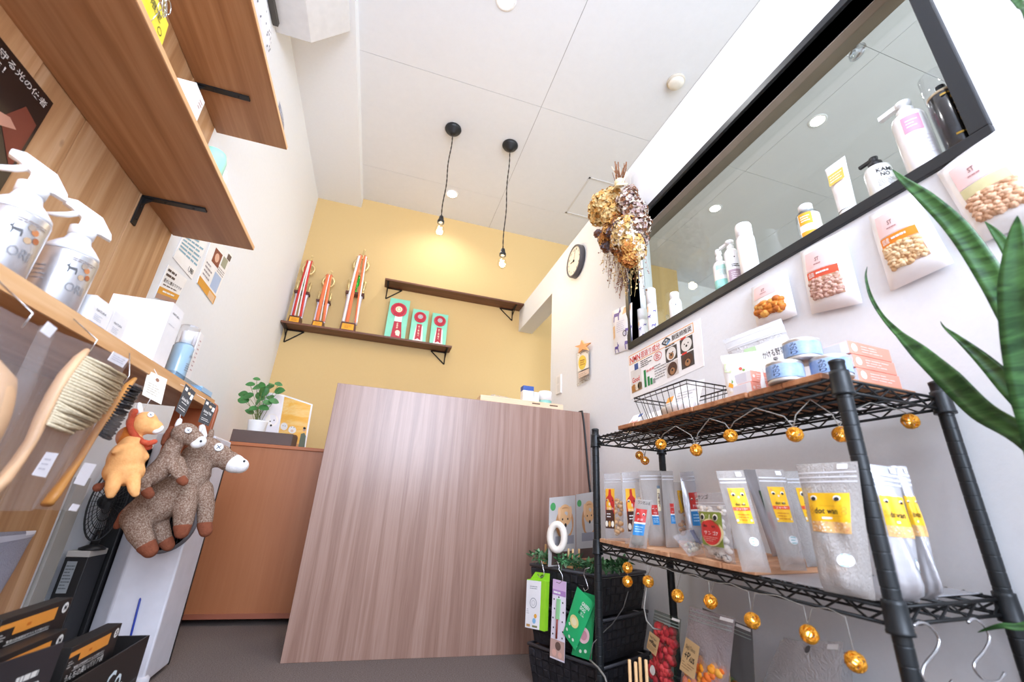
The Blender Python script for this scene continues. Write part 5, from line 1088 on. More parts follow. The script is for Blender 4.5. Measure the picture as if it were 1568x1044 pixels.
# wooden peg racks
pegw = wood('peg_wood', 'c99a62', 'd8ac76', 'e6c294', 2, .1, 20, .55)
def pegs(base, rot, n, h, label, grp):
    t = thing('peg_block', label, 'peg rack', base, grp); Mx = T(base, rot); MB().box((-.03, -.018, 0), (.03, .018, .016), pegw, Mx).build('base', t, bevel=.002)
    for i in range(n): MB().lathe([(.0042, 0), (.0042, h - .002), (.003, h), (0, h)], pegw, T(base, rot) @ Matrix.Translation(V((-.02 + .04 * (i % 2), -.01 + .02 * (i // 2), .016))), 10).build('peg', t)
p = onfront(976, 1044, -.03); zpeg = p.z - .05
pegs(V((onfront(978, 1044, -.055).x, onfront(978, 1044, -.055).y, .0)), .3, 4, .235, 'wooden block with tall pegs on the floor beside the red vegetable bag', 'wooden peg blocks')
# ---------------------------------------------------------------- stack of woven baskets
ang = math.radians(27); bx = V((math.cos(ang), math.sin(ang), 0)); by = V((-math.sin(ang), math.cos(ang), 0))
bc = V((.806, 1.515, 0)); W1, W2 = .30, .335; HB = .40
weave = wood('black_weave', '17171b', '222227', '2e2e34', 0, 1, 60, .42)
def bk_pt(a, b, z): return bc + bx * (W1 * a) + by * (W2 * b) + V((0, 0, z))
def woven(z0, z1, label):
    t = thing('woven_basket', label, 'basket', bk_pt(.5, .5, z0), 'black woven baskets stacked three high'); m = MB(); nb = 10; nz = 4; ins = .045
    for side in range(4):
        for j in range(nz):
            for i in range(nb):
                f0, f1 = i / nb, (i + 1) / nb; g0, g1 = j / nz, (j + 1) / nz; up_ = (i + j) % 2
                def q(f, g, o):
                    k = ins * (1 - g) ** 1.5 - o; a, b = ((f, 0), (1, f), (1 - f, 1), (0, 1 - f))[side]
                    a = .5 + (a - .5) * (1 - 2 * k); b = .5 + (b - .5) * (1 - 2 * k); return bk_pt(a, b, z0 + .012 + (z1 - z0 - .03) * g)
                o = .006 if up_ else .001
                c = [q(f0 + .004, g0 + .01, 0), q(f1 - .004, g0 + .01, 0), q(f1 - .004, g1 - .01, 0), q(f0 + .004, g1 - .01, 0)]
                fm_, gm = (f0 + f1) / 2, (g0 + g1) / 2
                if up_: vs = c + [q(f0 + .02, gm, o) if False else q(f0 + .025, g0 + .03, o), q(f1 - .025, g0 + .03, o), q(f1 - .025, g1 - .03, o), q(f0 + .025, g1 - .03, o)]; m.add(vs, [(4, 5, 6, 7), (0, 1, 5, 4), (1, 2, 6, 5), (2, 3, 7, 6), (3, 0, 4, 7)], weave)
                else: m.add(c, [(0, 1, 2, 3)], weave)
    k = ins; core = lambda z, k: [bk_pt(.5 + (a - .5) * (1 - 2 * k), .5 + (b - .5) * (1 - 2 * k), z) for a, b in ((0, 0), (1, 0), (1, 1), (0, 1))]
    m.prism(core(z0, ins + .004), core(z1 - .016, .004), weave)
    m.build('body', t)
    m = MB(); rim = mat('4c4c52', .5)  # highlight along the basket rims, painted as a lighter colour
    m.tube([bk_pt(a, b, z1 - .008) for a, b in ((0, 0), (.5, -.004), (1, 0), (1, 1), (0, 1))], .006, rim, 8, closed=True); m.build('rim', t)
HS = HB / 3
woven(.0, HS, 'bottom basket of the three stacked black woven baskets on the floor'); woven(HS, 2 * HS, 'middle basket of the three stacked black woven baskets'); woven(2 * HS, HB, 'top basket of the three stacked black woven baskets, with a garland on it')
BT = HB - .0005
# garland
gar = [mat('5c9a66', .6, var=.3), mat('3c7048', .6, var=.3), mat('86ac84', .6)]
m = MB(); rnd = random.Random(9); gp = [(.02, .98), (.02, .8), (.03, .6), (.02, .42), (.04, .25), (.03, .12), (.06, .03), (.2, .02), (.35, .04), (.5, .02), (.65, .05)]
gpts = [bk_pt(a, b, BT + .016) for a, b in gp]; 
for i in range(len(gpts) - 1):
    for k in range(46):
        f = rnd.random(); c = gpts[i] * (1 - f) + gpts[i + 1] * f + V((rnd.gauss(0, .008), rnd.gauss(0, .008), rnd.uniform(-.008, .02)))
        d = V((rnd.gauss(0, 1), rnd.gauss(0, 1), rnd.gauss(0, .8) + .2)); leaf(m, c, d, V((rnd.random(), rnd.random(), 1)), rnd.uniform(.018, .034), .009, rnd.choice(gar))
gt_ = thing('leaf_garland', 'artificial green leaf garland laid along the rim of the top woven basket', 'garland', gpts[0]); m.build('leaves', gt_); MB().tube(gpts, .0015, stemm, 5).build('wire', gt_)
# pictures packets standing in the top basket
def doggo(m, P):
    m.rect(P, .0, .0, 1, 1, mat('b9b4b2', .5), .0006); m.disc(P, .55, .6, .34, mat('c08a5c', .7), .001, 24, .24); m.disc(P, .55, .72, .26, mat('d8a878', .7), .0012, 20, .16)
    for s in (-1, 1): m.disc(P, .55 + s * .1, .66, .025, INK, .0016, 10); m.disc(P, .55 + s * .22, .76, .05, mat('e0b48c', .7), .0016, 12, .09)
    m.disc(P, .56, .57, .045, mat('2a2020', .6), .0018, 12); m.disc(P, .12, .86, .09, mat('4a9a58', .5), .0014, 16); m.rect(P, .2, .3, .9, .42, mat('8a8890', .5), .0014); m.rect(P, .1, .02, .9, .2, mat('5a4640', .6), .0012)
def dog_packet(q, b, label):
    z = BT + .001; n = -by; pts = [hit(*p, bk_pt(0, b, 0), n) for p in q]; bl, br, tr, tl = pts; bl.z = br.z = z
    bl.x, bl.y, br.x, br.y = tl.x, tl.y, tr.x, tr.y
    P = Patch(bl, br, tr, tl, bulge=puff(.006)); t = thing('dog_photo_packet', label, 'packet', (bl + br) / 2, 'clear packets with a dog photo in the top basket'); MB().pouch(P, clr, 8, 8).build('bag', t); m = MB(); doggo(m, P); m.build('photo_card', t)
dog_packet(((842, 838), (881, 838), (881, 758), (841, 762)), .62, 'clear dog-photo packet, left one of two standing in the top woven basket')
dog_packet(((882, 835), (914, 830), (914, 752), (882, 757)), .72, 'clear dog-photo packet behind the rack post in the top woven basket')
t = thing('white_ring_packet', 'white oval chew ring leaning in front of the dog-photo packet', 'chew toy', bk_pt(.08, .4, BT))
c = hit(853, 822, bk_pt(.06, .28, 0), V((-.6, -.8, 0))); m = MB(); m.tube([c + V((.028 * math.cos(a) * .8, -.028 * math.cos(a) * .6, .045 * math.sin(a))) for a in [2 * PI * i / 24 for i in range(24)]], .013, mat('efe6da', .5), 10, closed=True); o = m.build('ring', t)
pp = hit(836, 848, bk_pt(.06, .6, 0), V((0, 0, 1)))
pb = at(835, 846, Z=BT + .02); pegs(bk_pt(.13, .8, BT + .0005), .7, 3, .055, 'small wooden block with pegs on the left of the garland', 'wooden peg blocks')
pb = at(857, 850, Z=BT + .02); pegs(bk_pt(.14, .45, BT + .0005), .5, 3, .05, 'small wooden block with pegs on the right, in the middle of the garland', 'wooden peg blocks')
t = thing('brown_bowl', 'brown wooden bowl inside the garland behind the rack post', 'bowl', bk_pt(.35, .3, BT))
b_ = bk_pt(.38, .34, BT + .0005); MB().lathe([(.02, 0), (.035, .008), (.045, .03), (.042, .03), (.03, .01), (0, .006)], mat('8a5a38', .5), T(b_), 28).build('body', t)
# things hooked on the basket front (left face)
nL = -bx; oL = bk_pt(0, 0, 0) - bx * .036
def onleft(px, py, k=0): return hit(px, py, oL - bx * k, nL)
def hookline(px, label): 
    pts = [onleft(*p) for p in px]; o = MB().tube(pts, .0015, chrome, 8).build('s_hook', None, pts[0]); tag(o, label, 'hook', 'hooks on the basket rim')
hookline([(829, 858), (831, 866), (833, 876), (833, 882), (827, 884), (823, 879)], 'thin metal hook carrying the green and white box')
hookline([(853, 859), (856, 866), (856, 872), (861, 880), (862, 888), (857, 893), (852, 891)], 'thin metal hook carrying the purple brush pack')
hookline([(903, 869), (896, 871), (894, 880), (899, 893), (901, 901), (896, 905), (893, 900)], 'thin metal hook carrying the green pouches')
q = [onleft(*p) for p in ((804, 960), (826, 964.5), (829, 889), (807, 886.5))]; P = Patch(*q)
gb = thing('green_box', 'white and lime green box hanging from the basket rim', 'box', P.P(.5, 0)); lime = mat('9adc2e', .45); D_ = bx * .0
off = (onleft(835, 958) - onleft(826, 964)); off = V((off.x, off.y, 0)); q2 = [x + by * -.0 for x in q]
dpt = by * -.024 + bx * .012; q3 = [q[1], q[1] + dpt, q[2] + dpt, q[2]]
m = MB(); m.prism([q[0], q[1], q[1] + bx * .02, q[0] + bx * .02], [q[3], q[2], q[2] + bx * .02, q[3] + bx * .02], lime); m.build('box', gb, bevel=.0006, seg=1)
m = MB(); sd = by * -.026; m.prism([q[1], q[1] + sd * .9, q[1] + sd * .9 + bx * .02, q[1] + bx * .02], [q[2], q[2] + sd * .9, q[2] + sd * .9 + bx * .02, q[2] + bx * .02], lime); m.build('green_side', gb)
m = MB(); m.rect(P, .0, .0, 1, .985, mat('f6f5f7', .4), .0006); m.ring(P, .52, .52, .2, .235, mat('a8a8ae', .4), .0012); m.ring(P, .52, .52, .1, .12, mat('c0c0c6', .4), .0012); m.lines(P, .25, .8, .75, .88, 2, mat('a0a0a8', .5), .001, .4); m.disc(P, .62, .16, .12, mat('8ac0e8', .5), .0012, 14); m.disc(P, .7, .26, .1, mat('f0b040', .5), .0013, 12); m.rect(P, .1, .03, .35, .08, mat('c89a5a', .5), .0012); m.rect(P, .5, .03, .85, .07, mat('8a8a5a', .5), .0012); m.lines(P, .08, .28, .25, .4, 3, mat('c8c8cc', .5), .001, .4); m.build('front_print', gb)
m = MB(); a, b = q[3] + bx * .02, q[2] + sd * .9 + bx * .02; Pf = Patch(a, b, b + V((0, 0, .026)) - (b - a) * .0, a + V((0, 0, .026)) + (b - a) * .25); m.slab(Pf, .001, lime); m.disc(Pf, .55, .5, .1, mat('4a7a20', .6), .0008, 14); m.build('hang_flap', gb)
q = [onleft(*p) for p in ((842, 1006), (864, 1015), (867, 891), (847, 886))]; P = Patch(*q); bp_ = thing('brush_pack', 'long lilac card pack with a green brush and a dog photo, hanging in the middle', 'brush pack', P.P(.5, 0))
MB().slab(P, .0015, mat('ece4f0', .45)).build('card', bp_); m = MB(); m.rect(P, 0, .86, 1, 1, mat('d8b8dc', .45), .0006); m.rect(P, 0, .8, 1, .87, mat('b48ac4', .45), .0008); m.lines(P, .1, .81, .9, .86, 1, WHITE, .0012, .5)
for u, v in ((.15, .74), (.8, .72), (.2, .62), (.85, .6), (.12, .5), (.8, .48), (.18, .38), (.85, .36), (.15, .3), (.5, .78), (.82, .28)): m.disc(P, u, v, .045, INK, .001, 10)
m.rect(P, 0, .02, 1, .24, mat('c8a498', .5), .0008); m.disc(P, .55, .17, .2, mat('6a5248', .6), .0012, 14); m.disc(P, .3, .08, .16, mat('e0b0a0', .6), .0012, 12); m.disc(P, .7, .07, .14, mat('e0b0a0', .6), .0012, 12); m.build('print', bp_)
m = MB(); Q = Patch(P.P(.34, .5), P.P(.6, .5), P.P(.64, .76), P.P(.38, .76)); m.slab(Patch(Q.P(0, 0, .004), Q.P(1, 0, .004), Q.P(1, 1, .004), Q.P(0, 1, .004)), .004, mat('9ad49a', .5)); m.tube([P.P(.46, .26, .004), P.P(.47, .5, .004)], .0035, mat('8a3a2e', .5), 8); m.build('grooming_brush', bp_)
jade = mat('28b46e', .4); jade2 = mat('1fa060', .4)
def green_pouch(px, k, label, disc, txt, mm):
    q = [onleft(*p, k) for p in px]; P = Patch(*q, bulge=puff(.006)); t = thing('green_pouch', label, 'pouch', P.P(.5, 0), 'green pouches hung on the basket'); MB().pouch(P, mm, 10, 10).build('bag', t)
    m = MB(); m.disc(P, *disc[0], disc[1], mat(disc[2], .5), .0016, 24); m.disc(P, *disc[0], disc[1] * .6, mat(disc[3], .5), .002, 20)
    if txt: m.text(P, 'GREEN', .5, .8, .9, .87, WHITE, .0018); m.text(P, 'DOG', .5, .71, .78, .78, WHITE, .0018); m.text(P, '歯', .48, .62, .58, .69, INK, .0018); m.text(P, 'ガム', .6, .62, .8, .69, WHITE, .0018)
    for u, v in ((.2, .16), (.45, .1), (.7, .12), (.25, .3)): m.disc(P, u, v, .07, mat('d8ecd8', .5), .0016, 10)
    m.build('print', t)
green_pouch(((875, 1002), (906, 1012), (912, 912), (894, 906)), -.004, 'green pouch with a pink disc picture hanging behind the tilted one', ((.55, .35), .3, 'f0c8cc', 'd898a4'), 0, jade2)
green_pouch(((862, 969), (881, 996), (911, 924), (884, 898)), .006, 'green pouch with a yellow disc picture, tilted and hanging in front', ((.45, .42), .27, 'f0e098', 'f6ecc0'), 1, jade)
# ---------------------------------------------------------------- left wall: plank cladding and shelves
pine = wood('pine_boards', 'b58456', 'c99a6c', 'd9b086', 2, .05, 13, .5, knots=4.2); pine_y = wood('pine_shelf', 'a0714a', 'b28258', 'c2946a', 1, .05, 13, .5, knots=3.2, rings=1.2); pine_e = wood('pine_edge', 'd8a06a', 'e2b07c', 'ecc090', 1, .06, 16, .5)
XB = -.885; SE = 1.727
mb = MB(); ysm = [-.35, -.1, .15, .33, .5, .66, .83, 1.0, 1.17, 1.338, 1.476, 1.66, SE - .005]
for i in range(len(ysm) - 1):
    dx = .002 if i % 2 else 0
    mb.box((XL, ysm[i] + .0012, .16), (XB - dx, ysm[i + 1] - .0012, 2.5), pine)
mb.box((XL, ysm[0], .16), (XL + .006, SE - .005, 2.5), mat('4a3020', .8))
struct('trim_2', mb)
struct('trim_3', MB().box((XL, 1.765, 0), (XL + .012, 1.83, .62), mat('a8a49c', .5)))
def lbracket(y, z, t, arm=.185, leg=.11):
    m = MB(); m.box((XB, y - .011, z - .006), (XB + arm, y + .011, z), BLK_METAL); m.box((XB, y - .011, z - leg), (XB + .006, y + .011, z), BLK_METAL)
    m.prism([(XB + .004, y - .003, z - .03), (XB + .034, y - .003, z - .004), (XB + .004, y - .003, z - .004)], [(XB + .004, y + .003, z - .03), (XB + .034, y + .003, z - .004), (XB + .004, y + .003, z - .004)], BLK_METAL)
    for q in (.35, .8): m.ball((XB + arm * q, y, z - .006), .004, iron); m.ball((XB + .006, y, z - leg * q), .004, iron)
    m.build('bracket', t)
def pine_shelf(z, th, xf, label, ys, ye=SE):
    t = thing('wooden_shelf', label, 'shelf', (XB, .9, z)); MB().box((XB, -.3, z), (xf, ye, z + th), pine_y).build('board', t, bevel=.0015); MB().box((xf - .0004, -.299, z + .0015), (xf + .0012, ye - .001, z + th - .0015), pine_e).build('front_edge', t)
    for y in ys: lbracket(y, z, t)
    return t
pine_shelf(2.054, .018, -.605, 'top pine shelf on the plank wall, with one bracket arm showing', (.55, 1.5), 1.743)
pine_shelf(1.511, .018, -.605, 'middle pine shelf on the plank wall, above the spray bottles', (.5, 1.492))
pine_shelf(.864, .036, -.578, 'low pine shelf carrying the spray bottles and white cartons', (.4, 1.5))
pr = [(-.69, .70), (-.563, .70), (-.563, .868), (-.568, .884), (-.58, .892), (-.61, .893), (-.69, .893)]; m = MB(); m.prism([V((x, 1.7285, z)) for x, z in pr], [V((x, 1.746, z)) for x, z in pr], mat('a85a34', .4)); low_shelf = D.objects['wooden_shelf.002']; m.build('end_panel', low_shelf, bevel=.003)['label'] = 'reddish rounded end panel'
LT = .9006; MT = 1.5296; TT = 2.0726
# ---------------------------------------------------------------- posters left
P = Patch(*[at(*p, X=XB + .0022) for p in ((-16, 300), (12, 270), (81, 158), (-60, -40))])
z_b, z_t = at(8, 262, X=XB).z, at(60, 130, X=XB).z; yr = at(80, 158, X=XB).y
P = Patch((XB + .0024, yr - .42, 1.19), (XB + .0024, yr, 1.19), (XB + .0024, yr, at(80, 158, X=XB).z), (XB + .0024, yr - .42, at(80, 158, X=XB).z))
po = thing('dark_poster', 'dark photo poster with white Japanese lettering on the plank wall at the left edge', 'poster', P.P(.5, 0)); MB().slab(P, .002, mat('2a1c18', .35)).build('sheet', po)
m = MB(); m.text(P, 'ペットを守る光の使者', .4, .88, .97, .95, mat('e8e2da', .5)); m.text(P, 'ORA誕生！', .42, .79, .7, .855, mat('e8e2da', .5))
skin = mat('c89078', .6); m.poly(P, [(.5, .35), (.62, .3), (.8, .42), (.9, .52), (.84, .56), (.66, .46)], skin, .0012); m.poly(P, [(.45, .42), (.6, .4), (.66, .47), (.5, .5)], skin, .0014); m.poly(P, [(.52, .5), (.68, .52), (.66, .58), (.54, .56)], skin, .0014); m.poly(P, [(.58, .02), (.78, .02), (.76, .42), (.6, .42)], mat('9a9ea8', .4, .4), .001); m.poly(P, [(.64, .42), (.72, .42), (.72, .6), (.62, .62)], mat('c8ccd4', .4), .0012); m.disc(P, .68, .22, .06, mat('54504e', .6), .0014, 12); m.poly(P, [(.8, .5), (.98, .2), (.98, .7), (.88, .75)], mat('7a3a28', .6), .0008); m.disc(P, .5, .06, .03, mat('f4d8a0', .6), .0012, 10); m.build('print', po)
def leftposter(q, label, deco):
    P = Patch(*[at(*p, X=XL + .003) for p in q]); t = thing('wall_leaflet', label, 'leaflet', P.P(.5, 0), 'leaflets on the left wall'); MB().slab(P, .002, paper).build('sheet', t); m = MB(); deco(m, P); m.build('print', t)
amber = mat('e0a03c', .5)
def d1(m, P): m.lines(P, .05, .3, .95, .95, 6, mat('8ab4c8', .5), .0008, .45); m.text(P, '1,980', .68, .05, .92, .2, mat('5a5450', .6))
def d2(m, P): m.text(P, '愛犬に贈るワクワク', .06, .5, .94, .62, mat('3a2c28', .6)); m.lines(P, .06, .66, .7, .95, 2, mat('5a4a44', .6), .0008, .5); m.lines(P, .1, .38, .9, .48, 1, mat('7a6a64', .6), .0008, .4); m.rect(P, 0, .14, 1, .34, amber, .0006); m.lines(P, .2, .18, .8, .3, 1, WHITE, .001, .4); m.rect(P, 0, 0, 1, .14, mat('b08a78', .6), .0006)
def d3(m, P): m.rect(P, 0, 0, 1, .15, amber, .0006); m.rect(P, .6, 0, .95, .12, mat('e8c4a0', .5), .0008); m.rect(P, .25, .56, .6, .84, mat('8a4a34', .6), .0006); m.disc(P, .42, .7, .1, mat('e0b49c', .6), .001, 12); m.rect(P, .66, .66, .9, .85, mat('a8a890', .6), .0006); m.rect(P, .8, .86, .98, .97, mat('6a5a50', .6), .0006); m.rect(P, .55, .18, .92, .48, mat('b4c8e8', .5), .0006); m.lines(P, .08, .2, .45, .5, 4, mat('a8a0a4', .6), .0008, .4); m.lines(P, .6, .5, .95, .62, 3, mat('a8a0a4', .6), .0008, .4)
leftposter(((265, 394), (294, 428), (318, 372), (285, 352)), 'pale blue printed leaflet under the middle shelf, nearest the plank wall edge, with a price', d1)
leftposter(((237, 455), (268, 465), (287, 428), (258, 405)), 'white leaflet with an amber band above the large white carton', d2)
leftposter(((302, 433), (326, 466), (356, 392), (327, 358)), 'leaflet with photos and an amber bottom band, farthest right on the left wall', d3)
# ---------------------------------------------------------------- on the low shelf
alum = mat('d4d4d8', .3, .75, var=.02); trig = mat('f4f4f4', .35)
def spray(c, label, h=.22):
    t = thing('spray_bottle', label, 'spray bottle', c, 'silver spray bottles on the low shelf'); r = .043
    MB().lathe([(r * .94, 0), (r, .004), (r, h * .5), (r * .99, h * .51)], alum, T(c), 36).build('body', t)
    MB().lathe([(r * .985, h * .511), (r * .95, h * .55), (r * .72, h * .61), (r * .48, h * .66), (r * .4, h * .73)], mat('e6e6ea', .35), T(c), 32).build('shoulder', t)
    MB().lathe([(r * .46, h * .72), (r * .48, h * .8), (r * .4, h * .81), (0, h * .81)], trig, T(c), 24).build('collar', t)
    d = V((.81, .58, 0)).normalized(); sd = d.cross(V((0, 0, 1))); top = c + V((0, 0, h))
    def q(f, z, s): return c + d * f + sd * s + V((0, 0, z * h))
    m = MB(); prof = [(.048, .97), (.056, .9), (.035, .86), (.012, .82), (-.012, .82), (-.036, .9), (-.05, .83), (-.056, .86), (-.04, .97), (-.01, 1.02), (.03, 1.01)]
    prof = [(.03, .8), (.05, .78), (.046, .84), (.02, .97), (-.03, 1.04), (-.05, 1.02), (-.05, .97), (-.034, .95), (-.012, .9), (-.012, .8)]
    m.prism([q(f * .86, z, -.0075) for f, z in prof], [q(f * .86, z, .0075) for f, z in prof], trig); m.build('trigger_head', t, bevel=.002)
    m = MB(); m.tube([q(-.018, .93, 0), q(-.03, .88, 0), q(-.045, .84, 0), q(-.055, .825, 0)], [.006, .006, .005, .003], trig, 8); m.build('trigger', t)
    m = MB(); Pb = wrap(c, r, h * .06, h * .5, PI * .45, PI * 1.25); Pb = wrap(c, r, h * .06, h * .46, PI * .33, PI * 1.02)
    gl_ = mat('8a8a8e', .5); m.text(Pb, 'ORI', .62, .22, .95, .42, gl_, .0006, bold=False); animal(m, Pb, .62, .72, .16, mat('5a5a5c', .6), -1, .0004)
    for u, v, cc in ((.85, .8, 'c07a4a'), (.92, .66, 'a8623a'), (.8, .6, 'b89a7a'), (.78, .86, '9a8a7a')): m.disc(Pb, u, v, .06, mat(cc, .6), .0005, 9)
    m.lines(Pb, .55, .9, 1, .99, 2, mat('9a8a84', .5), .0005, .4); m.lines(Pb, .0, .3, .3, .7, 4, mat('b4b4ba', .5), .0005, .3); m.build('label', t)
spray(V((-.634, .95, LT)), 'silver spray bottle with white trigger, the nearer to the white cartons'); spray(V((-.642, .822, LT)), 'silver spray bottle with white trigger at the left edge of the photo')
def ebox(cp, topz, dx, dy, label, name='white_carton', grp='white cartons on the low shelf', deco=None):
    c = at(*cp, Z=LT); x1 = min(c.x, -.583); y0 = c.y
    t = thing(name, label, 'carton', (x1 - dx / 2, y0 + dy / 2, LT), grp); MB().box((x1 - dx, y0, LT), (x1, y0 + dy, LT + topz), mat('f5f4f6', .4)).build('box', t, bevel=.001)
    P = Patch((x1, y0, LT), (x1, y0 + dy, LT), (x1, y0 + dy, LT + topz), (x1, y0, LT + topz)); m = MB(); deco(m, P); m.build('print', t)
gt2 = mat('74747c', .6)
def bd(m, P): m.text(P, 'NATURA', .2, .52, .72, .6, gt2, .0008); m.lines(P, .2, .18, .6, .42, 4, mat('b8c0d0', .5), .0008, .3); m.rect(P, .1, .06, .9, .09, mat('8aa4d8', .5), .0006)
ebox((132, 491), .056, .05, .066, 'small white carton beside the spray bottles', deco=bd)
ebox((161, 511), .056, .05, .06, 'small white carton next to the large plain one', deco=bd)
ebox((231, 557), .178, .14, .075, 'large tall white carton on the low shelf', deco=lambda m, P: (m.text(P, 'NATURA', .2, .84, .75, .87, gt2, .0008), m.lines(P, .15, .66, .9, .69, 1, mat('d0d0d8', .5), .0008, .3)))
b = V((-.628, 1.5, LT)); t = thing('blue_bottle', 'clear bottle of pale blue liquid with a white cap on the low shelf', 'bottle', b)
h = at(283, 500, Y=1.5).z - LT; r = .028
MB().lathe([(r * .96, 0), (r, .004), (r, h * .62), (r * .8, h * .68)], mat('9dbcd0', .2, coat=.4), T(b), 28).build('liquid', t); MB().lathe([(r * .6, h * .66), (r * .62, h * .9), (0, h * .91)], WHITE, T(b), 24).build('pump_cap', t); MB().lathe([(r * .92, h * .66), (r * .92, h), (r * .85, h * 1.01), (0, h * 1.01)], clear('cap_clear', (.97, .98, 1), .04, .08), T(b), 28).build('overcap', t)
m = MB(); Pb = wrap(b, r, h * .1, h * .6, PI * .5, PI * 1.2); m.text(Pb, 'HAIR', .55, .7, .85, .78, gt2, .0006); m.lines(Pb, .5, .2, .9, .5, 4, gt2, .0006, .25); m.build('label', t)
t = thing('slim_carton', 'slim white upright carton behind the blue bottle', 'carton', (-.64, 1.585, LT)); hz = at(302, 508, Y=1.57).z - LT; MB().box((-.66, 1.57, LT), (-.625, 1.605, LT + hz), mat('f4f2f2', .4)).build('box', t, bevel=.001)
P = Patch((-.625, 1.57, LT), (-.625, 1.605, LT), (-.625, 1.605, LT + hz), (-.625, 1.57, LT + hz)); m = MB(); m.lines(P, .3, .3, .7, .9, 8, mat('c8a8a8', .5), .0006, .3); m.build('print', t)
t = thing('blue_sachet_box', 'flat light blue sachet box at the far end of the low shelf', 'box', (-.61, 1.66, LT)); MB().box((-.645, 1.618, LT), (-.588, 1.715, LT + .022), mat('a8cdea', .4)).build('box', t, bevel=.001); MB().box((-.588, 1.618, LT + .001), (-.5872, 1.715, LT + .006), mat('5a7a98', .5)).build('band', t)
t = thing('glass_tray', 'small clear blue tray in front of the pale blue bottle', 'tray', (-.6, 1.42, LT)); MB().box((-.6, 1.39, LT), (-.581, 1.6, LT + .012), clear('blue_tray', (.75, .86, .92), .05, .1)).build('tray', t)
# ---------------------------------------------------------------- on the middle and top shelves
x1 = -.615; t = thing('white_box', 'white carton standing on the middle shelf behind the front edge', 'carton', (-.64, 1.12, MT)); hz = at(300, 126, X=-.64).z - MT
ya, yb = at(286, 160, X=x1).y, at(317, 150, X=x1).y; MB().box((x1 - .06, ya, MT), (x1, yb, MT + .085), mat('f4f4f2', .4)).build('box', t, bevel=.001); P = Patch((x1, ya, MT), (x1, yb, MT), (x1, yb, MT + .085), (x1, ya, MT + .085)); m = MB(); m.lines(P, .6, .5, .9, .85, 3, mat('c09a94', .6), .0006, .4); m.build('print', t)
c = V((-.648, at(330, 235, X=-.648).y, MT)); t = thing('mint_tub', 'mint green round tub on the middle shelf near its far end', 'tub', c); MB().lathe([(.034, 0), (.036, .004), (.037, .06), (.03, .085), (.012, .09), (0, .09)], mat('9fe0c8', .4), T(c), 28).build('tub', t)
c = V((-.63, at(344, 262, X=-.63).y, MT)); t = thing('white_tubes', 'white bottle next to the mint tub at the end of the middle shelf', 'bottle', c); MB().lathe([(.014, 0), (.015, .003), (.015, .04), (.008, .05), (.008, .062), (0, .063)], WHITE, T(c), 20).build('bottle', t)
ya, yb = at(226, 0, X=-.612).y, at(253, 58, X=-.612).y; zc_ = MT + .0005
P = Patch((-.61, ya - .1, zc_), (-.61, yb, zc_), (-.618, yb, zc_ + .075), (-.618, ya - .1, zc_ + .075)); t = thing('yellow_card', 'yellow card standing at the front of the middle shelf', 'card', P.P(.5, 0)); MB().slab(P, .0015, mat('f2d81e', .5)).build('card', t); m = MB(); m.text(P, '限定', .6, .5, .85, .8, INK, .0008); m.ring(P, .88, .3, .04, .05, INK, .0008); m.build('print', t)
pw = at(247, 14, X=-.6); t = thing('wire_hook', 'small loop of silver wire hanging over the yellow card', 'hook', pw); m = MB()
for k in range(4): m.tube([pw + V((0, .012 * math.cos(a + k), .014 * math.sin(a) + .004 * k)) + V((.003 * k, 0, 0)) for a in [i * .5 for i in range(13)]], .0009, chrome, 5)
m.tube([V((-.606, pw.y, MT + .001)), pw], .0009, chrome, 5); m.build('wire', t)
c = V((-.64, at(402, 40, X=-.64).y, TT)); P = Patch((-.61, c.y - .28, TT), (-.61, c.y + .06, TT), (-.625, c.y + .05, TT + .13), (-.625, c.y - .28, TT + .13), bulge=puff(.02)); t = thing('printed_pouch', 'white pouch with a small dark print on the top shelf', 'pouch', P.P(.5, 0)); MB().pouch(P, mat('ecebee', .35)).build('bag', t); m = MB()
for _ in range(40): m.disc(P, random.uniform(.05, .95), random.uniform(.1, .9), .012, mat('6a6a74', .6), .0015, 6)
m.build('print', t)
c = at(431, 185, X=-.62); t = thing('grey_packet', 'grey patterned packet near the far end of the top shelf', 'packet', (-.62, c.y, TT)); P = Patch((-.612, c.y - .09, TT), (-.612, c.y + .05, TT), (-.616, c.y + .02, TT + .035), (-.616, c.y - .09, TT + .055), bulge=puff(.008)); MB().pouch(P, mat('8f8e96', .4), 8, 8).build('bag', t); m = MB(); m.lines(P, .1, .2, .9, .8, 4, mat('c8c8d0', .5), .0012, .4); m.build('print', t)
# ---------------------------------------------------------------- brushes hanging in clear bags from the low shelf
XH = -.53; bagf = filmy('hang_bag_film', 'cfc8c8', .13, .12); beech = mat('d8ae86', .5, var=.08); bris = speckle('beige_bristle', 'c8b694', 'e2d4b8', 140, .8, .5, .2, .6); honey = mat('c88a44', .45, var=.1); bbr = speckle('black_bristle', '18181a', '3a3a40', 160, .7, .5, .2, .6); stick = mat('eceaf0', .5)
def hp(px, py, d=0): return at(px, py, X=XH + d)
def hang_bag(q, label, nm='bagged_brush'):
    P = Patch(*[hp(*p, .012) for p in q], bulge=puff(.008)); t = thing(nm, label, 'brush', (hp(*q[2]) + hp(*q[3])) / 2, 'bagged brushes hanging from the low shelf')
    P2 = Patch(*[hp(*p, .0) for p in q], bulge=puff(.024)); MB().pouch(P2, bagf, 12, 12).build('bag', t)
    tc = (P2.tl + P2.tr) / 2; m = MB(); m.tube([tc + V((0, 0, -.012)), tc + V((.004, 0, .01)), V((-.574, tc.y, .883))], .0012, chrome, 6); m.build('hook', t); return t, P2
def bristle_block(m, poly, mm, d0, d1):
    m.prism([hp(*p, d0) for p in poly], [hp(*p, d1) for p in poly], mm)
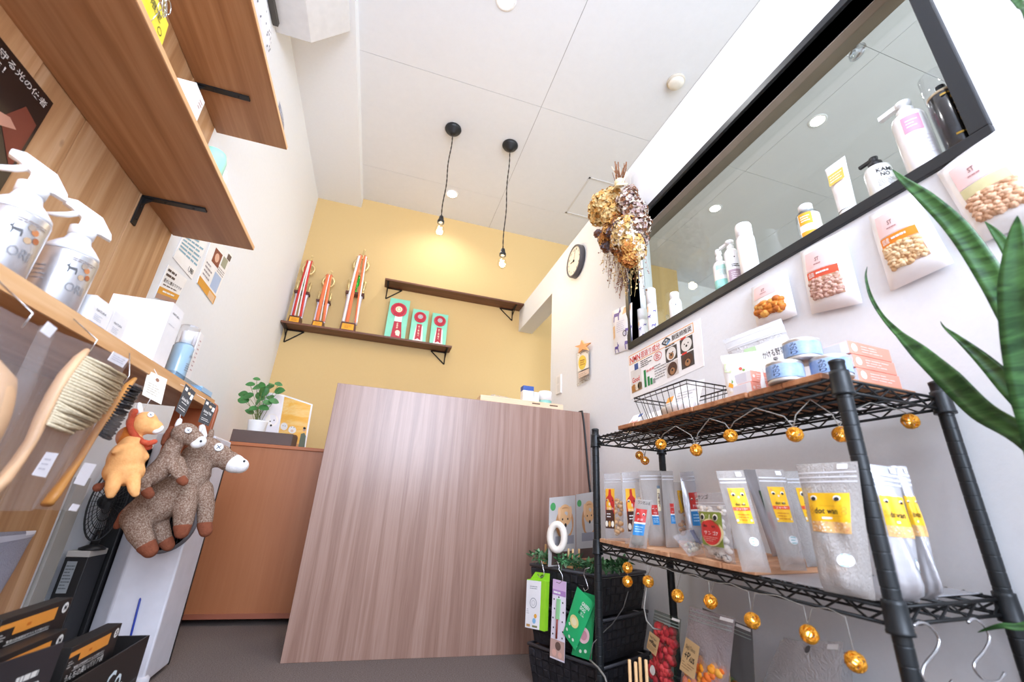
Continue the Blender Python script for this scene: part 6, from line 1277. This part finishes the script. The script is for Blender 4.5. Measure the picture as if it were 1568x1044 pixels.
t, P = hang_bag(((-72, 782), (50, 782), (200, 551), (62, 497)), 'large beech brush with beige bristles in a clear bag, hanging from the low shelf')
hd = [(133, 536), (120, 550), (100, 575), (82, 605), (64, 640), (48, 675), (28, 705), (5, 735), (-25, 765)]; m = MB(); m.tube([hp(*p, .012) for p in hd], [.004, .008, .0095, .0095, .009, .0075, .008, .009, .008], beech, 10, flat=1.5); m.build('wooden_back', t)
rnd = random.Random(4); m = MB(); edge0 = [(134, 545), (116, 568), (98, 595), (84, 625), (72, 650)]; edge1 = [(192, 574), (180, 600), (163, 625), (142, 648), (108, 662)]
def pl(e, f): f *= len(e) - 1; i = min(int(f), len(e) - 2); f -= i; return (e[i][0] * (1 - f) + e[i + 1][0] * f, e[i][1] * (1 - f) + e[i + 1][1] * f)
def bristles(m, e0, e1, rows, lanes, mm, d0, dd, r, jit=3):
    for i in range(rows):
        f = (i + .5) / rows; a, b = pl(e0, f), pl(e1, f)
        for k in range(lanes):
            d = d0 + dd * k / max(1, lanes - 1); q = hp(b[0] + rnd.uniform(-jit, jit), b[1] + rnd.uniform(-jit, jit), d + rnd.uniform(-.003, .003)); p = hp(*a, d); m.tube([p, (p + q) / 2 + V((0, rnd.uniform(-.003, .003), rnd.uniform(-.003, .003))), q], [r, r * 1.2, r * .8], mm, 5)
bristles(m, edge0, edge1, 26, 5, bris, .002, .024, .0028); bristle_block(m, edge0 + [pl(edge1, q * .92 + .02) if False else ((p[0] * .88 + 100 * .12), (p[1] * .88 + 600 * .12)) for p, q in zip(edge1[::-1], (0,) * 5)], bris, .006, .02); m.build('bristles', t)
m = MB()
for q in (((62, 520), (74, 527), (84, 510), (72, 502)), ((49, 727), (70, 731), (90, 694), (72, 692))): m.slab(Patch(*[hp(*p, .0275) for p in q]), .0006, stick)
for o_, q in zip(('price_sticker', 'barcode_sticker'), (((165, 551), (188, 563), (197, 550), (174, 538)), ((49, 727), (70, 731), (90, 694), (72, 692)))): mm_ = MB(); P_ = Patch(*[hp(*p, .0275) for p in q]); mm_.slab(P_, .0006, stick); mm_.lines(P_, .1, .2, .9, .8, 3, mat('c4c2cc', .5), .0006, .3); mm_.build(o_, t)
XH = -.562
t, P = hang_bag(((48, 779), (117, 783), (220, 592), (160, 568)), 'slim honey-coloured brush with black bristles in a clear bag, next to the orange toy')
m = MB(); m.tube([hp(*p, .012) for p in ((206, 580), (196, 590), (178, 615), (158, 645), (140, 672), (125, 698), (104, 728), (84, 756), (72, 772))], [.004, .0065, .007, .007, .006, .0055, .007, .0085, .008], honey, 10, flat=1.6); m.build('wooden_back', t)
m = MB(); bristles(m, [(200, 588), (180, 618), (162, 646), (150, 666)], [(217, 594), (200, 622), (182, 652), (168, 674)], 20, 4, bbr, .004, .016, .0022, 2); m.build('bristles', t)
for o_, q in zip(('barcode_sticker', 'price_sticker'), (((113, 740), (129, 744), (148, 711), (130, 708)), ((105, 781), (117, 783), (123, 773), (112, 771)))): mm_ = MB(); mm_.slab(Patch(*[hp(*p, .0275) for p in q]), .0006, stick); mm_.build(o_, t)
XH = -.49
t, P = hang_bag(((-150, 740), (-40, 760), (85, 512), (-15, 462)), 'bagged brush with a pale rounded wooden back at the left photo edge')
m = MB(); P3 = Patch(*[hp(*p, .012) for p in ((-40, 680), (-8, 690), (27, 580), (-5, 545))]); m.pouch(Patch(P3.bl, P3.br, P3.tr, P3.tl, bulge=puff(.014)), beech, 10, 10); m.build('wooden_back', t); mm_ = MB(); mm_.slab(Patch(*[hp(*p, .0275) for p in ((62, 507), (76, 517), (88, 503), (74, 492))]), .0006, stick); mm_.build('price_sticker', t)
XH = -.558
# flat grey bag pinned on the planks below
P = Patch(*[at(*p, X=XB + .006) for p in ((-60, 1000), (0, 905), (56, 812), (-10, 815))], bulge=puff(.012)); t = thing('grey_zip_bag', 'flat cloudy zip bag hanging on the planks below the brushes', 'zip bag', P.P(.5, 1)); MB().pouch(P, filmy('grey_zip_film', 'b9b8c6', .75, .3), 10, 10).build('bag', t); m = MB(); m.rect(P, 0, .9, 1, .96, mat('c8c8d2', .3), .0012); m.rect(P, .7, .94, .97, 1.0, stick, .002); m.build('zip_seal', t)
# ---------------------------------------------------------------- plush toys
donk = speckle('donkey_tweed', '7a5c4b', 'bba896', 260, .95, .56, .14, .35); hoof = speckle('brown_fleece', '7a4430', '8a5038', 150, .95, .5, .2, .4); orange = speckle('orange_fleece', 'eeaa68', 'f4b878', 120, .95, .5, .2, .3); mane_m = speckle('red_fleece', 'b84c34', 'cc5c40', 150, .95, .5, .2, .4); wf = speckle('white_fleece', 'ece8e4', 'f6f3f0', 150, .95, .5, .2, .3); darkor = speckle('dark_orange_fleece', 'b86428', 'c8722f', 150, .95, .5, .2, .3)
class Toy:
    def __init__(s, px, py, Y):
        s.o = at(px, py, Y=Y); n = V((-ray(px, py).x, -ray(px, py).y, 0)).normalized(); s.n = n; s.s = (hit(px + 10, py, s.o, n) - hit(px - 10, py, s.o, n)).length / 20
    def p(s, px, py, d=0): return hit(px, py, s.o, s.n) + s.n * d * s.s
    def limb(s, m, pts, mm): m.tube([s.p(x, y, d) for x, y, d, r in pts], [r * s.s for x, y, d, r in pts], mm, 12); [m.ball(s.p(x, y, d), r * s.s, mm, None, 12, 8) for x, y, d, r in (pts[0], pts[-1])]
def soft(m, name, parent, vox=.0035):
    o = m.build(name, parent); r = o.modifiers.new('fuse', 'REMESH'); r.mode = 'VOXEL'; r.voxel_size = vox; r.use_smooth_shade = True; q = o.modifiers.new('smooth', 'SMOOTH'); q.factor = .6; q.iterations = 6; return o
def button_eye(k, px, py, d, r, parent, dot=False):
    n = k.n; c = k.p(px, py, d); a = V((0, 0, 1)); b = n.cross(a).normalized(); m = MB(); R = r * k.s
    m.add([c + (a * math.cos(2 * PI * i / 20) + b * math.sin(2 * PI * i / 20)) * R + n * .0 for i in range(20)] + [c + (a * math.cos(2 * PI * i / 20) + b * math.sin(2 * PI * i / 20)) * R * .85 + n * R * .35 for i in range(20)], [(i, (i + 1) % 20, 20 + (i + 1) % 20, 20 + i) for i in range(20)] + [tuple(range(20, 40))], WHITE)
    ndk = mat('2a3a52', .6)
    for s in (1, -1): m.tube([c + n * R * .4 + (a + b * s) * R * .42, c + n * R * .4 - (a + b * s) * R * .42], R * .08, ndk, 5)
    m.build('button_eye', parent)
def plush_tag(k, q, label_mat, parent, strings, d=0, light=False):
    d += 12
    P = Patch(*[k.p(*p, d) for p in q]); m = MB(); m.slab(P, .0012, label_mat); tm = mat('d8cfc4', .6) if not light else mat('9a8a74', .6)
    if light: m.lines(P, .15, .15, .85, .6, 5, tm, .0006, .25); m.disc(P, .55, .8, .1, mat('8a5a3c', .6), .0006, 12)
    else: m.text(P, 'Animal Pals', .14, .46, .86, .58, tm, .0006); m.lines(P, .25, .36, .75, .42, 1, tm, .0006, .4); m.lines(P, .15, .12, .85, .26, 2, tm, .0006, .3); m.disc(P, .58, .8, .13, mat('d8b890', .6), .0006, 12); m.rect(P, .12, .8, .34, .92, tm, .0006); m.rect(P, .76, .66, .96, .84, WHITE, .0008)
    m.build('hang_tag', parent); m = MB(); m.tube([k.p(*p, d) for p in strings[:1]] + [k.p(*strings[1], 0)], .0007, WHITE, 5)
    top = P.P(.5, .97); m.tube([top, V((-.5785, top.y + .004, .884))], .0008, WHITE, 5); m.build('string', parent)
# lion
k = Toy(200, 700, 1.285); lt = thing('plush_lion', 'small orange plush lion with a red mane hanging beside the bagged brushes', 'plush toy', k.o, 'plush toys hanging from the low shelf')
m = MB(); m.ball(k.p(194, 702), (k.s * 31, k.s * 31, k.s * 37), orange, None, 18, 12); m.ball(k.p(190, 722), (k.s * 34, k.s * 32, k.s * 28), orange, None, 18, 12); m.ball(k.p(202, 682), (k.s * 22, k.s * 22, k.s * 22), orange, None, 14, 10)
k.limb(m, [(200, 684, 16, 9), (184, 688, 26, 9), (176, 692, 28, 7)], orange); k.limb(m, [(176, 730, 20, 13), (172, 748, 28, 12), (170, 757, 28, 8)], orange); k.limb(m, [(204, 735, 20, 12), (205, 750, 26, 10), (207, 756, 26, 7)], orange); k.limb(m, [(216, 690, -4, 8), (222, 700, 4, 8)], orange)
m.ball(k.p(222, 648, 4), (k.s * 22, k.s * 22, k.s * 24), orange, None, 16, 10); m.ball(k.p(236, 655, 8), (k.s * 16, k.s * 15, k.s * 15), orange, None, 14, 10); soft(m, 'body', lt)
m = MB(); rnd = random.Random(2)
for i in range(16): a = i / 15; x = 205 - 10 * math.sin(a * PI) + 22 * a * a; y = 632 + 52 * a; m.ball(k.p(x, y, 6 - 14 * a + 12), k.s * rnd.uniform(6, 8), mane_m, None, 8, 6)
for i in range(7): m.ball(k.p(218 + 3 * i, 680 - 1 * abs(i - 3), 18), k.s * 6, mane_m, None, 8, 6)
soft(m, 'mane', lt, .003); m = MB(); m.ball(k.p(196, 668, -6), (k.s * 20, k.s * 14, k.s * 22), darkor); m.build('mane_back', lt)
m = MB(); m.ball(k.p(243, 657, 12), (k.s * 9, k.s * 9, k.s * 9), wf); m.ball(k.p(238, 660, 14), (k.s * 9, k.s * 8, k.s * 8), wf); soft(m, 'muzzle', lt, .003)
m = MB(); k.limb(m, [(214, 630, 4, 7), (213, 619, 4, 5)], wf); soft(m, 'ear', lt, .003); button_eye(k, 230, 637, 24, 5.5, lt)
m = MB(); k.limb(m, [(168, 735, -10, 4), (158, 742, -8, 4), (150, 746, -6, 9)], hoof); soft(m, 'tail', lt, .003)
plush_tag(k, [(217, 606), (246, 621), (255, 583), (226, 569)], mat('efe6d2', .6), lt, [(230, 612), (220, 628)], 6, True)
def donkey(k, D_, label, tagq, tags):
    t = thing('plush_donkey', label, 'plush toy', k.o, 'plush toys hanging from the low shelf'); m = MB()
    for L in D_['body']: k.limb(m, L, donk)
    for x, y, d, rx, rz in D_['balls']: m.ball(k.p(x, y, d), (k.s * rx, k.s * rx * .85, k.s * rz), donk, None, 18, 12)
    soft(m, 'body', t)
    for L in D_['hooves']: m = MB(); k.limb(m, L, hoof); soft(m, 'hoof', t, .003)
    m = MB(); [m.ball(k.p(x, y, d), (k.s * rx, k.s * rx, k.s * rz), wf, None, 16, 10) for x, y, d, rx, rz in D_['muzzle']]; mz = soft(m, 'muzzle', t, .003); MB().ball(k.p(*D_['nostril']), k.s * 2.2, mat('22262e', .5), None, 10, 6).build('nostril', mz)
    for L in D_['ears']: m = MB(); k.limb(m, L[0], L[1]); soft(m, 'ear', t, .003)
    m = MB(); k.limb(m, D_['mane'], hoof); soft(m, 'mane', t, .003); m = MB(); k.limb(m, D_['tail'], hoof); soft(m, 'tail', t, .003)
    button_eye(k, *D_['eye'], t); plush_tag(k, tagq, mat('2c2522', .6), t, tags, 4); return t
k = Toy(255, 705, 1.45)
donkey(k, dict(body=[[(262, 690, 0, 16), (256, 708, 0, 20), (242, 722, 0, 20), (228, 732, 0, 18), (216, 736, -4, 14)], [(262, 712, 14, 11), (270, 724, 20, 9), (276, 732, 20, 8)], [(274, 706, 0, 10), (280, 722, 4, 9), (281, 732, 4, 8)], [(222, 735, 14, 11), (222, 748, 18, 9)], [(210, 738, -6, 9), (206, 750, -4, 8)]], balls=[(283, 664, 6, 24, 21), (296, 672, 10, 18, 16), (266, 682, 0, 16, 18)],
    hooves=[[(277, 734, 21, 9), (281, 738, 22, 8)], [(225, 752, 19, 9.5), (229, 757, 20, 8.5)]], muzzle=[(305, 677, 16, 12, 12), (300, 680, 16, 11, 10)], nostril=(306, 677, 29), ears=[([(272, 652, 6, 6), (275, 644, 8, 5)], wf), ([(306, 660, 8, 4), (309, 654, 8, 4)], wf)],
    mane=[(262, 656, -2, 6), (254, 668, -4, 6), (250, 678, -6, 5)], tail=[(204, 734, -14, 4), (196, 744, -14, 4)], eye=(287, 661, 30, 6)), 'smaller brown tweed plush donkey hanging between the lion and the bigger donkey', [(268, 630), (281, 640), (299, 603), (284, 589)], [(276, 636), (274, 648)])
k = Toy(290, 740, 1.585)
donkey(k, dict(body=[[(300, 700, 0, 26), (298, 725, 2, 28), (282, 745, 2, 32), (262, 758, 2, 34), (240, 772, 2, 34), (216, 790, 0, 30)], [(284, 760, 22, 20), (283, 780, 28, 18), (281, 800, 28, 15)], [(310, 750, 2, 18), (315, 775, 4, 15), (314, 797, 4, 13)], [(212, 795, 20, 22), (216, 815, 26, 18), (224, 828, 28, 15)], [(240, 800, -4, 18), (248, 818, -4, 14), (252, 826, -4, 12)]], balls=[(316, 690, 2, 28, 26), (334, 698, 4, 24, 22), (350, 706, 6, 20, 19)],
    hooves=[[(280, 804, 29, 14.5), (279, 812, 30, 12)], [(313, 802, 5, 12.5), (315, 812, 6, 11.5)], [(226, 832, 29, 14.5), (232, 840, 30, 12)], [(254, 829, -3, 12), (258, 835, -2, 10)]], muzzle=[(358, 710, 8, 19, 18), (366, 713, 8, 17, 15)], nostril=(372, 707, 26), ears=[([(312, 668, 10, 6), (309, 655, 12, 6)], wf), ([(322, 668, -4, 6), (324, 660, -4, 5)], donk)],
    mane=[(300, 672, -8, 7), (288, 682, -10, 7), (282, 695, -12, 6)], tail=[(200, 775, -16, 7), (186, 788, -16, 6), (178, 806, -14, 6)], eye=(334, 686, 25, 8)), 'bigger brown tweed plush donkey hanging at the far end of the low shelf', [(303, 647), (319, 654), (331, 623), (315, 612)], [(313, 650), (312, 658)])
# ---------------------------------------------------------------- tower, fan and box below
tw = mat('e4e3ea', .4); ty = 1.93
a, b = at(126, 960, Y=ty), at(243, 960, Y=ty); x0, x1 = a.x, b.x + .002
t = thing('tower_purifier', 'tall white tower appliance with a round black grille standing behind the plush toys', 'air purifier', ((x0 + x1) / 2, ty + .1, 0)); zt = .80; xm = x0 + (x1 - x0) * .28
m = MB(); m.prism([(x0, ty + .05, .015), (xm, ty, .015), (x1, ty, .015), (x1, ty + .2, .015), (x0, ty + .2, .015)], [(x0, ty + .05, zt), (xm, ty, zt), (x1, ty, zt), (x1, ty + .2, zt), (x0, ty + .2, zt)], tw); m.build('body', t, bevel=.006)
gc = at(252, 800, Y=ty - .004); R = .1; Mx = T((gc.x, ty, gc.z), rx=PI / 2)
MB().lathe([(R * .88, 0), (R * .9, .014), (R, .01), (R, -.002)], mat('6e6c70', .4), Mx, 40, caps=False).build('grille_ring', t); MB().lathe([(R * .9, .002), (0, .002)], BLACK, Mx, 40).build('recess', t)
m = MB()
for i in range(-9, 10): q = i / 10 * R * .9; hh = math.sqrt(max(0, (R * .9) ** 2 - q * q)); m.tube([(gc.x + q * .9, ty - .009, gc.z - hh), (gc.x + q * .9, ty - .012, gc.z), (gc.x + q * .9, ty - .009, gc.z + hh)], .0012, mat('38383c', .4), 5)
for q in (.3, .6): m.tube([(gc.x + R * q * math.cos(j * PI / 16), ty - .011, gc.z + R * q * math.sin(j * PI / 16)) for j in range(32)], .0012, mat('38383c', .4), 5, closed=True)
m.build('grille', t); MB().box((x0 - .0, ty + .2, .012), (x1, ty + .21, zt - .02), BLACK).build('back_panel', t)
MB().box((x0 - .052, ty + .03, .0), (x0 - .003, ty + .19, .74), BLACK).build('side_box', t, bevel=.003)
for fx in (x1 - .012, x0 + .02): MB().lathe([(.02, 0), (.024, .006), (.024, .03), (.018, .036)], tw, T((fx, ty + .01, 0.0)), 20).build('foot', t)
p0, p1 = at(215, 915, Y=ty - .006), at(201, 970, Y=ty - .006); o = MB().tube([p0, p0 * .95 + p1 * .05, p1, p1 + (p1 - p0) * .25], [.0008, .0032, .0032, .003], mat('1f3aa0', .4), 8).build('blue_pen', None, p1); tag(o, 'thin blue pen-like stick standing up against the white tower', 'pen')
t = thing('black_bin', 'black upright box with a grey printed label beside the plank wall', 'box', (-.86, 1.86, 0)); zb = .385; xa, xb_ = XL + .016, x0 - .012
MB().box((xa, 1.845, 0), (xb_, 1.948, zb), BLACK).build('body', t, bevel=.003); P = Patch((xa + .01, 1.8446, zb - .1), (xb_ - .025, 1.8446, zb - .1), (xb_ - .025, 1.8446, zb - .012), (xa + .01, 1.8446, zb - .012)); m = MB(); m.slab(P, .0008, mat('8e9294', .5)); m.lines(P, .08, .1, .92, .9, 8, mat('5c6062', .6), .0006, .4); m.build('label', t); MB().box((xa, 1.844, zb), (xb_, 1.948, zb + .018), mat('b9b4ac', .5)).build('lid', t, bevel=.002)
fy = 1.875; xf = -.845; fz = .55; R = .075; t = thing('mesh_fan', 'black wire mesh fan standing on the black box, partly behind the orange toy', 'fan', (xf, fy, zb + .018)); Mx = T((xf, fy, fz), rx=PI / 2, rz=.5); m = MB(); bx_ = V((math.cos(.5), math.sin(.5), 0)); by_ = V((-math.sin(.5), math.cos(.5), 0))
m.tube([V((xf, fy, fz)) + bx_ * R * .62 * math.cos(j * PI / 20) + V((0, 0, 1.6 * R * math.sin(j * PI / 20))) for j in range(40)], .003, BLACK, 6, closed=True)
for r_ in (.3, .5, .7, .85): m.tube([V((xf, fy, fz)) - by_ * .03 * (1 - r_) + bx_ * R * .62 * r_ * math.cos(j * PI / 16) + V((0, 0, 1.6 * R * r_ * math.sin(j * PI / 16))) for j in range(32)], .0012, BLACK, 5, closed=True)
for j in range(36): a = j * PI / 18; m.tube([V((xf, fy, fz)) - by_ * .03, V((xf, fy, fz)) - by_ * .02 + bx_ * R * .3 * math.cos(a) + V((0, 0, .8 * R * math.sin(a))), V((xf, fy, fz)) + bx_ * R * .62 * math.cos(a) + V((0, 0, 1.6 * R * math.sin(a)))], .001, BLACK, 4)
m.build('guard', t); MB().lathe([(R * .3, -.02), (R * .34, -.05), (R * .2, -.07), (0, -.07)], BLACK, Mx, 24).build('motor', t); m = MB(); m.tube([(xf, fy + .02, fz - .09), (xf, fy + .01, zb + .03)], .012, BLACK, 10); m.lathe([(.035, 0), (.035, .006), (.012, .016)], BLACK, T((xf, fy + .01, zb + .018)), 24); m.build('stand', t)
# ---------------------------------------------------------------- display of black packs in the lower left
XT = -.5; cardb = mat('1c1a1a', .4); cardo = mat('e8963a', .45); wt = mat('e8e6e2', .5)
zlow = .105; lw = thing('low_stand', 'low wooden stand under the black display tray', 'stand', (-.66, 1.1, 0)); MB().box((XB + .001, .3, .0), (XT + .01, 1.6, zlow - .001), pine_y).build('body', lw, bevel=.002)
def pack(trp, ln, x, size, label, th=.03):
    c_ = at(*trp, X=x); y1, ztop = c_.y, c_.z; y0 = y1 - ln
    t = thing('waste_bag_pack', label, 'pack', (x, (y0 + y1) / 2, zlow), 'black packs of dog waste bags'); P = Patch((x, y0, zlow), (x, y1, zlow), (x, y1, ztop), (x, y0, ztop)); h = ztop - zlow
    MB().slab(P, th, cardb).build('pack', t, bevel=.001); m = MB(); f = lambda z: (z - zlow) / h; zz = lambda d: 1 - d * .62 / h
    m.poly(P, [(.2, zz(.052)), (.78, zz(.052)), (.78, zz(.016)), (.0, zz(.016)), (.0, zz(.03)), (.2, zz(.03))], cardo, .0006); m.poly(P, [(.36, zz(.04)), (.42, zz(.04)), (.42, zz(.032)), (.36, zz(.032))], mat('d0701a', .5), .001)
    m.text(P, '驚異の防臭素材でうんちが臭わない', .16, zz(.072), .74, zz(.064), wt, .0008); m.line(P, (.14, zz(.075)), (.74, zz(.075)), .004, wt, .0008); m.text(P, 'うんちの臭いバリア袋', .05, zz(.1), .76, zz(.079), wt, .0008); m.lines(P, .02, zz(.062), .12, zz(.04), 3, mat('a8a4a0', .5), .0008, .5)
    m.disc(P, .91, zz(.026), .05, wt, .0008, 20); m.text(P, size, .888, zz(.034), .932, zz(.018), INK, .0012); m.build('print', t)
pack((112.4, 914), .2, XT - .088, 'M', 'black and orange waste-bag pack marked M, rearmost and tallest at the lower left'); pack((104.6, 962), .2, XT - .052, 'M', 'black and orange waste-bag pack marked M, the lower one in front of the rear pack'); pack((187.7, 953.4), .19, XT - .018, 'S', 'black and orange waste-bag pack marked S in the display tray')
P = Patch((XT - .006, .985, zlow), (XT - .006, 1.15, zlow), (XT - .006, 1.15, .324), (XT - .006, .985, .337)); t = thing('header_card', 'dark grey display card with faint white lettering in front of the packs', 'card', P.P(.5, 0)); MB().slab(P, .003, mat('26262c', .4)).build('card', t); m = MB(); m.lines(P, .36, .8, .7, .88, 1, wt, .0006, .5); m.text(P, 'HANDCRAFTED', .26, .7, .78, .78, wt, .0008); m.text(P, 'BROTHERS', .32, .62, .72, .69, wt, .0008); m.lines(P, .38, .52, .66, .6, 2, mat('8a8a90', .5), .0006, .4); m.text(P, 'Odor Care Bag', .16, .34, .84, .45, wt, .0008); m.build('print', t)
t = thing('display_tray', 'black display tray with white lettering holding the waste-bag packs', 'display tray', (-.6, 1.2, zlow)); y1 = 1.547; z1 = .24; q0, q1 = 1.172, y1; xf = XT
m = MB(); m.box((xf - .004, .80, zlow), (xf, y1, z1), cardb); m.box((XT - .16, y1 - .004, zlow), (xf - .004, y1, z1), cardb); m.box((XT - .16, .80, zlow), (XT - .156, y1 - .004, z1), cardb); m.box((XT - .156, .8, zlow - .0008), (xf - .004, y1 - .004, zlow - .0002), cardb); m.build('tray', t, bevel=.001)
P = Patch((xf, .80, zlow), (xf, y1, zlow), (xf, y1, z1), (xf, .80, z1)); m = MB(); m.text(P, 'BROTHER & Co.', .3, .4, .88, .76, mat('d8eaf2', .5), .0008); m.line(P, (.3, .34), (.99, .34), .004, mat('5a5c60', .5), .0008); m.build('lettering', t)
# ---------------------------------------------------------------- snake plant at the right
gleaf = None
def snake_mat():
    m, nt, b, o = nodes('snake_leaf'); L = nt.links; N = nt.nodes.new; tc = N('ShaderNodeTexCoord'); mp = N('ShaderNodeMapping'); mp.inputs['Scale'].default_value = (6, 6, 22); L.new(tc.outputs['Object'], mp.inputs['Vector'])
    n = N('ShaderNodeTexNoise'); n.inputs['Scale'].default_value = 2.2; n.inputs['Detail'].default_value = 4; n.inputs['Distortion'].default_value = 1.2; L.new(mp.outputs['Vector'], n.inputs['Vector'])
    r = N('ShaderNodeValToRGB'); e = r.color_ramp.elements; e[0].position = .35; e[0].color = lin('173c1a'); e[1].position = .7; e[1].color = lin('4c7c42'); L.new(n.outputs['Fac'], r.inputs['Fac']); L.new(r.outputs['Color'], b.inputs['Base Color']); b.inputs['Roughness'].default_value = .32; return m
snk = snake_mat()
XS = .93; pc = V((1.0, .22, 0)); t = thing('snake_plant', 'long pointed green snake plant leaves reaching in from the right edge', 'plant', pc)
MB().lathe([(.075, .0), (.08, .005), (.1, .42), (.1, .45), (.09, .45), (.088, .43), (0, .43)], mat('e8e6e2', .5), T(pc), 36).build('pot', t); MB().lathe([(.087, .432), (0, .436)], mat('4a382c', .9), T(pc), 36).build('soil', t)
def blade(pts, wds, X, fold=.25, tw=0, name='leaf', seg=6):
    wds = [w_ * .74 for w_ in wds]
    q = [at(px, py, X=x) for (px, py), x in zip(pts, X)]; P_ = []
    q += [V((.995 + .02 * math.sin(7 * pts[0][0]), .22 + .025 * math.cos(5 * pts[0][1]), .434))]; wds = wds + [.022]; q2 = []; w2 = []
    for i in range(len(q) - 1):
        p0, p1, p2, p3 = q[max(0, i - 1)], q[i], q[i + 1], q[min(len(q) - 1, i + 2)]
        for k_ in range(seg): f = k_ / seg; q2.append(.5 * ((2 * p1) + (p2 - p0) * f + (2 * p0 - 5 * p1 + 4 * p2 - p3) * f * f + (3 * p1 - p0 - 3 * p2 + p3) * f ** 3)); w2.append(wds[i] * (1 - f) + wds[i + 1] * f)
    q2.append(q[-1]); w2.append(wds[-1]); vs = []; n = len(q2); th = .0018
    for i in range(n):
        d = (q2[min(n - 1, i + 1)] - q2[max(0, i - 1)]).normalized(); view = (CAM - q2[i]).normalized(); view = Matrix.Rotation(tw * i / n, 3, d) @ view; s = d.cross(view).normalized(); nr = s.cross(d)
        for u in (-1, -.5, 0, .5, 1): vs.append(q2[i] + s * w2[i] * u / 2 + nr * fold * w2[i] * (abs(u) ** 1.5) * .5)
        for u in (1, .5, 0, -.5, -1): vs.append(q2[i] + s * w2[i] * u / 2 + nr * fold * w2[i] * (abs(u) ** 1.5) * .5 - nr * th)
    fs = []
    for i in range(n - 1):
        for j in range(10): fs.append((i * 10 + j, i * 10 + (j + 1) % 10, (i + 1) * 10 + (j + 1) % 10, (i + 1) * 10 + j))
    m = MB(); m.add(vs, fs, snk, True); m.build(name, t)
def base(px, py, x): return ((px, py), x)
blade([(1366, 259), (1385, 277), (1420, 305), (1468, 352), (1515, 420), (1548, 480), (1590, 560), (1700, 780)], [.001, .016, .032, .042, .046, .046, .045, .04], [.92, .92, .92, .93, .94, .95, .96, .98], .3)
blade([(1558, 330), (1556, 370), (1556, 440), (1566, 530), (1590, 640), (1660, 790)], [.001, .03, .052, .06, .06, .05], [.86, .87, .88, .9, .92, .96], .25)
blade([(1508, 339), (1524, 356), (1545, 385), (1580, 450), (1640, 600), (1700, 790)], [.001, .014, .022, .028, .03, .03], [.95, .95, .95, .96, .97, .99], .3)
blade([(1328, 408), (1326, 425), (1334, 455), (1352, 485), (1378, 512), (1410, 540), (1455, 580), (1505, 628), (1570, 668), (1690, 770)], [.001, .006, .009, .01, .018, .038, .05, .05, .045, .04], [.93, .93, .93, .93, .93, .93, .94, .95, .96, .99], .35, .5)
blade([(1440, 492), (1447, 502), (1470, 520), (1505, 550), (1545, 590), (1600, 650), (1700, 780)], [.001, .005, .014, .028, .04, .045, .04], [.96, .96, .96, .97, .97, .98, 1.0], .3)
blade([(1552, -4), (1562, 6), (1580, 30), (1620, 200), (1700, 780)], [.012, .014, .02, .03, .03], [.9, .9, .9, .94, 1.0], .3)
blade([(1497, 968), (1512, 963), (1535, 958), (1570, 958), (1640, 930), (1720, 860)], [.001, .006, .01, .014, .018, .018], [.95, .95, .95, .96, .98, 1.0], .3)
